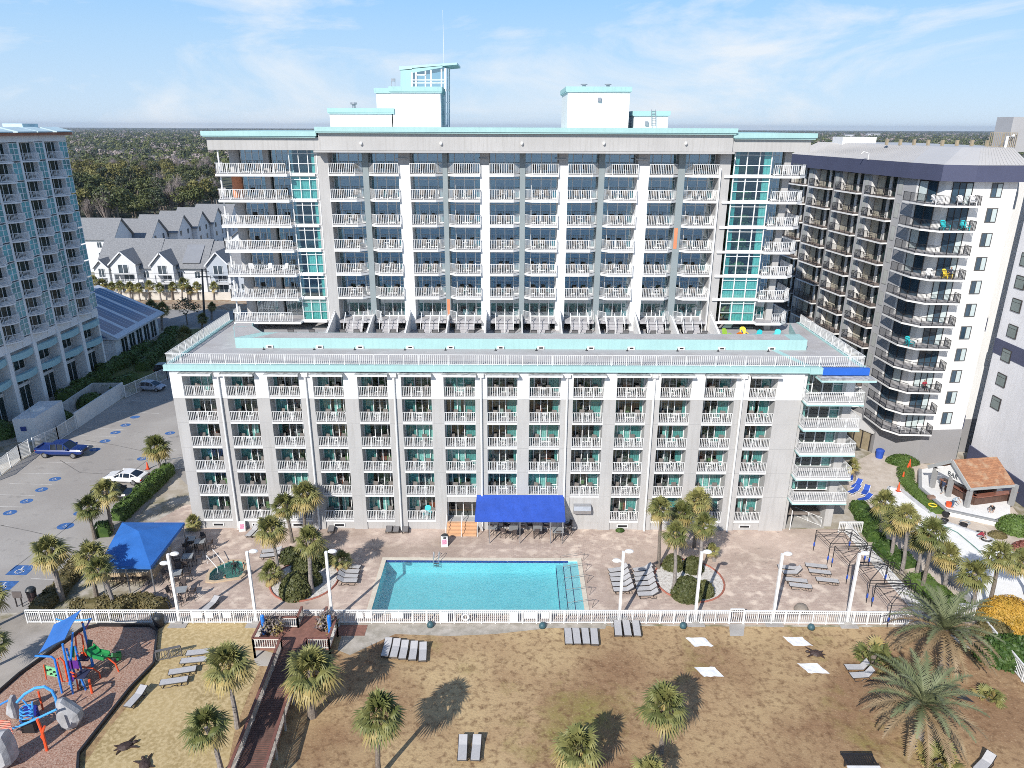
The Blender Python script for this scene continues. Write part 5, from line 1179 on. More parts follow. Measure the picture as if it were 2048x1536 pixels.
def hedge(pts, w_, h, label, m=HEDG, dens=95, leaf=.12, name='hedge', cat='hedge', round_=.35):
    pts = [G(*p) if len(p) == 2 else Vector(p) for p in pts]; o = pts[0]; rs = np.random.RandomState(rnd.randrange(9999)); ex = MB(); allv = []
    for a, b_ in zip(pts[:-1], pts[1:]):
        d = b_ - a; L = d.length; d.normalize(); nn = Vector((-d.y, d.x, 0)); n = int(dens * L * (w_ + 2 * h))
        u_ = rs.uniform(-.15, L + .15, n); th = rs.uniform(-.1, PI + .1, n); wob = 1 + .10 * np.sin(u_ * 1.3 + rs.uniform(0, 6)) + .07 * np.sin(u_ * 3.1)
        cx_, cz = np.sign(np.cos(th)) * np.abs(np.cos(th)) ** .6 * w_ / 2 * wob, np.abs(np.sin(th)) ** .6 * h * wob
        p = np.stack([a.x - o.x + d.x * u_ + nn.x * cx_, a.y - o.y + d.y * u_ + nn.y * cx_, cz], 1) + rs.normal(size=(n, 3)) * .05
        nr = np.stack([nn.x * np.cos(th), nn.y * np.cos(th), np.sin(th)], 1) + rs.normal(size=(n, 3)) * .6; nr /= np.linalg.norm(nr, axis=1)[:, None]
        t = np.cross(nr, rs.normal(size=(n, 3))); t /= np.linalg.norm(t, axis=1)[:, None]; k = np.cross(nr, t); s_ = leaf * rs.uniform(.6, 1.3, (n, 1))
        allv.append(np.stack([p - t * s_, p + k * s_ * .6, p + t * s_, p - k * s_ * .6], 1).reshape(-1, 3))
        q = [(math.copysign(abs(math.cos(x)) ** .6, math.cos(x)) * w_ * .46, abs(math.sin(x)) ** .6 * h * .94) for x in np.linspace(0, PI, 9)]
        ex.extr([(a - o) + nn * y + Vector((0, 0, z)) for y, z in q], b_ - a)
    ob = bpy.data.objects.new(name, np_mesh(name, np.concatenate(allv), m, ex)); COL.objects.link(ob); ob.location = (o.x, o.y, 0); return tag(ob, label, cat)
hedge([(238, 1042), (262, 1020), (300, 985), (338, 948)], 1.5, 1.5, 'bright green hedge between the parked coupe and the hotel path', HEDG, 110)
hedge([(205, 1075), (215, 1062)], 1.4, 1.3, 'short green hedge piece behind the blue canopy', HEDG)
hedge([(75, 1225), (105, 1200), (135, 1165), (160, 1125)], 1.7, .9, 'reddish brown ground shrubs along the parking lot edge', HEDB, 80)
hedge([(145, 1225), (210, 1215), (255, 1225)], 1.5, 1.0, 'olive shrubs behind the white fence, left of the blue canopy front', HEDB, 80)
hedge([(240, 1222), (285, 1206), (325, 1226)], 1.4, 1.0, 'green and brown shrubs behind the fence in front of the canopy bar', HEDB, 80)
hedge([(1715, 1020), (1735, 1050), (1752, 1085)], 1.9, 1.3, 'bright hedge below the corner balconies, outside the deck fence', HEDG)
hedge([(1762, 1098), (1790, 1120), (1815, 1138)], 2.2, 1.0, 'hedge between the palms of the dry river row and the deck', HEDG)
hedge([(1832, 1165), (1866, 1192), (1905, 1225)], 2.4, 1.1, 'hedge in front of the tallest river palm, near the date palm', HEDG)
hedge([(1810, 940), (1812, 965), (1840, 995), (1875, 1028)], 1.7, .55, 'low curved green hedge bordering the white bar terrace', HEDG, 90, .08)
for i, (pts, s_) in enumerate([([(130, 806), (170, 780), (210, 762)], 'dark hedge at the foot of the shaded hotel'), ([(205, 752), (255, 728), (300, 700)], 'dark hedge before the pool house wall'), ([(285, 742), (320, 705), (350, 668)], 'dark clipped hedge along the pool house windows'), ([(215, 790), (265, 765)], 'leafy hedge beside the tall white lot fence')]): hedge(pts, 2.4, 1.8, s_, HEDG, 40, .2)
sheet('hedge_lawn', [(-70, 112), (-60, 108), (-58, 116), (-56, 148), (-69.5, 146), (-68, 118)], -.01, mixmat('shade_grass', [(.14, .16, .05), (.19, .19, .08)], [.4], .95))

# flower beds of the two pool islands
def bed(c, rx, ry, label, pebbles=True):
    c = G(*c); o = empty('island_bed', (c.x, c.y, 0), label, 'flower bed'); mb = MB(); n = 28
    ring = [(c.x + rx * math.cos(2 * PI * i / n), c.y + ry * math.sin(2 * PI * i / n)) for i in range(n)]
    mb.tube([(x, y, .04) for x, y in ring], .09, 6, closed=True); mb.build('brick_edge', mat('red_brick_edge', (.36, .13, .09), .8, .2, 5), o)
    mb = MB(); mb.poly([(x, y, .03) for x, y in ring]); mb.build('pebbles', mixmat('white_pebbles', [(.60, .57, .53), (.38, .34, .30), (.70, .68, .64)], [3.0, 9.0], .95, .4), o)
bed((610, 1160), 3.1, 3.3, 'round bed of white pebbles with red brick edge left of the pool')
bed((1378, 1160), 3.2, 3.4, 'round pebble bed with low edge right of the lounger rows')
bush((1395, 1043), .5, .4, .35, 'tiny green plant in white pebbles at the hotel wall', HEDG, 200, .08); 
bush((1240, 1062), .45, .35, .3, 'small tuft of grass at the hotel wall right of the blue awning', HEDG, 200, .08)

# ------------------------------------------------------------------ houses beyond the street
HGL = mat('house_window_glass', (.06, .08, .10), .15, .4, .8, spec=.7)
def house(x, y, w_, d_, ez, rz_, label, axis='x', wallm=SIDING, front=(), cat='house', wins=3, fz=0.0):
    """axis: direction of the main ridge; front: (offset, width, apex) gables on the -Y face"""
    o = empty('gabled_house', (x, y, 0), label, cat); mb = MB(); hw, hd = w_ / 2, d_ / 2
    mb.box(-hw, hw, -hd, hd, 0, ez)
    if axis == 'x':
        for s_ in (-1, 1): mb.extr([(s_ * hw, -hd, ez), (s_ * hw, hd, ez), (s_ * hw, 0, rz_)], (-.15 * s_, 0, 0))
        sl_ = [((-hw - .6, -hd - .7, ez - .45 * (rz_ - ez) / hd * .7), (hw + .6, -hd - .7, ez - .45 * (rz_ - ez) / hd * .7), (hw + .6, 0, rz_ + .1), (-hw - .6, 0, rz_ + .1)), ((-hw - .6, hd + .7, ez - .3), (hw + .6, hd + .7, ez - .3), (hw + .6, 0, rz_ + .1), (-hw - .6, 0, rz_ + .1))]
    else:
        for s_ in (-1, 1): mb.extr([(-hw, s_ * hd, ez), (hw, s_ * hd, ez), (0, s_ * hd, rz_)], (0, -.15 * s_, 0))
        sl_ = [((-hw - .7, -hd - .6, ez - .4), (-hw - .7, hd + .6, ez - .4), (0, hd + .6, rz_ + .1), (0, -hd - .6, rz_ + .1)), ((hw + .7, -hd - .6, ez - .4), (hw + .7, hd + .6, ez - .4), (0, hd + .6, rz_ + .1), (0, -hd - .6, rz_ + .1))]
    for fx, fw, fa, fe in front:
        mb.box(fx - fw / 2, fx + fw / 2, -hd - 2.2, -hd, fe - 2.6, fe); mb.extr([(fx - fw / 2, -hd - 2.2, fe), (fx + fw / 2, -hd - 2.2, fe), (fx, -hd - 2.2, fa)], (0, .2, 0))
        for s_ in (-1, 1): sl_.append(((fx + s_ * (fw / 2 + .4), -hd - 2.7, fe - .3), (fx, -hd - 2.7, fa + .15), (fx, -hd + 4, fa + .15), (fx + s_ * (fw / 2 + .4), -hd + 4, fe - .3)))
    mb.build('wall', wallm, o, world=False)
    mb = MB()
    for q in sl_: mb.extr(q, (0, 0, .18))
    mb.build('roof', SHING, o, world=False)
    for fx, fw, fa, fe in front:
        mb = MB()
        for s_ in (-1, 1):
            mb.box(fx + s_ * (fw / 2 - .3) - .3, fx + s_ * (fw / 2 - .3) + .3, -hd - 2.2, -hd - 1.7, 0, fe - 2.6); mb.bar((fx + s_ * (fw / 2 + .35), -hd - 2.75, fe - .25), (fx, -hd - 2.75, fa + .2), .12, .3)
        mb.box(fx - fw / 2, fx + fw / 2, -hd - 2.2, -hd, 2.75, 3.0); railing(mb, (fx - fw / 2, -hd - 2.2, 3.0), (fx + fw / 2, -hd - 2.2, 3.0), 1.0, .3, 3, .05); mb.build('porch', SIDING, o, world=False)
        for z0_, z1_ in ((.3, 2.5), (3.2, 5.2), (fe - 2.2, fe - .2)):
            if z1_ < fe and (z0_ < fe - 2.6 or z0_ == fe - 2.2):
                yy = -hd - (2.24 if z0_ == fe - 2.2 else .04); mb = MB(); mb.box(fx - fw * .2, fx + fw * .2, yy - .03, yy + .02, z0_, z1_); [mb.box(fx + fw * q - .07, fx + fw * q + .07, yy - .06, yy + .02, z0_, z1_, 1) for q in (-.2, 0, .2)]; mb.build('window', [HGL, SIDING], o, world=False)
    for i in range(wins):
        for z0_ in ([1.0, 4.0, 7.0] if ez > 8 else [1.0, 4.0] if ez > 5 else [1.0]):
            xx = -hw + w_ * (i + .5) / wins
            if any(abs(xx - f[0]) < f[1] / 2 for f in front): continue
            mb = MB(); mb.box(xx - .6, xx + .6, -hd - .05, -hd + .01, z0_, z0_ + 1.5); mb.box(xx - .05, xx + .05, -hd - .08, -hd + .01, z0_, z0_ + 1.5, 1); mb.build('window', [HGL, SIDING], o, world=False)
            mb = MB(); mb.box(hw - .01, hw + .05, -hd + d_ * (i + .5) / wins - .6, -hd + d_ * (i + .5) / wins + .6, z0_, z0_ + 1.5); mb.build('window', HGL, o, world=False)
    return o
house(-96.5, 187, 14, 13, 6.6, 12.6, 'white house with twin front gables and a truss porch behind the street palms', 'x', SIDING, [(.3, 6.2, 10.6, 7.8), (-5.2, 3.6, 8.6, 6.8)])
house(-83.2, 187, 12.5, 13, 6.6, 12.4, 'white house with one balcony gable and a metal dormer roof, second along the street', 'x', SIDING, [(-3.4, 5.4, 10.4, 7.6)])
house(-71, 187, 10, 13, 6.6, 12.0, 'pale blue house with an arched attic window beside the tower balconies', 'x', SIDEB, [(-1.8, 5.6, 10.6, 7.6)])
dm = bpy.data.objects['gabled_house.001']; mb = MB(); mb.extr([(.4, -6.9, 6.6), (5.2, -6.9, 6.6), (5.2, -2.0, 9.8), (.4, -2.0, 9.8)], (0, 0, .15)); mb.extr([(.6, -6.3, 7.6), (5.0, -6.3, 7.6), (5.0, -1.5, 11.4), (.6, -1.5, 11.4)], (0, 0, .15)); mb.build('metal_roof', mat('standing_seam', (.24, .25, .27), .45, .05, 1), dm, world=False)
mb = MB(); mb.box(1.0, 4.6, -5.6, -3.0, 6.9, 8.1); mb.build('dormer', SIDING, dm, world=False)
for i in range(3): mb = MB(); mb.box(1.4 + i * 1.15, 2.2 + i * 1.15, -5.64, -5.6, 7.15, 7.8); mb.build('dormer_window', DOORG, dm, world=False)
ROW = [(-122.5, 214, 'white end wall'), (-115, 225, 'second'), (-112, 236, 'third'), (-110.5, 247, 'fourth'), (-109.5, 258, 'fifth'), (-108, 270, 'last')]
for i, (x, y, s_) in enumerate(ROW):
    house(x, y, 17 if i == 0 else 13, 10.6, 8.4 if i else 9.5, 13.0 if i else 14.5, ['large white house with a long plain sunlit wall beside the curved balcony hotel', 'second grey roofed townhouse from the large white house', 'third townhouse from the large white house, blue in shade', 'fourth townhouse in the row of repeated grey gables', 'fifth townhouse in the row of repeated grey gables', 'last townhouse of the grey gabled row, nearest the woodland'][i], 'x', SIDING, wins=2)
house(-77.5, 226, 15, 16, 7.5, 13.6, 'white gable end with wide grey roof just behind the three street houses', 'y', SIDING, wins=1)
house(-76, 251, 13, 14, 8.0, 13.0, 'white gabled house half hidden by the tower balconies', 'y', SIDING, wins=1); house(-95, 305, 14, 11, 8, 12.5, 'grey roofed white house at the woodland edge, farthest of the cluster', 'x', SIDING, [(3, 5, 11.5, 9)])
for (x_, y_, yc_, wd_) in [((352), 500, 472, 20), ((385), 492, 466, 20), ((255), 545, 522, 18), ((296), 540, 520, 18), ((452), 470, 448, 18)]: palm((x_, y_), (x_, yc_), wd_, 'small palm between the townhouse row and the street houses', group='palms among the townhouses', r=.2)
house(-186, 440, 12, 10, 5.5, 9.5, 'small white cottage among the bare trees', 'y', SIDING, wins=2)
wl_ = [Vector((-103, 173.5, 0)), Vector((-62, 173.5, 0))]; wall_run('street_wall', wl_, 1.9, .3, mat('cream_wall', (.60, .56, .50), .85, .06, 1), 'long cream wall along the street in front of the houses', 'wall')
sheet('verge_soil', [(-105, 165.5), (-58, 163), (-58, 173), (-105, 173)], -.008, mixmat('pine_straw', [(.27, .17, .11), (.36, .26, .18), (.42, .36, .27)], [.3, .9], .95, .1))
sheet('yard_pavement', [(-135, 174), (-40, 174), (-40, 300), (-135, 300)], -.015, mixmat('yard_paving', [(.34, .32, .30), (.20, .21, .12), (.42, .40, .37)], [.06, .2], .95))
# street palms
for i, (x, yb, yc, wd) in enumerate([(186, 600, 560, 24), (205, 598, 566, 26), (222, 598, 572, 22), (238, 600, 570, 24), (262, 600, 572, 26), (280, 602, 575, 24), (298, 600, 570, 26), (322, 602, 574, 24), (345, 600, 572, 24), (365, 602, 566, 30), (396, 600, 572, 24), (428, 600, 572, 24), (380, 600, 578, 20)]):
    palm((x, yb), (x + rnd.uniform(-3, 3), yc), wd, 'yellow green palm in the row along the cream street wall', group='palms along the street wall', r=.2)
for x, yb, yc, wd, s_ in [(303, 655, 612, 34, 'dark palm right behind the pool house glass roof'), (325, 660, 616, 34, 'dark palm between the pool house and the street'), (405, 660, 636, 28, 'dark palm beside the utility pole, near the far fence'), (424, 640, 612, 22, 'small dark palm at the foot of the utility pole'), (370, 700, 668, 44, 'low dark palm in the lawn beside the lot fence')]: palm((x, yb), (x, yc), wd, s_, r=.25)
def pole(base, top, label, arms=1):
    b_ = G(*base); t_ = PL(top[0], top[1], b_.y); o = empty('utility_pole', b_, label, 'utility pole'); mb = MB(); mb.tube([(0, 0, 0), (t_.x - b_.x, 0, t_.z)], [.28, .18], 8); mb.build('shaft', mat('dark_wood_pole', (.10, .09, .085), .9, .2, 3), o, world=False)
    for i in range(arms): mb = MB(); mb.bar((t_.x - b_.x - 1.4, 0, t_.z - .6 - i), (t_.x - b_.x + 1.4, 0, t_.z - .6 - i), .14); mb.build('crossarm', MATS['dark_wood_pole'], o, world=False)
pole((409, 640), (404, 538), 'dark utility pole before the pale blue house, nearest the tower', 2); pole((325, 413), (318, 380), 'slanting utility pole at the woodland edge above the townhouses'); pole((203, 425), (196, 398), 'thin utility pole left of the wood edge')
for j in range(2):
    mb = MB(); a, b_ = Vector((-130, 158, 10.6 - j)), Vector((-40, 158, 10.4 - j)); mb.tube([a.lerp(b_, t / 8) - Vector((0, 0, 1.2 * math.sin(PI * t / 8))) for t in range(9)], .03, 4); tag(mb.build('overhead_wire', BLACK), ['upper', 'lower'][j] + ' overhead wire sagging across the street before the houses', 'wire')
t_ = empty('young_tree', G(375, 650), 'young leafy tree on the street verge right of the dark palms', 'tree'); o = bpy.data.objects.new('trunk', trunk_mesh(2.6, .15, .1, BARK, 3)); COL.objects.link(o); o.parent = t_
o = bpy.data.objects.new('crown', crown_mesh(5, 2.6, 1.7, 3.8, 16, 900, .32, OAKD)); COL.objects.link(o); o.parent = t_

# ------------------------------------------------------------------ woodland
NEAR = [(crown_mesh(21, 5.6, 3.6, 8.5, 20, 1500, .85, OAK), trunk_mesh(8, .4, .25, BARK, 4, 3)), (crown_mesh(22, 5.0, 4.4, 9.5, 18, 1400, .85, OAKY), trunk_mesh(9, .4, .25, BARK, 4, 4)), (crown_mesh(23, 3.8, 5.2, 11.5, 14, 1100, .85, OAKD, 1.5), trunk_mesh(11, .4, .2, BARK, 4, 5)),
        (crown_mesh(24, 6.2, 3.2, 7.8, 24, 1600, .85, OAKY), trunk_mesh(7, .4, .25, BARK, 4, 6)), (crown_mesh(25, 4.6, 4.0, 10, 15, 1200, .8, OAK), trunk_mesh(9, .4, .25, BARK, 4, 7)), (twig_mesh(26, 4.4, 6.0, 7.0, 150, TWIG), trunk_mesh(7, .3, .15, BARKG, 5, 8))]
KIND = ['broad olive green tree of the wood beyond the townhouses', 'yellowish olive tree of the wood beyond the townhouses', 'dark narrow pine of the wood beyond the townhouses', 'wide low olive tree of the wood beyond the townhouses', 'rounded green tree of the wood beyond the townhouses', 'bare grey branched tree of the wood beyond the townhouses']
protos = []
for (cme, tme), s_ in zip(NEAR, KIND):
    t_ = empty('woodland_tree', (0, 0, 0), s_, 'tree', s_.split(' of the')[0] + 's in the wood'); a = bpy.data.objects.new('trunk', tme); COL.objects.link(a); a.parent = t_; a = bpy.data.objects.new('crown', cme); COL.objects.link(a); a.parent = t_
    protos.append(reg(t_))
rw = random.Random(41); used = [False] * 6; cnt = 0
def wood_ok(x, y):
    if y < 330 and x > -150: return False
    if abs(x + 186) < 9 and 425 < y < 470: return False
    if y < 292 + max(0, (x + 165)) * 1.1: return False
    return True
Y = 292.0
while Y < 640 and cnt < 285:
    zc = Y * .9426 + 13.4; xa_, xb_ = (118 - 1024) / FPX * zc, (438 - 1024) / FPX * zc; X = xa_ + rw.uniform(0, 6)
    while X < xb_:
        px_ = (X + rw.uniform(-2.5, 2.5), Y + rw.uniform(-4, 4))
        u = math.sin(px_[0] * .021 + 1) + math.sin(px_[1] * .017 + px_[0] * .008)
        bare = (px_[1] > 520 and rw.random() < .5) or rw.random() < .08 or (px_[0] > -195 + (px_[1] - 380) * -.25 and 360 < px_[1] < 470 and px_[0] > -175 and rw.random() < .6)
        k = 5 if bare else rw.choice([0, 1, 1, 3, 3, 4]) if u > .2 else rw.choice([0, 0, 2, 4, 1])
        if wood_ok(*px_) and cnt < 285:
            s_ = rw.uniform(.8, 1.25)
            if not used[k]: used[k] = True; o = protos[k]; o.location = (*px_, 0); o.scale = (s_,) * 3
            else: copy_tree(protos[k], loc=(*px_, 0), rz=rw.uniform(0, 6.28), scale=(s_, s_, s_ * rw.uniform(.85, 1.15)))
            cnt += 1
        X += rw.uniform(6.5, 10.5) * (1 if Y < 450 else 1.25)
    Y += 11 if Y < 420 else 17
# the far wood, one mass
def far_wood(name, ranges, m, seed, share, hmul=1.0, Y0=640, Y1=9000, extra=()):
    rs = np.random.RandomState(seed); vs = []
    Yy = Y0
    while Yy < Y1:
        zc = Yy * .9426 + 13.4
        for pa, pb in ranges:
            xa_, xb_ = (pa - 1024) / FPX * zc, (pb - 1024) / FPX * zc; n = int((xb_ - xa_) / (9 + Yy * .0022) * share)
            for _ in range(n):
                x = rs.uniform(xa_, xb_); y = Yy + rs.uniform(0, .11) * Yy
                u = math.sin(x * .008 + seed) + math.sin(y * .006 + x * .003)
                if u * .5 + rs.uniform(-1, 1) < -.55: continue
                h = rs.uniform(8, 14.5) * hmul; r_ = rs.uniform(4.5, 7.5); nl = 54 if Yy < 1500 else 26
                d = rs.normal(size=(nl, 3)); d[:, 2] = d[:, 2] * .8 + .35; d /= np.linalg.norm(d, axis=1)[:, None]
                p = np.array([x, y, h * .55]) + d * np.array([r_, r_, h * .45]) * rs.uniform(.7, 1.05, (nl, 1)); t = np.cross(d + rs.normal(size=(nl, 3)) * .5, rs.normal(size=(nl, 3))); t /= np.linalg.norm(t, axis=1)[:, None]; b_ = np.cross(d, t)
                s_ = (1.5 if nl > 30 else 2.4) * rs.uniform(.7, 1.3, (nl, 1)); vs.append(np.stack([p - t * s_, p + b_ * s_ * .7, p + t * s_, p - b_ * s_ * .7], 1).reshape(-1, 3))
        Yy *= 1.075
    v = np.concatenate(vs).astype(np.float32); n = len(v) // 4; me = bpy.data.meshes.new(name); me.vertices.add(4 * n); me.vertices.foreach_set('co', v.ravel()); me.loops.add(4 * n); me.polygons.add(n)
    me.loops.foreach_set('vertex_index', np.arange(4 * n, dtype=np.int32)); me.polygons.foreach_set('loop_start', np.arange(0, 4 * n, 4, dtype=np.int32)); me.polygons.foreach_set('loop_total', np.full(n, 4, dtype=np.int32)); me.update(calc_edges=True); me.materials.append(m)
    o = bpy.data.objects.new(name, me); COL.objects.link(o); return tag(o, kind='stuff')
RNG = [(100, 680), (1400, 2080)]
far_wood('far_woods', RNG, OAK, 3, .75); far_wood('far_pine_woods', RNG, OAKD, 13, .35); far_wood('far_olive_woods', RNG, OAK, 8, .5, 1.0, 620, 3500); far_wood('far_bare_woods', RNG, TWIG, 5, .6, .8, 620, 6000)
for i, (x, y, w_, h, s_) in enumerate([(1750, 255.5, 26, 5, 'pale long building on the wooded horizon at the right'), (1790, 290, 12, 5, 'cluster of white roofs in the far trees right of the plant box'), (1830, 291, 16, 4, 'grey roofed low building in the far trees at the right'), (1700, 262, 20, 4, 'tiny pale building near the horizon above the plant box'), (500, 258, 40, 3, 'tiny pale roofs on the horizon left of the tower roof')]):
    Yd = [4200, 1250, 1250, 3600, 3600][i]; p = PL(x, y, Yd); k = Yd * .94 / FPX; o = empty('distant_building', (p.x, Yd, 0), s_, 'building'); mb = MB(); mb.box(-w_ * k / 2, w_ * k / 2, 0, 20, 0, min(11, max(6, p.z))); mb.build('wall', SIDING, o, world=False); mb = MB(); mb.extr([(-w_ * k / 2 - 1, -1, min(11, max(6, p.z))), (-w_ * k / 2 - 1, 21, min(11, max(6, p.z))), (-w_ * k / 2 - 1, 10, min(11, max(6, p.z)) + h * .5 * k)], (w_ * k + 2, 0, 0)); mb.build('roof', SHING, o, world=False)
# ------------------------------------------------------------------ pool fence, gates, lamps
def fence_run(name, a, b_, h, label, post=1.17, step=.17, boards=(), cat='fence', group=None, gate=False):
    f = empty(name, (a.x, a.y, 0), label, cat, group); mb = MB(); p, q = Vector((a.x, a.y, 0)), Vector((b_.x, b_.y, 0))
    d = (q - p).normalized(); L = (q - p).length
    mb.bar(p + Vector((0, 0, h)), q + Vector((0, 0, h)), .12, .09); mb.bar(p + Vector((0, 0, .12)), q + Vector((0, 0, .12)), .06, .08); mb.bar(p + Vector((0, 0, h - .22)), q + Vector((0, 0, h - .22)), .05, .07)
    n = int(L / step)
    for i in range(1, n): c = p.lerp(q, i / n); mb.bar(c + Vector((0, 0, .12)), c + Vector((0, 0, h)), .045, .045, caps=False)
    mb.build('rails', RAILW, f); k = max(1, round(L / post)); pm = MB(); pm.box(-.045, .045, -.045, .045, 0, h + .03); pme = pm.mesh('post', [RAILW])
    for i in range(k + 1): c = p.lerp(q, i / k); inst('post', pme, f, (c.x, c.y, 0))
    for x0_, x1_, z0_, z1_ in boards:
        mb = MB(); u_ = lambda s_, z: (p.x + d.x * (s_ - p.x) / d.x, p.y + d.y * (s_ - p.x) / d.x - .07, z); mb.extr([u_(x0_, z0_), u_(x1_, z0_), u_(x1_, z1_), u_(x0_, z1_)], (0, .03, 0)); mb.build('blank_notice_board', WHITE, f)
    return f
FX = lambda px_: PL(px_, 1235, 51.5).x
bd = lambda x0_, x1_, z0_=.55, z1_=1.2: (FX(x0_), FX(x1_), z0_, z1_)
F0, F1, F2, F3 = G(56, 1246), G(1456, 1247), G(1487, 1247), G(1815, 1250)
fence_run('pool_fence', F0, F1, 1.3, 'long white picket fence in front of the pool, with blank white boards', 1.17, .17,
          [bd(414, 428), bd(782, 806), bd(882, 896, .15), bd(1020, 1036, .15), bd(1048, 1072), bd(1082, 1098), bd(448, 464), bd(642, 652), bd(713, 726), bd(730, 745), bd(384, 406)])
fence_run('fence_gate', F1 + Vector((.1, 0, 0)), F2 - Vector((.1, 0, 0)), 1.45, 'narrow white gate in the pool fence at the short concrete path', 1.1, .17, cat='gate')
fence_run('pool_fence', F2, F3, 1.3, 'white picket fence right of the narrow gate, running behind the date palm')
fence_run('deck_fence', G(1690, 1066), G(1842, 1242), 1.3, 'white fence climbing past the cabana frames along the deck edge', 1.6, .14)
fence_run('deck_fence', G(1676, 1066), G(1722, 1066), 1.3, 'short white fence piece below the corner balconies, by the hedge', 1.2)
fence_run('lawn_fence', G(1908, 1232), G(1946, 1236), 1.3, 'short white fence corner between two palms and the golden bush', 1.0)
fence_run('lawn_fence', G(1962, 1262), G(2090, 1420), 1.3, 'white fence descending along the right side of the lawn', 1.5)
c = G(931, 1234); mb = MB(); X_, Z_ = PL(931, 1234, 51.4).x, PL(931, 1234, 51.4).z; mb.tube([(X_ + .28 * math.cos(t), 51.38, Z_ + .28 * math.sin(t)) for t in np.linspace(0, 2 * PI, 17)[:-1]], .075, 6, closed=True); tag(mb.build('life_ring', WHITE), 'white life ring hanging on the pool fence', 'life ring')
LP = [((360, 1245), (343, 1108), 'white lamp post with two heads, between the canopy bar and the hot tub', 2), ((513, 1245), (503, 1103), 'white lamp post right of the hot tub', 1), ((665, 1243), (660, 1103), 'white lamp post between the left island bed and the pool', 1), ((1238, 1243), (1244, 1103), 'white lamp post crossing the first row of five loungers', 2), ((1389, 1243), (1398, 1104), 'white lamp post beside the right island bed', 1), ((1545, 1243), (1557, 1108), 'white lamp post left of the scattered deck loungers', 1), ((1693, 1246), (1716, 1107), 'white lamp post in front of the cabana frames', 1)]
for a, t_, s_, hd in LP:
    b_ = G(*a); c = PL(t_[0], t_[1], b_.y); o = empty('lamp_post', b_, s_, 'lamp post', 'lamp posts along the pool fence'); dx = 0.0; h = c.z
    mb = MB(); mb.box(-.105, .105, -.105, .105, 0, h); mb.build('shaft', WHITE, o, world=False)
    mb = MB(); mb.prism([(-.75, -.75), (.75, -.75), (.75, .75), (-.75, .75)], 0, .05); mb.prism([(-.3, -.3), (.3, -.3), (.3, .3), (-.3, .3)], .05, .2); mb.build('base', CONC, o, world=False)
    for i in range(hd):
        mb = MB(); sx = 1 if i == 0 else -1; z = h - (.1 if i == 0 else 1.0); mb.bar((0, 0, z), (sx * .35, .1, z), .08); mb.blob((sx * .5, .12, z + .05), .38, .26, .16, 10, 6); mb.build('lamp_head', WHITE, o, world=False)

# ------------------------------------------------------------------ sun loungers
def lounger_proto(name, back, frame=DARKF, sling=SLING):
    """local: feet at -y, head at +y; seat on z .32"""
    mb = MB(); W2 = .31; L0, L1, z = -1.0, .28, .33; e = R(back); hx, hz = L1 + .72 * math.cos(e), z + .72 * math.sin(e)
    fr_ = MB()
    for s_ in (-1, 1):
        fr_.tube([(s_ * W2, L0, z), (s_ * W2, L1, z), (s_ * W2, hx, hz)], .028, 5); fr_.tube([(s_ * W2, L0 + .1, z), (s_ * W2, L0 + .22, .03), (s_ * W2, -.25, .03), (s_ * W2, 0, .2), (s_ * W2, .3, .03), (s_ * W2, .72, .03), (s_ * W2, .62, .3)], .026, 5)
    for y, zz in ((L0, z), (L0 + .25, .03), (.5, .03)): fr_.tube([(-W2, y, zz), (W2, y, zz)], .026, 5)
    fr_.tube([(-W2, hx, hz), (W2, hx, hz)], .028, 5)
    if back < 5: fr_.tube([(-W2, .75, .03), (-W2, .95, .05), (W2, .95, .05), (W2, .75, .03)], .026, 5)
    st_ = MB(); w2 = W2 - .02; st_.extr([(-w2, L0 + .03, z + .02), (w2, L0 + .03, z + .02), (w2, L1, z + .015), (-w2, L1, z + .015)], (0, 0, .025))
    bk = MB(); bk.extr([(-w2, L1, z + .015), (w2, L1, z + .015), (w2, hx - .02 * math.cos(e), hz + .02), (-w2, hx - .02 * math.cos(e), hz + .02)], (0, -.02 * math.sin(e), .025))
    return fr_.mesh('frame', [frame]), st_.mesh('seat', [sling]), bk.mesh('backrest', [sling])
LM = {0: lounger_proto('l', 0), 18: lounger_proto('l', 18), 35: lounger_proto('l', 35), 55: lounger_proto('l', 55), 75: lounger_proto('l', 75, DARKF, SLINGD)}
WHP = mat('white_plastic', (.72, .73, .74), .4, .05, 2); LMB = lounger_proto('l', 40, WHP, BLUE)
def lounger(foot, head, back, label, group=None, me=None, z=0.0, sc=1.0):
    a = G(*foot) if len(foot) == 2 else Vector(foot); b_ = G(*head) if len(head) == 2 else Vector(head); d = b_ - a; o = empty('sun_lounger', ((a.x + b_.x) / 2, (a.y + b_.y) / 2, z), label, 'sun lounger', group, math.atan2(d.y, d.x) - PI / 2); o.scale = (sc,) * 3
    for n_, m_ in zip(('frame', 'seat', 'backrest'), me or LM[back]): k = bpy.data.objects.new(n_, m_); COL.objects.link(k); k.parent = o
g_ = 'grey sun loungers on the tan lawn by the playground'
for i, ((f, h_), s_) in enumerate(zip([((386, 1312), (414, 1309)), ((373, 1328), (404, 1325)), ((350, 1350), (382, 1345)), ((332, 1371), (366, 1366))], ['farthest', 'second farthest', 'third', 'nearest'])): lounger(f, h_, 0, f'flat grey lounger on the tan lawn by the playground, {s_} of four', g_)
lounger((260, 1416), (287, 1386), 18, 'lone grey lounger standing next to the mulch edge of the playground')
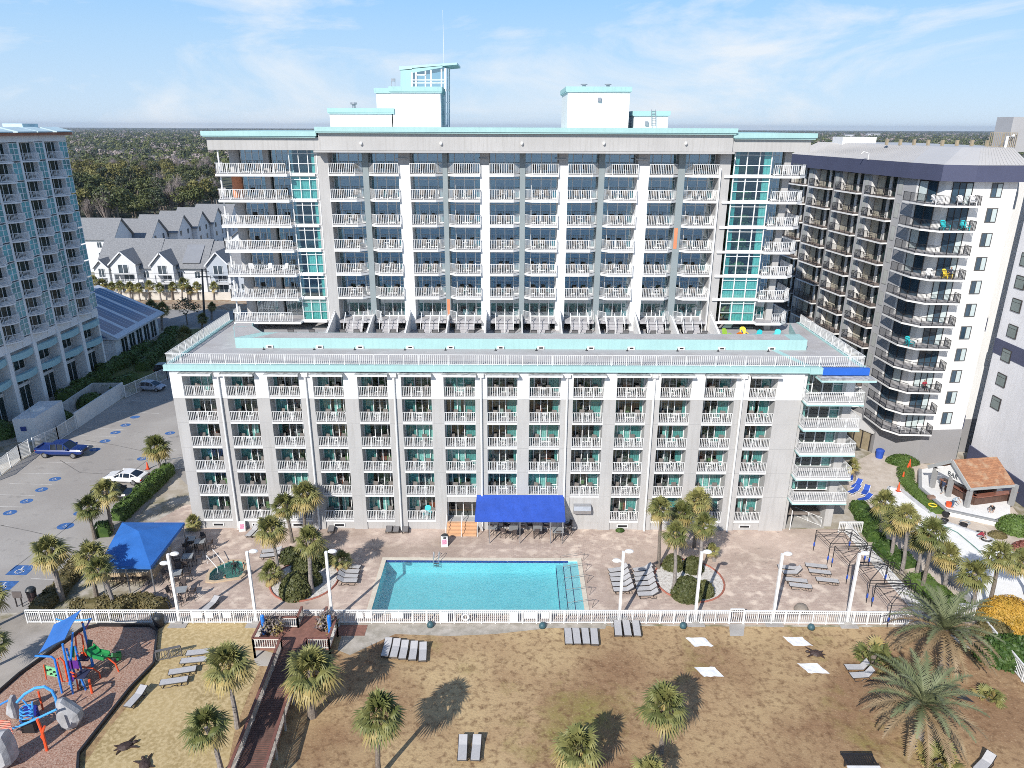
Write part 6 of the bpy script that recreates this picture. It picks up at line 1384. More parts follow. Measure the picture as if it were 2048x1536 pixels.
for i, (f, h_) in enumerate([((769, 1320), (779, 1285)), ((786, 1324), (796, 1285)), ((804, 1327), (812, 1288)), ((824, 1329), (830, 1290)), ((845, 1331), (847, 1292))]): lounger(f, h_, 18, ['leftmost lounger, partly in palm shade, of the row of five on the lawn', 'second lounger in palm shade of the row of five on the lawn', 'middle lounger of the row of five on the lawn', 'fourth lounger of the row of five on the lawn', 'rightmost lounger of the row of five, casting a clear shadow'][i], 'row of five loungers on the lawn')
for i, (f, h_) in enumerate([((1138, 1295), (1135, 1262)), ((1155, 1295), (1151, 1262)), ((1173, 1295), (1169, 1262)), ((1190, 1296), (1187, 1263))]): lounger(f, h_, 0, ['leftmost', 'second', 'third', 'rightmost'][i] + ' lounger of the flat row of four on the lawn below the pool', 'row of four loungers on the lawn')
for i, (f, h_) in enumerate([((1237, 1278), (1234, 1247)), ((1256, 1278), (1251, 1247)), ((1275, 1279), (1270, 1247))]): lounger(f, h_, 0, ['left', 'middle', 'right'][i] + ' lounger of the flat row of three against the pool fence', 'row of three loungers at the fence')
lounger((924, 1530), (927, 1479), 18, 'left lounger of the pair near the bottom edge of the lawn', 'pair of loungers at the bottom of the lawn'); lounger((950, 1530), (955, 1479), 18, 'right lounger of the pair near the bottom edge of the lawn', 'pair of loungers at the bottom of the lawn')
lounger((1692, 1341), (1738, 1341), 55, 'upper lounger with raised back of the pair below the palmetto', 'pair of loungers by the palmetto'); lounger((1702, 1358), (1748, 1355), 55, 'lower lounger with raised back of the pair below the palmetto', 'pair of loungers by the palmetto')
lounger((1950, 1552), (1983, 1518), 35, 'lounger cut off by the bottom right edge of the lawn')
for i, (f, h_) in enumerate([((777, 1071), (781, 1048)), ((791, 1071), (796, 1048)), ((810, 1071), (813, 1048))]): lounger(f, h_, 55, ['left', 'middle', 'right'][i] + ' taupe lounger of three leaning at the hotel wall left of the steps', 'three loungers at the hotel wall', LM[75])
lounger((661, 1070), (667, 1048), 55, 'single taupe lounger at the hotel wall behind the left island palms', None, LM[75])
for i, (f, h_) in enumerate([((500, 1074), (512, 1062)), ((514, 1074), (526, 1062))]): lounger(f, h_, 18, ['left', 'right'][i] + ' lounger of the pair by the wall behind the leaning island palm', 'pair of loungers by the wall')
for i, (f, h_) in enumerate([((530, 1108), (560, 1105)), ((528, 1117), (556, 1114))]): lounger(f, h_, 18, ['rear', 'front'][i] + ' lounger of the pair behind the hot tub', 'pair of loungers behind the hot tub')
for i, (f, h_) in enumerate([((719, 1140), (684, 1136)), ((717, 1149), (680, 1147)), ((715, 1158), (677, 1157)), ((713, 1167), (675, 1167))]): lounger(f, h_, 35, ['rearmost', 'second', 'third', 'front'][i] + ' lounger of the four at the left end of the pool', 'four loungers left of the pool')
lounger((415, 1222), (430, 1208), 18, 'lounger right behind the pool fence below the hot tub')
for i, (f, h_) in enumerate([((1219, 1147), (1254, 1142)), ((1221, 1156), (1257, 1153)), ((1223, 1165), (1260, 1163)), ((1226, 1175), (1263, 1173)), ((1229, 1185), (1266, 1184))]): lounger(f, h_, 35, ['rearmost', 'second', 'third', 'fourth', 'front'][i] + ' lounger of the row of five behind the lamp post right of the pool', 'row of five loungers right of the pool')
for i, (f, h_) in enumerate([((1267, 1146), (1304, 1141)), ((1268, 1155), (1306, 1151)), ((1269, 1164), (1309, 1161)), ((1271, 1174), (1311, 1171)), ((1273, 1184), (1314, 1182)), ((1276, 1194), (1316, 1193))]): lounger(f, h_, 35, ['rearmost', 'second', 'third', 'fourth', 'fifth', 'front'][i] + ' lounger of the row of six by the right island bed', 'row of six loungers by the island bed')
for i, (f, h_, bk, s_) in enumerate([((1560, 1139), (1592, 1142), 0, 'flat lounger with folded end beside a lamp post, rearmost of its stack'), ((1566, 1150), (1604, 1150), 55, 'lounger with raised back among flat ones on the right deck'), ((1573, 1164), (1610, 1168), 0, 'flat lounger just in front of the one with raised back'), ((1582, 1175), (1618, 1179), 0, 'front flat lounger of the four by the lamp post'), ((1613, 1135), (1650, 1139), 0, 'rear flat lounger of the touching pair in the open right deck'), ((1620, 1147), (1657, 1151), 0, 'front flat lounger of the touching pair in the open right deck'), ((1635, 1164), (1672, 1168), 0, 'lone flat lounger nearest the cabana frames')]): lounger(f, h_, bk, s_, 'scattered loungers on the right deck')
for i, (f, h_, s_) in enumerate([((1703, 981), (1722, 968), 'white and blue lounger nearest the corner balconies, rearmost'), ((1700, 990), (1716, 982), 'white and blue lounger beside the rearmost one on the plaza'), ((1722, 1000), (1738, 975), 'blue lounger with upright back on the plaza'), ((1716, 1006), (1742, 999), 'front white and blue lounger on the plaza')]): lounger(f, h_, 35, s_, 'white and blue loungers on the plaza', LMB)
lounger((1698, 968), (1703, 950), 75, 'folded blue lounger standing against the corner balconies', None, LMB)
k = 0
for i, (a, b_) in enumerate(TX):
    cx_ = (a + b_) / 2
    for dx in (-.8, .75):
        lounger((cx_ + dx, 77.6, 18.14), (cx_ + dx + .1, 75.9, 18.14), 55, 'taupe lounger on the narrow roof terrace below the tower', 'loungers on the roof terrace', LM[75], 18.14)
for x, s_ in ((-24.2, 'first'), (-21.9, 'second')): lounger((x, 77.6, 18.1), (x + .1, 75.9, 18.1), 55, f'{s_} taupe lounger at the left end of the roof terrace', 'loungers at the left terrace end', LM[75], 18.14)

# ------------------------------------------------------------------ chairs and tables
def chair_mesh(seat_m, fr_m, h=.45, w_=.5, arms=True, name='patio_chair', back=.5):
    s_ = MB(); s_.box(-w_ / 2, w_ / 2, -w_ / 2, w_ / 2, h - .03, h + .02); b_ = MB(); b_.extr([(-w_ / 2, w_ / 2 - .02, h + .04), (w_ / 2, w_ / 2 - .02, h + .04), (w_ / 2, w_ / 2 + .12, h + back), (-w_ / 2, w_ / 2 + .12, h + back)], (0, .03, 0)); f = MB()
    for sx in (-1, 1):
        for sy in (-1, 1): f.bar((sx * w_ / 2, sy * w_ / 2, h), (sx * w_ / 2 * 1.1, sy * w_ / 2 * 1.12, 0), .035)
        f.bar((sx * w_ / 2, w_ / 2, h), (sx * w_ / 2, w_ / 2 + .12, h + back), .035)
        if arms: f.bar((sx * w_ / 2, -w_ / 2, h + .22), (sx * w_ / 2, w_ / 2 + .05, h + .22), .05, .03); f.bar((sx * w_ / 2, -w_ / 2, h), (sx * w_ / 2, -w_ / 2, h + .22), .03)
    f.bar((-w_ / 2, -w_ / 2 * 1.06, h * .4), (w_ / 2, -w_ / 2 * 1.06, h * .4), .03)
    return s_.mesh('seat', [seat_m]), b_.mesh('backrest', [seat_m]), f.mesh('frame', [fr_m])
BARC = chair_mesh(mat('brown_mesh_seat', (.085, .065, .06), .8, .15, 5), DARKF, .75, .48)
def chair(x, y, rz, label, group, ms=BARC, z=0.0, name='bar_chair'):
    o = empty(name, (x, y, z), label, 'chair', group, rz)
    for n_, m_ in zip(('seat', 'backrest', 'frame'), ms): k = bpy.data.objects.new(n_, m_); COL.objects.link(k); k.parent = o
TOPM = mat('grey_table_top', (.30, .31, .31), .4, .1, 3)
def bar_table(x, y, rz, label, group, w_=.95, h=1.02):
    o = empty('bar_table', (x, y, 0), label, 'table', group, rz); mb = MB(); mb.box(-w_ / 2, w_ / 2, -w_ / 2, w_ / 2, h - .04, h); mb.build('table_top', TOPM, o, world=False)
    for sx in (-1, 1):
        for sy in (-1, 1): mb = MB(); mb.bar((sx * w_ * .42, sy * w_ * .42, 0), (sx * w_ * .42, sy * w_ * .42, h - .04), .05); mb.build('leg', DARKF, o, world=False)
gt, gc = 'bar tables under the blue awning', 'brown chairs under the blue awning'
for i, (px_, s_) in enumerate([((985, 1054), 'grey topped bar table at the left end under the blue awning'), ((1027, 1056), 'grey topped bar table second under the blue awning'), ((1075, 1056), 'grey topped bar table third under the blue awning'), ((1116, 1060), 'grey topped bar table at the right end under the blue awning')]):
    p = G(px_[0], px_[1], 1.0); bar_table(p.x, p.y, 0, s_, gt, .9 if i < 3 else 1.15)
for i, (px_, a) in enumerate([((1007, 1074), 170), ((1028, 1077), 195), ((1073, 1075), 185), ((1092, 1064), 80), ((1116, 1079), 180), ((1138, 1069), 250), ((985, 1067), 150), ((1014, 1062), 60), ((1046, 1066), 260), ((1060, 1062), 100), ((1136, 1062), 300), ((1002, 1056), 0), ((1050, 1055), 10), ((1095, 1055), 0)]):
    p = G(*px_); chair(p.x, p.y, R(a), 'brown mesh bar chair at the tables under the blue awning', gc)
gt = 'bar tables near the canopy bar'
for i, (px_, s_) in enumerate([((399, 1082), 'bar table nearest the hotel corner, behind the blue canopy'), ((380, 1077), 'shaded bar table just outside the blue canopy corner'), ((375, 1112), 'bar table right of the blue canopy, middle of the row'), ((352, 1145), 'bar table beside the two headed lamp post'), ((362, 1179), 'bar table nearest the fence, right of the lamp post')]):
    p = G(px_[0], px_[1], 1.0); bar_table(p.x, p.y, R(12), s_, gt)
    for a in (0, 85, 180, 268)[: 4 if i != 1 else 2]:
        b_ = R(a + 12 + rnd.uniform(-15, 15)); chair(p.x + math.sin(-b_) * -.0 + .95 * math.sin(b_), p.y - .95 * math.cos(b_), PI + b_, 'dark mesh bar chair at ' + ['the table nearest the hotel corner', 'the shaded table at the canopy corner', 'the middle table right of the canopy', 'the table beside the two headed lamp', 'the table nearest the fence'][i], 'dark bar chairs near the canopy bar')
# little chairs and tables on the balconies
bc = chair_mesh(SLINGD, WHITE, .42, .52); cm = MB()
allm = MB(); allm.box(-.26, .26, -.26, .26, .40, .44, 0); allm.extr([(-.26, .24, .44), (.26, .24, .44), (.26, .4, .95), (-.26, .4, .95)], (0, .03, 0), 0)
for sx in (-1, 1):
    for sy in (-1, 1): allm.bar((sx * .26, sy * .26, .4), (sx * .28, sy * .3, 0), .035, m=1)
    allm.bar((sx * .27, -.28, .64), (sx * .27, .3, .64), .05, .03, 1)
BCH = allm.mesh('balcony_chair', [mat('taupe_sling', (.15, .135, .125), .8, .1, 4), DARKF]); tb_ = MB(); tb_.lathe([(.3, .62), (.3, .66)], 10, m=0); tb_.lathe([(.05, .02), (.05, .62)], 6); tb_.lathe([(.2, 0), (.2, .03)], 8); BTB = tb_.mesh('balcony_table', [WHITE])
WCH = allm.mesh('balcony_chair', [WHITE, WHITE])
def loose(name, me, x, y, z, rz, label, cat, group): o = bpy.data.objects.new(name, me); COL.objects.link(o); o.location = (x, y, z); o.rotation_euler = (0, 0, rz); return tag(o, label, cat, group)
for (x, y, z, s_) in wing_spots:
    for dx in (-.75 + rnd.uniform(-.2, .2), .75 + rnd.uniform(-.2, .2)): loose('balcony_chair', BCH, x + dx, y + .8 + rnd.uniform(-.15, .15), z, rnd.uniform(-.7, .7), 'taupe sling chair behind a white balcony railing of the low hotel block', 'chair', 'chairs on the balconies of the low block')
    if rnd.random() < .55: loose('balcony_table', BTB, x + rnd.uniform(-.2, .3), y + .75, z, 0, 'small white table behind a balcony railing of the low hotel block', 'table', 'tables on the balconies of the low block')
for (x, y, z) in tower_spots:
    for dx in (-.7 + rnd.uniform(-.2, .2), .5 + rnd.uniform(-.2, .2)): loose('balcony_chair', BCH, x + dx, y - 1.05 + rnd.uniform(-.15, .15), z, rnd.uniform(-.7, .7), 'taupe sling chair behind a white balcony railing of the tall tower', 'chair', 'chairs on the balconies of the tower')
    if rnd.random() < .5: loose('balcony_table', BTB, x + rnd.uniform(-.2, .2), y - 1.2, z, 0, 'small white table on a balcony of the tall tower', 'table', 'tables on the balconies of the tower')
for k_, z in enumerate(TZ[1:]):
    for x in (-29.0, -27.2, -25.4): loose('balcony_chair', WCH if k_ == 1 else BCH, x, 80.4, z, rnd.uniform(-.6, .6), 'white chair on the left corner balcony, second floor above the roof terrace' if k_ == 1 else 'taupe chair on a left corner balcony of the tall tower', 'chair', 'white chairs of one corner balcony' if k_ == 1 else 'chairs on the left corner balconies')
    loose('balcony_chair', BCH if k_ else loose and BCH, 28.8, 80.4, z, 1.0, 'taupe chair on a right corner balcony of the tall tower', 'chair', 'chairs on the right corner balconies')
AD = {}
def adir(cn, c):
    if cn not in AD:
        m_ = MB(); m_.extr([(-.3, -.35, .36), (.3, -.35, .36), (.3, .25, .26), (-.3, .25, .26)], (0, 0, .04)); m_.extr([(-.28, .22, .28), (.28, .22, .28), (.34, .5, .9), (.15, .56, 1.05), (-.15, .56, 1.05), (-.34, .5, .9)], (0, .04, 0))
        for sx in (-1, 1): m_.bar((sx * .36, -.42, .55), (sx * .36, .4, .52), .12, .04); m_.bar((sx * .34, -.36, 0), (sx * .34, -.36, .55), .07); m_.bar((sx * .3, .0, .26), (sx * .3, .6, .0), .07)
        AD[cn] = m_.mesh('adirondack_chair', [mat(cn + '_chair_paint', c, .5, .06, 3)])
    return AD[cn]
TQ, CW = ('turquoise', (.02, .46, .50)), ('white', (.75, .75, .75))
for (cn, c), x, y, z, rz, s_ in [(TQ, PL(855, 1022, YF + .7).x, YF + .75, WZ[0], 0, 'turquoise slatted armchair on a ground floor balcony left of the peach steps'), (TQ, 28.9, 76.6, 18.14, -.6, 'turquoise armchair at the right end of the roof terrace, under the parapet'), (('lime', (.30, .50, .05)), 23.6, 76.9, 18.14, .5, 'lime green armchair among coloured seats on the roof terrace'), (('bright orange', (.85, .22, .03)), 24.7, 76.3, 18.14, 3.0, 'orange seat among coloured furniture on the roof terrace'), (('yellow', (.85, .62, .05)), 25.6, 77.5, 18.14, 0, 'yellow seat among coloured furniture on the roof terrace'), (('royal blue', (.02, .08, .45)), 25.6, 76.5, 18.14, 1.2, 'blue seat among coloured furniture on the roof terrace'), (TQ, 26.7, 76.5, 18.14, -1, 'turquoise seat beside the blue one on the roof terrace')]: loose('adirondack_chair', adir(cn, c), x, y, z, rz, s_, 'chair', 'coloured chairs')
for k_, items in {10: [(CW, 47.3, 83.2, 'left of two white armchairs on the top corner balcony of the angled hotel'), (CW, 49.6, 82.5, 'middle white armchair on the top corner balcony of the angled hotel'), (CW, 50.8, 82.3, 'right white armchair on the top corner balcony of the angled hotel')], 9: [(TQ, 48.6, 82.8, 'left turquoise armchair on the second highest corner balcony'), (TQ, 50.6, 82.4, 'right turquoise armchair on the second highest corner balcony')], 7: [(('yellow', (.7, .6, .1)), 49.8, 82.5, 'yellow armchair on the fourth highest corner balcony'), (CW, 48.0, 82.9, 'white armchair on the fourth highest corner balcony')], 4: [(TQ, 47.4, 83.2, 'turquoise armchair on a middle corner balcony with brown floor')], 0: [(CW, 48.3, 82.9, 'left white armchair on the lowest corner balcony'), (CW, 50.4, 82.4, 'right white armchair on the lowest corner balcony')]}.items():
    for (cn, c), x, y, s_ in items: loose('adirondack_chair', adir(cn, c), x, y, RZ[k_], rnd.uniform(-.4, .4), s_, 'chair', 'armchairs on the corner balconies')
rhm = Matrix.Translation((47.4, 88, 0)) @ Matrix.Rotation(rh.rotation_euler[2], 4, 'Z')
for j in range(4):
    for z in RZ:
        for yy in (2.4, 4.3):
            if rnd.random() < .75: p = rhm @ Vector((-.15, YC(j) - .8 + yy, z)); loose('balcony_chair', BCH, p.x, p.y, p.z, 1.2 + rnd.uniform(-.5, .5), 'taupe chair behind a black balcony railing of the angled hotel', 'chair', 'chairs on the black railed balconies')

# ------------------------------------------------------------------ canopies and awning
aw = empty('blue_awning', (.9, YF, 0), 'bright blue canvas awning on slim posts over the bar tables at the hotel wall', 'awning')
ax0, ax1 = PL(953, 1000, 66.2).x, PL(1128, 1000, 66.2).x
P0, P1, P2, P3 = Vector((ax0, YF - .1, 4.15)), Vector((ax1, YF - .1, 4.15)), Vector((ax1 + .05, 64.1, 2.75)), Vector((ax0 - .1, 64.1, 2.75))
mb = MB(); NX = 14
for i in range(NX):
    a, b_ = P0.lerp(P1, i / NX), P0.lerp(P1, (i + 1) / NX); c, d = P3.lerp(P2, (i + 1) / NX), P3.lerp(P2, i / NX); sg = Vector((0, 0, -.04)); m0, m1 = (a + d) / 2 + sg * (i % 2 == 0), (b_ + c) / 2 + sg * (i % 2)
    mb.poly([a, b_, m1, m0]); mb.poly([m0, m1, c, d])
mb.extr([P3, P2, P2 - Vector((0, 0, .22)), P3 - Vector((0, 0, .22))], (0, .02, 0)); mb.extr([P0, P3, P3 - Vector((0, 0, .2)), P0 - Vector((0, 0, .2))], (.02, 0, 0)); mb.extr([P1, P2, P2 - Vector((0, 0, .2)), P1 - Vector((0, 0, .2))], (-.02, 0, 0)); mb.build('canvas', BLUE, aw)
for f in (.16, .5, .84, .97): 
    p = P3.lerp(P2, f); mb = MB(); mb.tube([(p.x, 64.2, 0), (p.x, 64.2, 2.7)], .045, 6); mb.build('post', STEEL, aw)
cn = empty('blue_canopy', G(305, 1120), 'large blue square shade canopy on steel posts over the outdoor bar', 'canopy')
zc = 3.0; C = [G(196, 1132, zc), G(301, 1133, zc), G(369, 1045, zc), G(244, 1045, zc)]; ctr = sum(C, Vector()) / 4; ap = G(277, 1062, 3.95); mb = MB()
for a, b_ in zip(C, C[1:] + C[:1]):
    mb.poly([a, b_, ap]); mb.extr([a, b_, b_ - Vector((0, 0, .3)), a - Vector((0, 0, .3))], (0, 0.015, 0))
mb.build('canvas', BLUEL, cn)
for c in C + [(C[1] + C[2]) / 2, (C[0] + C[1]) / 2]: 
    p = c.lerp(ctr, .04); mb = MB(); mb.tube([(p.x, p.y, 0), (p.x, p.y, zc - .1)], .06, 6); mb.build('post', STEEL, cn)
b0, b1 = G(215, 1140, 1.1), G(300, 1138, 1.1); ob = empty('outdoor_bar', (b0.x, b0.y, 0), 'L shaped tan bar counter with grey top beneath the blue canopy', 'bar counter'); b2 = G(335, 1088, 1.1)
mb = MB(); b3 = Vector((b0.x, b2.y, 1.1))
for a, b_ in ((b0, b1), (b1, b2)): mb.bar((a.x, a.y, .52), (b_.x, b_.y, .52), .5, 1.04)
mb.build('counter', TAN, ob); mb = MB()
for a, b_ in ((b0, b1), (b1, b2)): mb.bar((a.x, a.y, 1.08), (b_.x, b_.y, 1.08), .85, .07)
mb.build('counter_top', mat('pale_stone_top', (.42, .41, .38), .4, .1, 3), ob)
mb = MB(); mb.box(b0.x - .5, b0.x + 2.5, b2.y - 2.5, b2.y - 2.2, 0, 2.2); mb.build('back_shelf', WOODD, ob)
stool = chair_mesh(DARKF, DARKF, .75, .4, False, back=.35)
for i in range(7): p = b0.lerp(b1, (i + .4) / 6.6); chair(p.x, p.y - .8 - .1 * (i % 2), PI + rnd.uniform(-.4, .4), 'dark bar stool in front of the counter under the blue canopy', 'bar stools under the blue canopy', stool, 0, 'bar_stool')
# cabana frames without cloth
FR = [((1628, 1062), (1667, 1096)), ((1676, 1100), (1714, 1137)), ((1700, 1133), (1750, 1178)), ((1745, 1178), (1800, 1240))]
zt = 2.35; tp4 = [((1633, 1060), (1661, 1087), (1740, 1085), (1690, 1058)), ((1670, 1092), (1700, 1124), (1790, 1122), (1728, 1090)), ((1712, 1125), (1741, 1161), (1838, 1160), (1760, 1121)), ((1752, 1168), (1784, 1208), (1880, 1206), (1815, 1166))]
for i, c4 in enumerate(tp4):
    P_ = [G(x, y, zt) for x, y in c4]; P_[2] = P_[1] + Vector((3.6, 0.05, 0)); P_[3] = P_[0] + Vector((3.6, .1, 0)); ct = sum(P_, Vector()) / 4 + Vector((0, 0, .75)); o = empty('cabana_frame', (P_[0].x, P_[0].y, 0), ['rearmost bare cabana frame, at the passage under the balconies', 'second bare cabana frame from the passage', 'third bare cabana frame, right of the last lamp post', 'front bare cabana frame, nearest the pool fence'][i], 'cabana frame', 'bare cabana frames on the right deck')
    mb = MB()
    for a, b_ in zip(P_, P_[1:] + P_[:1]): mb.bar(a, b_, .04); mb.bar(a - Vector((0, 0, .3)), b_ - Vector((0, 0, .3)), .025); mb.bar((a + b_) / 2, ct, .035)
    for a in P_: mb.bar(a, ct, .04)
    mb.build('roof_frame', BLACK, o)
    for a in P_: mb = MB(); mb.bar((a.x, a.y, 0), a, .055); mb.build('post', BLACK, o); mb = MB(); mb.blob((a.x, a.y, .75), .09, .09, .28, 6, 5); mb.build('strap_bag', BLUE, o)

# ------------------------------------------------------------------ pool fittings and small things
def hrail(p, label):
    mb = MB(); a = G(*p); mb.tube([a + Vector((-2.3, 0, -.3)), a + Vector((-2.2, 0, .55)), a + Vector((-.2, 0, .95)), a + Vector((.15, 0, .85)), a + Vector((-.05, 0, .0))], .022, 6); tag(mb.build('pool_handrail', mat('dull_steel', (.16, .15, .145), .4, .1, 4, metal=.5)), label, 'handrail', 'handrails on the pool steps')
for i, p in enumerate([(1166, 1122), (1172, 1143), (1175, 1166), (1180, 1190), (1185, 1216)]): hrail(p, ['rearmost', 'second', 'middle', 'fourth', 'front'][i] + ' curved steel handrail over the pool steps')
ld = empty('pool_ladder', G(873, 1122), 'small steel ladder with two hoops at the far edge of the pool', 'ladder')
for dx in (-.25, .25): mb = MB(); mb.tube([(dx, .45, 0), (dx, .45, .8), (dx, .1, .95), (dx, -.25, .6), (dx, -.25, -.6)], .03, 6); mb.build('rail', STEEL, ld, world=False)
mb = MB()
for z in (-.15, -.4): mb.box(-.25, .25, -.32, -.2, z, z + .04)
mb.build('step', BLACK, ld, world=False)
for i, (a, b_) in enumerate([((415, 1127), (436, 1145)), ((428, 1115), (450, 1135))]):
    mb = MB(); p, q = G(*a), G(*b_); mb.tube([p, p + Vector((0, 0, .9)), q + Vector((0, 0, .5)), q], .035, 6); tag(mb.build('tub_handrail', WHITE), ['left', 'right'][i] + ' white handrail leading into the hot tub', 'handrail')
for i, (px_, s_) in enumerate([((861, 1252), 'below the third board'), ((1085, 1254), 'left of the flat row of four loungers'), ((1366, 1254), 'right of the row of three loungers'), ((1622, 1257), 'above the right pair of white cloths'), ((1432, 1250), 'near')][:4]):
    p = G(*px_); mb = MB(); mb.lathe([(.3, 0), (.3, .2), (.2, .38), (.06, .44)], 12, p); tag(mb.build('utility_dome', mat('teal_dome', (.04, .10, .12), .5, .1, 3), smooth=True), f'dark teal dome cover on the lawn edge, {s_}', 'dome cover')
mb = MB(); p = G(1602, 1222); mb.lathe([(.62, 0), (.62, .25), (.45, .55), (.15, .68)], 14, p, 0); mb.box(p.x - .2, p.x + .35, p.y - .64, p.y - .5, .05, .3, 1); tag(mb.build('dome_cover', [mat('taupe_dome', (.25, .215, .18), .7, .1, 3), BLACK]), 'taupe domed cover with dark opening behind the pool fence', 'dome cover')
for (px_, r_, h, m_, s_) in [((890, 1088), .38, 1.1, BLACK, 'black round litter bin by the entrance steps'), ((1758, 915), .5, 1.2, BLUE, 'royal blue litter barrel on the plaza by the screened porch'), ((319, 1252), .42, 1.1, BLACK, 'black bin on the lawn side of the fence near the playground'), ((66, 1200), .4, 1.3, mat('brown_bin', (.08, .05, .05), .5), 'tall dark bin with a solar panel lid at the parking lot edge')]:
    p = G(*px_); o = empty('litter_bin', p, s_, 'litter bin'); mb = MB(); mb.lathe([(r_ * .85, 0), (r_, h * .75), (r_ * 1.05, h * .76)], 14); mb.build('body', m_, o, world=False); mb = MB(); mb.lathe([(r_ * 1.08, h * .76), (r_ * 1.05, h * .88), (r_ * .7, h), (.1, h * 1.02)], 14); mb.build('lid', mat('bin_lid', (.03, .035, .04), .4) if m_ != BLUE else BLUE, o, world=False)
def sandwich(px_, s_, rz=0):
    p = G(*px_); o = empty('sandwich_board', p, s_, 'sign', rz=rz)
    for sg in (-1, 1): mb = MB(); mb.extr([(-.33, sg * .3, 0), (.33, sg * .3, 0), (.33, sg * .05, 1.05), (-.33, sg * .05, 1.05)], (0, .03, 0)); mb.build('panel', WHITE, o, world=False)
    mk = MB(); mk.extr([(-.22, -.245, .28), (.22, -.245, .28), (.22, -.13, .78), (-.22, -.13, .78)], (0, -.012, 0)); mk.build('poster', mat('pink_print', (.62, .25, .36), .6, .5, 14), o, world=False)
sandwich((889, 1091), 'white folding sign with a pink print in front of the black bin', .1); sandwich((486, 1060), 'white folding sign with pink marks at the hotel wall, left part', .1)
p = G(40, 1213); o = empty('notice_sign', p, 'small brown notice board on two legs beside the tall dark bin', 'sign'); mb = MB(); mb.box(-.4, .4, -.03, .03, .9, 1.55); mb.build('board', mat('brown_board', (.12, .10, .095), .7), o, world=False)
for sx in (-.25, .25): mb = MB(); mb.box(sx - .04, sx + .04, -.04, .04, 0, .9); mb.build('leg', DARKF, o, world=False)
def cone(px_, s_, h=.95, z=0):
    p = G(*px_); o = empty('traffic_cone', p, s_, 'traffic cone', 'orange traffic markers'); mb = MB(); mb.lathe([(.17, .05), (.05, h)], 10); mb.build('body', ORANGE, o, world=False); mb = MB(); mb.box(-.24, .24, -.24, .24, 0, .05); mb.build('base', mat('cone_base', (.35, .04, .02), .7), o, world=False); mb = MB(); mb.lathe([(.118, h * .45), (.095, h * .62)], 10); mb.build('band', WHITE, o, world=False)
cone((296, 938), 'orange cone with white band in the parking lot near a palm'); 
for i, (px_, s_) in enumerate([((1796, 982), 'nearest the palms'), ((1805, 960), 'second'), ((1814, 943), 'third'), ((1818, 934), 'farthest')]): cone(px_, f'orange marker post along the curved plaza hedge, {s_} of four', 1.1)
CLM = mat('white_cloth', (.80, .80, .80), .8, .03, 2)
for i, (px_, s_) in enumerate([((1405, 1285), 'upper left white cloth spread flat on the lawn'), ((1601, 1284), 'upper right white cloth spread flat on the lawn'), ((1424, 1345), 'lower left white cloth lying at a palm shadow'), ((1632, 1338), 'lower right white cloth lying below the brown turtle figure')]):
    p = G(*px_); mb = MB(); n = 6; W_, D_ = .8, .55; vs = [(p.x - W_ + 2 * W_ * a / n + rnd.uniform(-.05, .05) - .12 * b_, p.y - D_ + 2 * D_ * b_ / 4 + rnd.uniform(-.05, .05), .04 + rnd.uniform(0, .05)) for b_ in range(5) for a in range(n + 1)]
    mb.add(vs, [(b_ * (n + 1) + a, b_ * (n + 1) + a + 1, (b_ + 1) * (n + 1) + a + 1, (b_ + 1) * (n + 1) + a) for b_ in range(4) for a in range(n)]); tag(mb.build('cloth', CLM), s_, 'cloth', 'white cloths on the lawn')
TUM = mat('dark_bronze', (.05, .03, .025), .6, .2, 4)
def turtle(px_, rz, s_, label):
    p = G(*px_); o = empty('turtle_figure', p, label, 'figure', rz=rz); mb = MB(); mb.blob((0, 0, .05), .55 * s_, .4 * s_, .25 * s_, 12, 6, 0, .06, -.1)
    for ax_, ay, bx, by in ((.35, .3, .8, .65), (.35, -.3, .8, -.65), (-.4, .25, -.65, .5), (-.4, -.25, -.65, -.5)): mb.extr([(ax_ * s_ - .12, ay * s_, .05), (ax_ * s_ + .15, ay * s_, .05), (bx * s_, by * s_, .02)], (0, 0, .08))
    mb.blob((.68 * s_, 0, .1), .2 * s_, .13 * s_, .12 * s_, 8, 5); mb.extr([(-.5 * s_, .08, .04), (-.5 * s_, -.08, .04), (-.75 * s_, 0, .04)], (0, 0, .05)); mb.build('body', TUM, o, world=False)
turtle((1632, 1308), 2.9, .95, 'flat dark brown turtle figure between the white cloths on the right'); turtle((250, 1494), .6, .95, 'dark brown turtle figure on the tan lawn by the mulch edge'); turtle((290, 1530), 2.2, .9, 'dark brown rounded figure at the bottom edge of the tan lawn')
p = G(1930, 1398); mb = MB(); mb.extr([(p.x - .55, p.y + .1, .03), (p.x + .45, p.y - .4, .03), (p.x + .1, p.y + .35, .05)], (0, 0, .05)); tag(mb.build('dark_tarp', mat('tarp_black', (.025, .027, .035), .7)), 'small dark triangular tarp left of the palmetto at the right fence', 'tarp')
p = G(1716, 1532); o = empty('slatted_table', p, 'white and dark slatted table cut by the bottom edge at the right', 'table'); mb = MB()
for i in range(14): mb.box(-1.0 + i * .15, -.92 + i * .15, -.5, .4, .5, .56, 1)
mb.box(-1.05, 1.1, .4, .5, .48, .58, 1); mb.box(-1.05, 1.1, -.7, -.5, .48, .58, 0)
for x in (-.9, .95): mb.bar((x, 0, 0), (x, 0, .5), .1, m=1)
mb.build('table_top', [WHITE, BLACK], o, world=False)
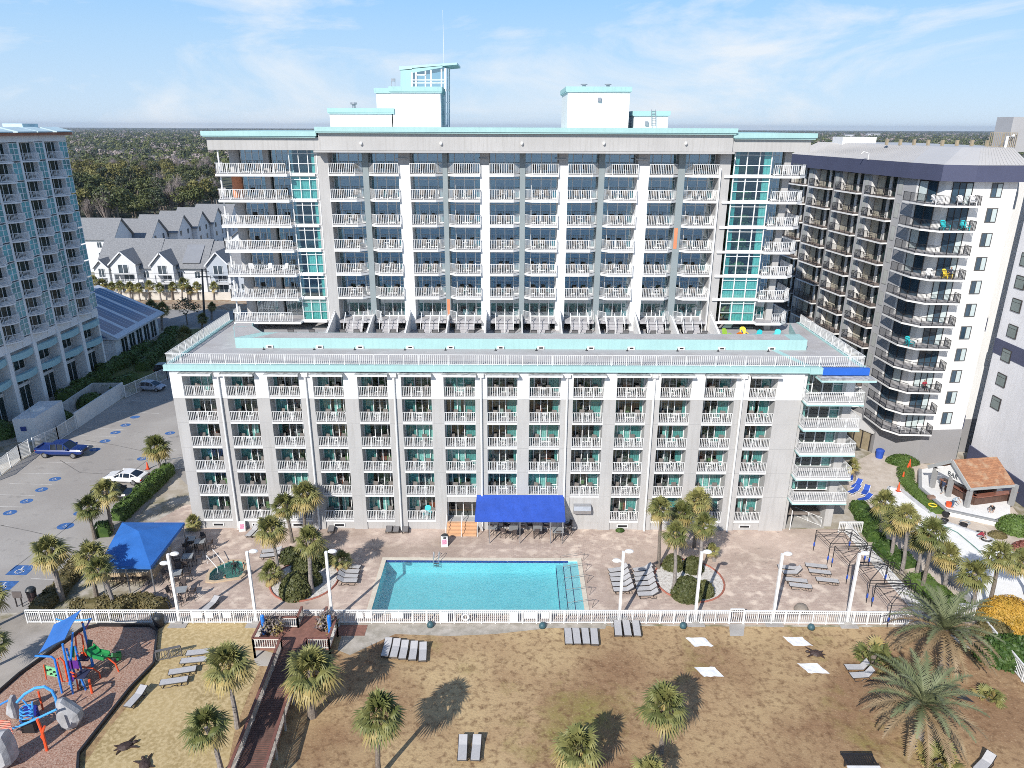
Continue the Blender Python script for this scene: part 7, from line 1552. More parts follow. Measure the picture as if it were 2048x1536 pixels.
for i, (px_, s_) in enumerate([((1891, 1033), 'black tub at the foot of the white bar terrace wall'), ((1930, 1046), 'grey coil of pipe in the dry river basin'), ((1926, 1055), 'dark bucket beside the grey coil'), ((1960, 1068), 'black hose ring beside the kneeling worker'), ((1972, 1080), 'dark hose ring in front of the kneeling worker'), ((1888, 1046), 'dark crate near the black tub in the dry river')]):
    p = G(*px_); mb = MB()
    if i in (1, 3, 4): mb.tube([(p.x + .45 * math.cos(t), p.y + .4 * math.sin(t), .1) for t in np.linspace(0, 2 * PI, 15)[:-1]], .09, 6, closed=True)
    else: mb.lathe([(.3, 0), (.4, .45), (.34, .46), (.26, .1)], 12, p)
    tag(mb.build(['tub', 'pipe_coil', 'bucket', 'hose_ring', 'hose_ring', 'crate'][i], [BLACK, mat('grey_pipe', (.35, .38, .4), .6)][i == 1]), s_, ['tub', 'pipe coil', 'bucket', 'hose', 'hose', 'crate'][i])
p = G(1897, 1013, .6); mb = MB(); mb.lathe([(.28, 0), (.34, .5)], 12, p); tag(mb.build('bucket', ORANGE), 'orange bucket beside the worker on the white bar terrace', 'bucket')
p = G(1862, 997, .6); mb = MB(); mb.box(p.x - .35, p.x + .35, p.y - .25, p.y + .25, .6, .95); tag(mb.build('tool_box', mat('brown_box', (.25, .16, .12), .7)), 'brown box on the edge of the white bar terrace', 'box')
p = G(1863, 1020); mb = MB(); mb.tube([(p.x + .4 * math.cos(t), p.y + .4 * math.sin(t), .62) for t in np.linspace(0, 2 * PI, 15)[:-1]], .07, 6, closed=True); tag(mb.build('yellow_hose', mat('yellow_hose', (.75, .55, .03), .5)), 'yellow coiled hose lying on the curved plaza hedge', 'hose')

# ------------------------------------------------------------------ boardwalk
DECK = mat('red_brown_deck', (.24, .115, .085), .8, .2, 3); RAILB = mat('brown_rail_cap', (.20, .085, .065), .7, .15, 3); WSP = mat('weathered_white', (.62, .60, .56), .8, .1, 3)
bwk = empty('boardwalk', (-17, 45, 0), 'raised reddish boardwalk with railings leading from the pool fence to the beach', 'boardwalk')
zB = .9; D0, D1, D2, D3 = [Vector((x, y, zB)) for x, y in ((-20.4, 47.2), (-14.4, 47.2), (-14.4, 50.4), (-20.4, 50.4))]
mb = MB(); mb.box(-20.4, -14.4, 47.2, 49.8, zB - .18, zB); mb.box(-17.6, -15.5, 49.8, 51.3, zB - .2, zB - .02)
W0, W1_ = Vector((-18.2, 47.2, zB)), Vector((-16.2, 47.2, zB)); V0, V1 = G(462, 1560, zB), G(532, 1560, zB)
mb.extr([W0, W1_, V1, V0], (0, 0, -.15)); mb.build('deck', DECK, bwk)
n = 70
mb = MB()
for i in range(n): a, b_ = W0.lerp(V0, i / n), W1_.lerp(V1, i / n); mb.bar(a + Vector((0, 0, .012)), b_ + Vector((0, 0, .012)), .11, .02)
mb.build('plank', mat('dark_plank', (.13, .075, .06), .8, .25, 3), bwk)
def brail(a, b_, m_=WSP):
    mb = MB(); mb.bar(a + Vector((0, 0, 1.02)), b_ + Vector((0, 0, 1.02)), .2, .06, 1); mb.bar(a + Vector((0, 0, .9)), b_ + Vector((0, 0, .9)), .06, .1, 0); mb.bar(a + Vector((0, 0, .12)), b_ + Vector((0, 0, .12)), .06, .1, 0); L = (b_ - a).length; k_ = int(L / .17)
    for i in range(1, k_): c = a.lerp(b_, i / k_); mb.bar(c + Vector((0, 0, .12)), c + Vector((0, 0, .9)), .05, .05, 0, False)
    q = max(1, round(L / 2.4))
    for i in range(q + 1): c = a.lerp(b_, i / q); mb.bar(c - Vector((0, 0, zB)), c + Vector((0, 0, 1.0)), .13, .13, 0)
    mb.build('railing', [m_, RAILB], bwk)
GW = mat('weathered_grey_wood', (.36, .33, .30), .9, .15, 3)
for a, b_ in ((D0, W0), (W1_, D1), (D1, Vector((-14.4, 49.8, zB))), (D0, Vector((-20.4, 49.8, zB))), (Vector((-20.4, 49.8, zB)), Vector((-17.6, 49.8, zB))), (Vector((-15.5, 49.8, zB)), Vector((-14.4, 49.8, zB)))): brail(a, b_)
brail(W0, V0, GW); brail(W1_, V1, GW); brail(Vector((-17.6, 49.8, zB)), Vector((-17.6, 51.2, zB)), GW); brail(Vector((-15.5, 49.8, zB)), Vector((-15.5, 51.2, zB)), GW)
for x, s_ in ((-20.15, 'left'), (-14.75, 'right')): mb = MB(); mb.lathe([(.16, zB), (.16, zB + 1.75), (.05, zB + 1.85)], 10, (x, 49.0, 0)); tag(mb.build('blue_post', BLUEP), f'{s_} blue padded post on the boardwalk deck', 'post')
sheet('gate_landing', [(-20.3, 49.9), (-12.2, 49.9), (-12.2, 51.3), (-20.3, 51.3)], .012, DECK)
for (px_, s_) in [((548, 1282), 'dry brownish potted shrub at the left corner of the boardwalk deck'), ((655, 1275), 'sparse dry shrub at the right corner of the boardwalk deck')]:
    b_ = G(*px_); o = empty('dry_shrub', b_, s_, 'shrub'); k = bpy.data.objects.new('twigs', twig_mesh(5, 1.1, 1.6, .9, 60, TWIG)); COL.objects.link(k); k.parent = o; k = bpy.data.objects.new('foliage', crown_mesh(61, 1.0, .8, 1.3, 9, 260, .16, PALMY, .45)); COL.objects.link(k); k.parent = o
p0, p1 = G(314, 1323), G(364, 1312); mb = MB(); q0, q1 = Vector((p0.x, p0.y, 0)), Vector((p1.x, p1.y, 0)); railing(mb, q0, q1, .95, .2, 1.2, .04, 0, .07); mb.bar(q0 + Vector((0, 0, .96)), q1 + Vector((0, 0, .96)), .25, .06); tag(mb.build('play_area_gate', mat('grey_black_rail', (.13, .125, .125), .7)), 'short dark barrier rail at the playground mulch edge', 'barrier')
# ------------------------------------------------------------------ playground
pg = empty('play_tower', G(150, 1365), 'tall play tower with blue sail roof, blue posts, orange rails and green slide', 'play structure')
zp = lambda x, y: (x / 6.4, 1200 + y / 6.4)
def post(b_, t_, r_=.075, m_=BLUEP, par=pg, extra=()):
    a = G(*zp(*b_)); c = PL(*zp(*t_), a.y); mb = MB(); mb.tube([a, c] + [PL(*zp(*e), a.y) for e in extra], r_, 8); mb.build('post', m_, par); return a, c
pa = post((795, 1190), (700, 760), extra=[(660, 725), (450, 715)]); pb_ = post((935, 1200), (800, 560)); pc_ = post((890, 1085), (930, 420)); pd = post((1070, 990), (960, 590)); pe = post((1195, 840), (1075, 400), extra=[(1160, 240)]); pf = post((1185, 850), (1060, 300)); post((975, 1000), (850, 620)); post((1100, 1150), (1040, 1010))
S = [PL(*zp(1040, 120), pe[0].y), PL(*zp(690, 310), pa[0].y + 3.2), PL(*zp(490, 690), pa[0].y), PL(*zp(830, 500), pb_[0].y)]
mb = MB(); n = 8; vs = []
for i in range(n + 1):
    for j in range(n + 1):
        u, v = i / n, j / n; pull = .10; p = S[0].lerp(S[1], u).lerp(S[3].lerp(S[2], u), v); c = sum(S, Vector()) / 4; e = 4 * (u * (1 - u) * (abs(v - .5) * 2) ** 2 + v * (1 - v) * (abs(u - .5) * 2) ** 2); p = p.lerp(c, pull * min(1, e)); vs.append(p)
mb.add(vs, [(i * (n + 1) + j, i * (n + 1) + j + 1, (i + 1) * (n + 1) + j + 1, (i + 1) * (n + 1) + j) for i in range(n) for j in range(n)]); mb.add([v - Vector((0, 0, .03)) for v in vs], [(i * (n + 1) + j, (i + 1) * (n + 1) + j, (i + 1) * (n + 1) + j + 1, i * (n + 1) + j + 1) for i in range(n) for j in range(n)]); mb.build('sail', BLUEL, pg, smooth=True)
def rail(pts, Y, r_=.06, m_=ORANGE, name='rail', par=pg, f=zp): mb = MB(); mb.tube([PL(*f(*p), Y) for p in pts], r_, 7); return mb.build(name, m_, par)
Y1 = G(*zp(1520, 915)).y; Y2 = G(*zp(1285, 1000)).y; YA, YB, YD = pa[0].y, pb_[0].y, pd[0].y
rail([(1030, 675), (1180, 690), (1380, 740), (1480, 820), (1520, 915)], Y1); rail([(1050, 855), (1180, 870), (1270, 930), (1285, 1000)], Y2)
rail([(730, 760), (770, 740), (820, 790), (870, 1040), (800, 1045), (730, 790)], YA + .3); rail([(560, 830), (595, 1015)], YA + .2, .045)
rail([(985, 690), (965, 470), (1010, 425), (1050, 455), (1075, 620), (1115, 740), (1085, 760), (1060, 620)], YD + .4); rail([(1000, 680), (975, 720), (1000, 900), (965, 830), (975, 720)], YD); rail([(900, 920), (970, 950), (1005, 1170)], YB + .4); rail([(1140, 1020), (1180, 1190)], G(*zp(1180, 1190)).y, .09); rail([(925, 965), (970, 990)], YB + .4)
rail([(715, 240), (800, 265), (1110, 255), (1150, 240)], pe[0].y + 1.5, .06, SKYP); rail([(1050, 280), (1075, 400), (1160, 240)], pe[0].y + .6, .07)
mb = MB(); mb.extr([PL(*zp(x, y), YA + .25) for x, y in ((565, 840), (735, 885), (735, 990), (600, 960))], (0, .07, 0))
for x, y in ((600, 900), (640, 890), (690, 920), (715, 965), (650, 945)): c = PL(*zp(x, y), YA + .2); mb.box(c.x - .05, c.x + .05, c.y - .05, c.y + .05, c.z - .05, c.z + .05, 1)
mb.build('climbing_panel', [LGREEN, BLACK], pg)
mb = MB(); mb.extr([PL(*zp(x, y), YD + 1) for x, y in ((1120, 510), (1185, 520), (1160, 640), (1115, 640))], (0, .07, 0)); mb.build('side_panel', mat('teal_panel', (.01, .13, .12), .4), pg)
mb = MB(); mb.extr([PL(*zp(x, y), YB + 1) for x, y in ((900, 600), (945, 600), (950, 740), (890, 720))], (0, .07, 0)); mb.build('side_panel', GREENP, pg)
c0 = (pb_[0] + pe[0]) / 2; mb = MB(); mb.box(pb_[0].x + .1, pb_[0].x + .9, pb_[0].y + .3, pb_[0].y + 1.2, 1.1, 1.18); mb.build('platform', mat('dark_platform', (.03, .035, .08), .6), pg); mb = MB(); mb.box(pd[0].x - .2, pd[0].x + .7, pd[0].y - .1, pd[0].y + 1.0, 1.6, 1.68); mb.build('platform', mat('dark_platform', (.03, .035, .08), .6), pg)
for q in ((960, 830), (1000, 1000), (940, 1000), (880, 830)): c = PL(*zp(*q), YB + .8); mb = MB(); mb.box(c.x - .25, c.x + .25, c.y, c.y + .06, c.z - .35, c.z + .35); mb.build('play_panel', PURP, pg)
sl = [PL(*zp(1140, 620), YD + .6), PL(*zp(1230, 700), YD + .2), PL(*zp(1370, 730), YD + .1), G(*zp(1490, 735), .25), G(*zp(1550, 725), .2)]; mb = MB()
for a, b_ in zip(sl[:-1], sl[1:]):
    s_ = Vector((-(b_ - a).y, (b_ - a).x, 0)).normalized() * .36; mb.extr([a - s_, b_ - s_, b_ + s_, a + s_], (0, 0, .05))
    for k in (-1, 1): mb.bar(a + s_ * k + Vector((0, 0, .12)), b_ + s_ * k + Vector((0, 0, .12)), .07, .28)
mb.build('slide', GREENP, pg)
c = G(*zp(1060, 1090)); mb = MB(); mb.blob((c.x, c.y, .35), .55, .4, .6, 9, 6, 0, .12, -.5); mb.build('climbing_rock', mat('blue_grey_rock', (.16, .17, .19), .9, .2, 2), pg)
zq = lambda x, y: (x / 5.29, 1360 + y / 5.29)
ROCK = mat('pale_rock', (.36, .36, .37), .9, .3, 1.2, bump=.5)
cl = empty('climbing_arch', G(70, 1460), 'sky blue climbing arches with hoops and three pale boulders on the mulch', 'play structure')
Yc = G(*zq(650, 455)).y
rail([(180, 235), (260, 150), (370, 85), (470, 70), (550, 115), (590, 190), (610, 300), (650, 455)], Yc, .1, SKYP, 'arch', cl, zq)
rail([(60, 540), (250, 470), (430, 390), (600, 310)], Yc - 1.2, .08, SKYP, 'arch', cl, zq); rail([(-60, 310), (20, 250), (130, 195)], Yc + .6, .07, BLUEP, 'arch', cl, zq)
for k in range(4): c = PL(*zq(280, 300 + k * 38), Yc - .6); mb = MB(); mb.tube([(c.x + .42 * math.cos(t), c.y + .35 * math.sin(t), c.z) for t in np.linspace(0, 2 * PI, 15)[:-1]], .04, 6, closed=True); mb.build('hoop', SKYP, cl)
for a, b_ in (((220, 300), (240, 490)), ((340, 230), (350, 400)), ((360, 400), (300, 600)), ((370, 420), (410, 560)), ((240, 210), (350, 330))): rail([a, b_], Yc - .6, .055, SKYP, 'bar', cl, zq)
mb = MB(); c = PL(*zq(330, 330), Yc + .3); mb.box(c.x - .5, c.x + .5, c.y, c.y + .07, c.z - .5, c.z + .5); mb.build('play_panel', mat('navy_panel', (.01, .02, .22), .4), cl)
rail([(395, 415), (450, 560), (500, 750)], G(*zq(495, 745)).y, .1, ORANGE, 'orange_post', cl, zq); rail([(470, 490), (440, 600), (470, 640)], G(*zq(495, 745)).y, .08, ORANGE, 'orange_post', cl, zq); rail([(405, 120), (455, 310)], G(*zq(460, 310)).y, .07, ORANGE, 'orange_post', cl, zq)
mb = MB(); Yn = Yc - 1.6
for k in range(6): mb.tube([PL(*zq(-20 + k * 8, 430 + k * 24), Yn), PL(*zq(110 + k * 6, 440 + k * 26), Yn)], .05, 5)
mb.build('orange_net', ORANGE, cl)
def rock(pts, Y, dep, z_top_in=.5):
    P_ = [PL(*zq(*p), Y) for p in pts]; c = sum(P_, Vector()) / len(P_); mb = MB(); vs = []
    for s_, o in ((.55, -dep), (.95, -dep * .6), (1.0, 0), (.9, dep * .6), (.5, dep)): vs += [Vector((c.x + (p.x - c.x) * s_, c.y + o, max(0, c.z + (p.z - c.z) * s_ - (1 - s_) * .3))) for p in P_]
    n = len(P_); fs = [(i * n + j, i * n + (j + 1) % n, (i + 1) * n + (j + 1) % n, (i + 1) * n + j) for i in range(4) for j in range(n)] + [tuple(range(n)), tuple(range(5 * n - 1, 4 * n - 1, -1))]; mb.add(vs, fs); mb.build('boulder', ROCK, cl, smooth=False)
rock([(610, 200), (660, 195), (760, 260), (850, 320), (875, 390), (840, 460), (750, 500), (670, 470), (620, 380)], G(*zq(740, 495)).y, .55)
rock([(110, 160), (140, 160), (185, 300), (205, 390), (150, 395), (80, 340), (85, 260)], G(*zq(160, 395)).y, .35)
rock([(-80, 560), (50, 540), (110, 650), (150, 760), (170, 840), (90, 900), (-60, 930)], G(*zq(60, 900)).y, .7)
p = G(82, 1440); mb = MB(); mb.box(p.x - .5, p.x + .4, p.y - 1.3, p.y - .9, .1, .9); mb.build('step_panel', BLACK, cl)

# ------------------------------------------------------------------ vehicles
TYRE = mat('tyre_rubber', (.02, .02, .02), .9, .2, 8); RIM = mat('alloy_rim', (.45, .45, .46), .35, .1, 6, metal=.8); CGL = mat('car_glass', (.015, .02, .028), .05, .2, 1, spec=.9); LAMP = mat('lamp_glass', (.75, .76, .78), .15, .1, 9); TAIL = mat('tail_glass', (.35, .01, .01), .2, .1, 9)
def paint(name, c): return mat(name, c, .25, .04, .6, spec=.7)
def vehicle(name, c, yaw, L, W, Hh, body, cab, belt, wb, wr, pm, label, cat, bed=None):
    """local x forward; body: (x, z_bottom, z_top, half width share); cab: greenhouse stations (x, z_top, share)"""
    o = empty(name, (c.x, c.y, 0), label, cat, None, yaw); mb = MB(); k = 8; vs = []
    for x, zb_, zt_, s_ in body:
        w_ = W / 2 * s_; h = zt_ - zb_
        vs += [(x, -w_ * .86, zb_), (x, -w_, zb_ + h * .28), (x, -w_ * .985, zb_ + h * .72), (x, -w_ * .86, zt_), (x, w_ * .86, zt_), (x, w_ * .985, zb_ + h * .72), (x, w_, zb_ + h * .28), (x, w_ * .86, zb_)]
    n = len(body); mb.add(vs, [(i * k + j, i * k + (j + 1) % k, (i + 1) * k + (j + 1) % k, (i + 1) * k + j) for i in range(n - 1) for j in range(k)] + [tuple(range(k - 1, -1, -1)), tuple(range((n - 1) * k, n * k))])
    rf = [(x, zt_, s_) for x, zt_, s_ in cab if zt_ > belt + .12]
    for (x, z, s_), (x2, z2, s2) in zip(rf[:-1], rf[1:]): mb.extr([(x, -W / 2 * s_, z), (x2, -W / 2 * s2, z2), (x2, W / 2 * s2, z2), (x, W / 2 * s_, z)], (0, 0, .05))
    for sg in (-1, 1):
        for i in ([0, len(cab) - 1] + list(range(1, len(cab) - 1))):
            x, z, s_ = cab[i]
            if 0 < i < len(cab) - 1: mb.bar((x + (0 if i == 1 else -.0), sg * W / 2 * .93, belt - .05), (x, sg * (W / 2 * s_ + .005), z), .09, .07)
        (xa, za, sa), (xb, zb_, sb_) = cab[0], cab[1]; mb.bar((xa, sg * W / 2 * sa, za), (xb, sg * W / 2 * sb_, zb_ + .02), .08); (xa, za, sa), (xb, zb_, sb_) = cab[-1], cab[-2]; mb.bar((xa, sg * W / 2 * sa, za), (xb, sg * W / 2 * sb_, zb_ + .02), .08)
    if bed: mb.box(bed[0], bed[1], -W / 2 * .98, -W / 2 * .86, bed[2], bed[3]); mb.box(bed[0], bed[1], W / 2 * .86, W / 2 * .98, bed[2], bed[3]); mb.box(bed[0] - .06, bed[0] + .06, -W / 2 * .98, W / 2 * .98, bed[2], bed[3])
    mb.build('body', pm, o, world=False, smooth=False); g = MB(); vs = []
    for x, z, s_ in cab: vs += [(x, -W / 2 * .92, belt - .06), (x, -W / 2 * s_ * .985, max(z, belt)), (x, W / 2 * s_ * .985, max(z, belt)), (x, W / 2 * .92, belt - .06)]
    n = len(cab); g.add(vs, [(i * 4 + j, i * 4 + (j + 1) % 4, (i + 1) * 4 + (j + 1) % 4, (i + 1) * 4 + j) for i in range(n - 1) for j in range(4)] + [(0, 1, 2, 3), (4 * n - 4, 4 * n - 3, 4 * n - 2, 4 * n - 1)]); g.build('glazing', CGL, o, world=False)
    for sx in (-1, 1):
        for sy in (-1, 1):
            x = sx * wb / 2 + .05; y = sy * (W / 2 - .12); t = MB(); t.lathe([(wr * .62, -.11), (wr * .97, -.11), (wr, -.05), (wr, .05), (wr * .97, .11), (wr * .62, .11)], 18, (x, y, wr), 0, 'y'); wo = t.build('wheel', TYRE, o, world=False); r_ = MB(); r_.lathe([(wr * .2, -.115), (wr * .64, -.118), (wr * .64, .118), (wr * .2, .115)], 14, (x, y, wr), 0, 'y'); r_.build('rim', RIM, wo, world=False)
    f = body[-1][0]; b_ = body[0][0]; zz = body[-2][2] - .16
    for sy in (-1, 1):
        h = MB(); h.box(f - .14, f + .015, sy * W / 2 * .72 - .13, sy * W / 2 * .72 + .13, zz - .06, zz + .05); h.build('headlight', LAMP, o, world=False); h = MB(); h.box(b_ - .015, b_ + .1, sy * W / 2 * .76 - .16, sy * W / 2 * .76 + .16, zz - .05, zz + .12); h.build('tail_light', TAIL, o, world=False); h = MB(); h.box(cab[-1][0] - .35, cab[-1][0] - .12, sy * (W / 2 + .1) - .1, sy * (W / 2 + .1) + .1, belt, belt + .16); h.build('mirror', pm, o, world=False)
    h = MB(); h.box(f - .05, f + .03, -W / 2 * .48, W / 2 * .48, zz - .28, zz + .02); h.build('grille', BLACK, o, world=False)
    return o
def between(a, b_, W): p, q = G(*a), G(*b_); d = (q - p).normalized(); n = Vector((-d.y, d.x, 0)); return (p + q) / 2 + n * (W / 2 - .1), math.atan2(d.y, d.x)
c, yw = between((87, 916), (150, 917), 1.95)
vehicle('pickup_truck', c, yw, 5.9, 1.98, 1.9, [(-2.95, .62, 1.12, .93), (-2.7, .5, 1.18, .98), (-1.0, .42, 1.18, 1), (.4, .42, 1.2, 1), (1.3, .42, 1.2, 1), (2.4, .45, 1.18, .98), (2.85, .5, 1.12, .93), (2.98, .6, .95, .86)], [(-1.05, 1.2, .86), (-.95, 1.82, .74), (-.1, 1.88, .76), (.75, 1.85, .75), (1.55, 1.2, .88)], 1.2, 3.66, .41, paint('blue_car_paint', (.008, .03, .16)), 'dark blue crew cab pickup truck parked along the white lot fence', 'pickup truck', (-2.9, -1.05, 1.15, 1.34))
c, yw = between((280, 782), (316, 784), 1.78)
HB = ([(-2.1, .5, .95, .88), (-1.95, .35, 1.0, .96), (-.8, .28, .98, 1), (.7, .28, .96, 1), (1.4, .3, .9, .98), (1.95, .35, .78, .93), (2.12, .45, .62, .84)], [(-2.0, .98, .84), (-1.55, 1.38, .70), (-.5, 1.48, .73), (.35, 1.42, .73), (1.25, .94, .86)])
vehicle('hatchback_car', c, yw, 4.2, 1.78, 1.48, *HB, .94, 2.6, .32, paint('silver_car_paint', (.36, .40, .48)), 'silver blue hatchback parked in the shaded far end of the lot', 'car')
c = G(249, 967); c.y += .6
CP = ([(-2.45, .5, .95, .86), (-2.25, .35, 1.02, .96), (-1.2, .3, 1.0, 1), (.3, .28, .95, 1), (1.4, .3, .93, .99), (2.2, .34, .82, .93), (2.45, .45, .65, .82)], [(-1.95, 1.0, .82), (-1.05, 1.34, .66), (-.2, 1.36, .68), (.25, 1.32, .68), (1.1, .96, .84)])
vehicle('sports_coupe', c, PI - .12, 4.9, 1.9, 1.38, *CP, .98, 2.95, .36, paint('white_car_paint', (.78, .78, .78)), 'white sports coupe parked behind the hedge and palms', 'car')
c, yw = between((196, 1007), (249, 1005), 1.9); SUV = ([(-2.3, .55, 1.05, .9), (-2.1, .4, 1.1, .97), (-.8, .35, 1.08, 1), (.8, .35, 1.05, 1), (1.6, .38, 1.0, .98), (2.15, .42, .9, .93), (2.35, .5, .72, .84)], [(-2.2, 1.05, .86), (-1.95, 1.62, .74), (-.6, 1.7, .76), (.4, 1.66, .75), (1.2, 1.05, .88)])
vehicle('estate_car', c, yw, 4.6, 1.9, 1.7, *SUV, 1.06, 2.7, .37, paint('black_car_paint', (.012, .013, .016)), 'black estate car half hidden by palms, parked beside the white coupe', 'car')
c = G(333, 748); vehicle('estate_car', c + Vector((.3, .6, 0)), .05, 4.6, 1.9, 1.7, *SUV, 1.06, 2.7, .37, MATS['black_car_paint'], 'dark vehicle mostly hidden behind the low hotel block corner', 'car')
c = G(416, 399); vehicle('estate_car', c, .2, 4.6, 1.9, 1.7, *SUV, 1.06, 2.7, .37, MATS['white_car_paint'], 'white car near the bare trees, left of the top tower balcony', 'car')
c = G(167, 527); vehicle('estate_car', c, 1.4, 4.6, 1.9, 1.7, *SUV, 1.06, 2.7, .37, MATS['white_car_paint'], 'white car in the yard between the curved balcony hotel and the truss porch house', 'car')

# ------------------------------------------------------------------ people
SKIN = mat('skin', (.42, .25, .17), .6, .08, 6); SKIND = mat('skin_dark', (.16, .085, .055), .6, .08, 6)
def skinned(name, verts, edges, rad, m, par, sub=1):
    me = bpy.data.meshes.new(name); me.from_pydata(verts, edges, []); me.materials.append(m); o = bpy.data.objects.new(name, me); COL.objects.link(o)
    if par: o.parent = par
    md = o.modifiers.new('skin', 'SKIN'); 
    if not me.skin_vertices: me.attributes.new('skin_vertices', 'FLOAT', 'POINT') if False else None
    return o, me, md
def tubegraph(name, chains, m, par):
    """limbs and trunk as tapering tubes fused into one surface with a remesh"""
    mb = MB()
    for pts, rr in chains:
        mb.tube(pts, rr, 8)
        for p, r_ in ((pts[0], rr[0]), (pts[-1], rr[-1])): mb.blob(p, r_, r_, r_, 8, 6)
    o = mb.build(name, m, par, world=False, smooth=True); md = o.modifiers.new('fuse', 'REMESH'); md.mode = 'VOXEL'; md.voxel_size = .018 if name == 'body' else .024; md.use_smooth_shade = True
    return o
def person(x, y, z, rz, pose, label, top, bottom, hair=(.02, .015, .012), skin=SKIN, s_=1.0, waterline=False):
    o = empty('person', (x, y, z), label, 'person', None, rz); o.scale = (s_,) * 3
    P_ = dict(pelvis=(0, 0, .95), chest=(0, .01, 1.32), neck=(0, 0, 1.49), head=(0, -.03, 1.62), shL=(-.19, 0, 1.43), shR=(.19, 0, 1.43), elL=(-.27, .02, 1.15), elR=(.27, .02, 1.15), waL=(-.28, -.10, .91), waR=(.28, -.10, .91), hpL=(-.09, 0, .92), hpR=(.09, 0, .92), knL=(-.11, -.03, .50), knR=(.11, -.03, .50), anL=(-.11, .02, .08), anR=(.11, .02, .08))
    P_.update(pose); V = {k: Vector(v) for k, v in P_.items()}; ch = [([V['pelvis'], V['pelvis'].lerp(V['chest'], .5), V['chest'], V['neck']], [.135, .12, .15, .06]), ([V['neck'], V['head']], [.05, .085]), ([V['shL'], V['chest'], V['shR']], [.06, .11, .06])]
    hd = V['head']; up_ = (hd - V['neck']).normalized()
    for sd in 'LR':
        sg = -1 if sd == 'L' else 1
        ch += [([V['sh' + sd], V['el' + sd], V['wa' + sd]], [.052, .042, .03]), ([V['hp' + sd], V['kn' + sd], V['an' + sd]], [.085, .058, .04]), ([V['an' + sd], V['an' + sd] + Vector((0, -.17, -.04))], [.04, .032])]
        d = (V['wa' + sd] - V['el' + sd]).normalized(); side = d.cross(Vector((0, 0, 1)));  side = side.normalized() if side.length > .1 else Vector((1, 0, 0)); w_ = V['wa' + sd]; ch.append(([w_, w_ + d * .07], [.028, .036]))
        for k, (a, l) in enumerate(((-.026, .075), (-.009, .088), (.009, .082), (.026, .065))): b_ = w_ + d * .09 + side * a; ch.append(([b_, b_ + d * l * .55, b_ + d * l * .9 + Vector((0, -.015, -.01))], [.011, .01, .008]))
        ch.append(([w_ + d * .03 + side * .03, w_ + d * .07 + side * .065, w_ + d * .1 + side * .07], [.012, .011, .009]))
    fwd = Vector((0, -1, 0)); ch.append(([hd + fwd * .085 + up_ * .0, hd + fwd * .108 - up_ * .015], [.016, .014]))
    for sg in (-1, 1): ch.append(([hd + Vector((sg * .085, .01, .0)), hd + Vector((sg * .092, .015, .03))], [.014, .012]))
    ch.append(([hd - up_ * .06 + fwd * .05, hd + up_ * .05], [.055, .095])); tubegraph('body', ch, skin, o)
    for sg in (-1, 1): mb = MB(); mb.blob(hd + fwd * .088 + Vector((sg * .034, 0, .015)), .011, .006, .008, 6, 4); mb.build('eye', BLACK, o, world=False)
    mb = MB(); mb.blob(hd + up_ * .045 + Vector((0, .018, 0)), .102, .105, .095, 10, 8); mb.build('hair', mat('hair_%d' % int(hair[0] * 1000), hair, .8), o, world=False, smooth=True)
    if top: tubegraph('shirt', [([V['pelvis'] + Vector((0, 0, .02)), V['pelvis'].lerp(V['chest'], .5), V['chest'], V['chest'].lerp(V['neck'], .55)], [.15, .137, .166, .10]), ([V['shL'], V['chest'], V['shR']], [.072, .125, .072])] + [([V['sh' + q], V['sh' + q].lerp(V['el' + q], .75)], [.07, .062]) for q in 'LR'], top, o)
    if bottom: tubegraph('trousers', [([V['hp' + q], V['kn' + q], V['kn' + q].lerp(V['an' + q], .85)], [.10, .075, .06]) for q in 'LR'] + [([V['hpL'], V['pelvis'], V['hpR']], [.1, .145, .1])], bottom, o)
    return o
SIT = dict(pelvis=(0, 0, .12), chest=(0, .03, .48), neck=(0, .02, .66), head=(0, -.02, .79), shL=(-.19, .02, .60), shR=(.19, .02, .60), elL=(-.28, -.05, .36), elR=(.28, -.05, .36), waL=(-.2, -.25, .30), waR=(.2, -.25, .30), hpL=(-.09, -.02, .10), hpR=(.09, -.02, .10), knL=(-.13, -.45, .15), knR=(.13, -.45, .15), anL=(-.13, -.48, -.25), anR=(.13, -.48, -.25))
NAVYC = mat('navy_cloth', (.03, .045, .09), .9, .15, 5); REDC = mat('maroon_cloth', (.30, .03, .05), .9, .15, 5); GREYC = mat('grey_cloth', (.25, .26, .27), .9, .15, 5); DENIM = mat('denim_cloth', (.06, .10, .17), .9, .2, 5); LBL = mat('pale_blue_cloth', (.42, .50, .56), .9, .1, 5); BLK = mat('black_cloth', (.025, .025, .028), .9, .15, 5)
for (px_, rz, tp, s_, sk_) in [((468, 1129), .2, BLK, 'person in black sitting at the far edge of the hot tub', SKIND), ((488, 1133), -1.2, None, 'bare shouldered person at the right rim of the hot tub', SKIN), ((450, 1155), 2.6, None, 'dark haired person low in the water at the near edge of the hot tub', SKIN)]:
    p = G(*px_); person(p.x, p.y, -.42 if 'low' not in s_ else -.62, rz, SIT, s_, tp, BLK, skin=sk_)
BEND = dict(chest=(0, -.22, 1.22), neck=(0, -.36, 1.33), head=(0, -.48, 1.38), shL=(-.19, -.30, 1.30), shR=(.19, -.30, 1.30), elL=(-.24, -.42, 1.05), elR=(.25, -.45, 1.06), waL=(-.16, -.60, .88), waR=(.18, -.62, .95))
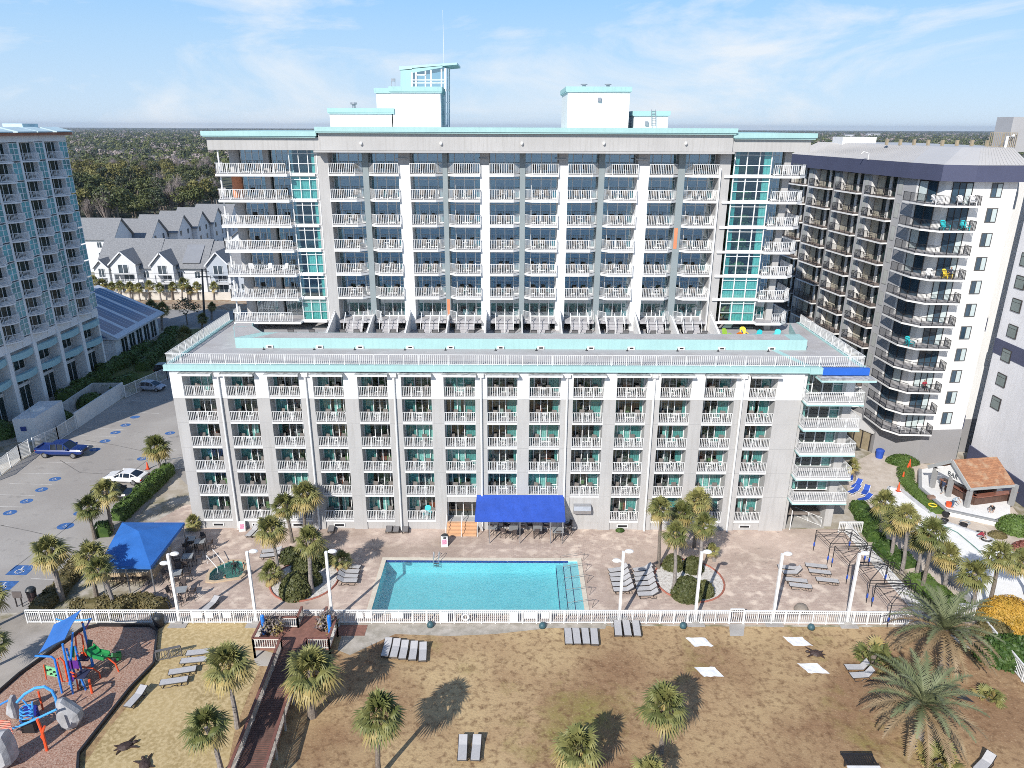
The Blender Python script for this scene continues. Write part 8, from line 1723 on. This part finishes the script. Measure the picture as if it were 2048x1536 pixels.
STRIDE = dict(anL=(-.12, .28, .1), anR=(.12, -.22, .08), knL=(-.11, .06, .5), knR=(.11, -.2, .5), waL=(-.22, -.38, 1.15), elL=(-.28, -.08, 1.16), waR=(.2, -.42, 1.3), elR=(.3, -.12, 1.2))
CROUCH = dict(pelvis=(0, .08, .38), chest=(0, -.14, .66), neck=(0, -.25, .78), head=(0, -.36, .86), shL=(-.19, -.2, .74), shR=(.19, -.2, .74), elL=(-.26, -.38, .5), elR=(.26, -.38, .5), waL=(-.14, -.55, .28), waR=(.14, -.56, .28), hpL=(-.1, .06, .36), hpR=(.1, .06, .36), knL=(-.17, -.3, .45), knR=(.17, -.3, .45), anL=(-.14, -.05, .08), anR=(.14, -.05, .08))
for (px_, z, rz, ps, tp, bt, hr, s_) in [((1883, 987), .6, 1.9, STRIDE, NAVYC, GREYC, (.02, .015, .012), 'worker in dark blue shirt reaching to the bar, on the white terrace'), ((1904, 1015), .6, .6, BEND, LBL, DENIM, (.5, .5, .5), 'worker in pale blue top and jeans bending beside the orange bucket'), ((1984, 1024), .6, -.9, CROUCH, BLK, GREYC, (.02, .015, .012), 'worker in black crouching on the terrace in front of the bar'), ((1958, 1077), 0, .9, CROUCH, REDC, GREYC, (.03, .02, .015), 'worker in maroon kneeling in the drained lazy river')]:
    p = G(px_[0], px_[1], z); person(p.x, p.y, z, rz, ps, s_, tp, bt, hr)
for (x, y, k_, tp, s_) in [(50.0, 82.9, 2, REDC, 'person in a red top seated on the third lowest corner balcony'), (50.3, 82.8, 7, NAVYC, 'person in dark clothes seated behind the yellow armchair on a corner balcony')]: person(x, y, RZ[k_] + .38, 0, SIT, s_, tp, BLK)
# ------------------------------------------------------------------ the air
mb = MB(); mb.box(-8800, 8800, -60, 13500, -1.2, 75)
m = bpy.data.materials.new('haze_air'); m.use_nodes = True; nt_ = m.node_tree; nt_.nodes.remove(nt_.nodes['Principled BSDF'])
pv = nt_.nodes.new('ShaderNodeVolumePrincipled'); pv.inputs['Density'].default_value = .00006; pv.inputs['Color'].default_value = (.80, .88, 1.0, 1); pv.inputs['Anisotropy'].default_value = .2
nt_.links.new(pv.outputs[0], nt_.nodes['Material Output'].inputs['Volume'])
tag(mb.build('haze', m), kind='stuff')
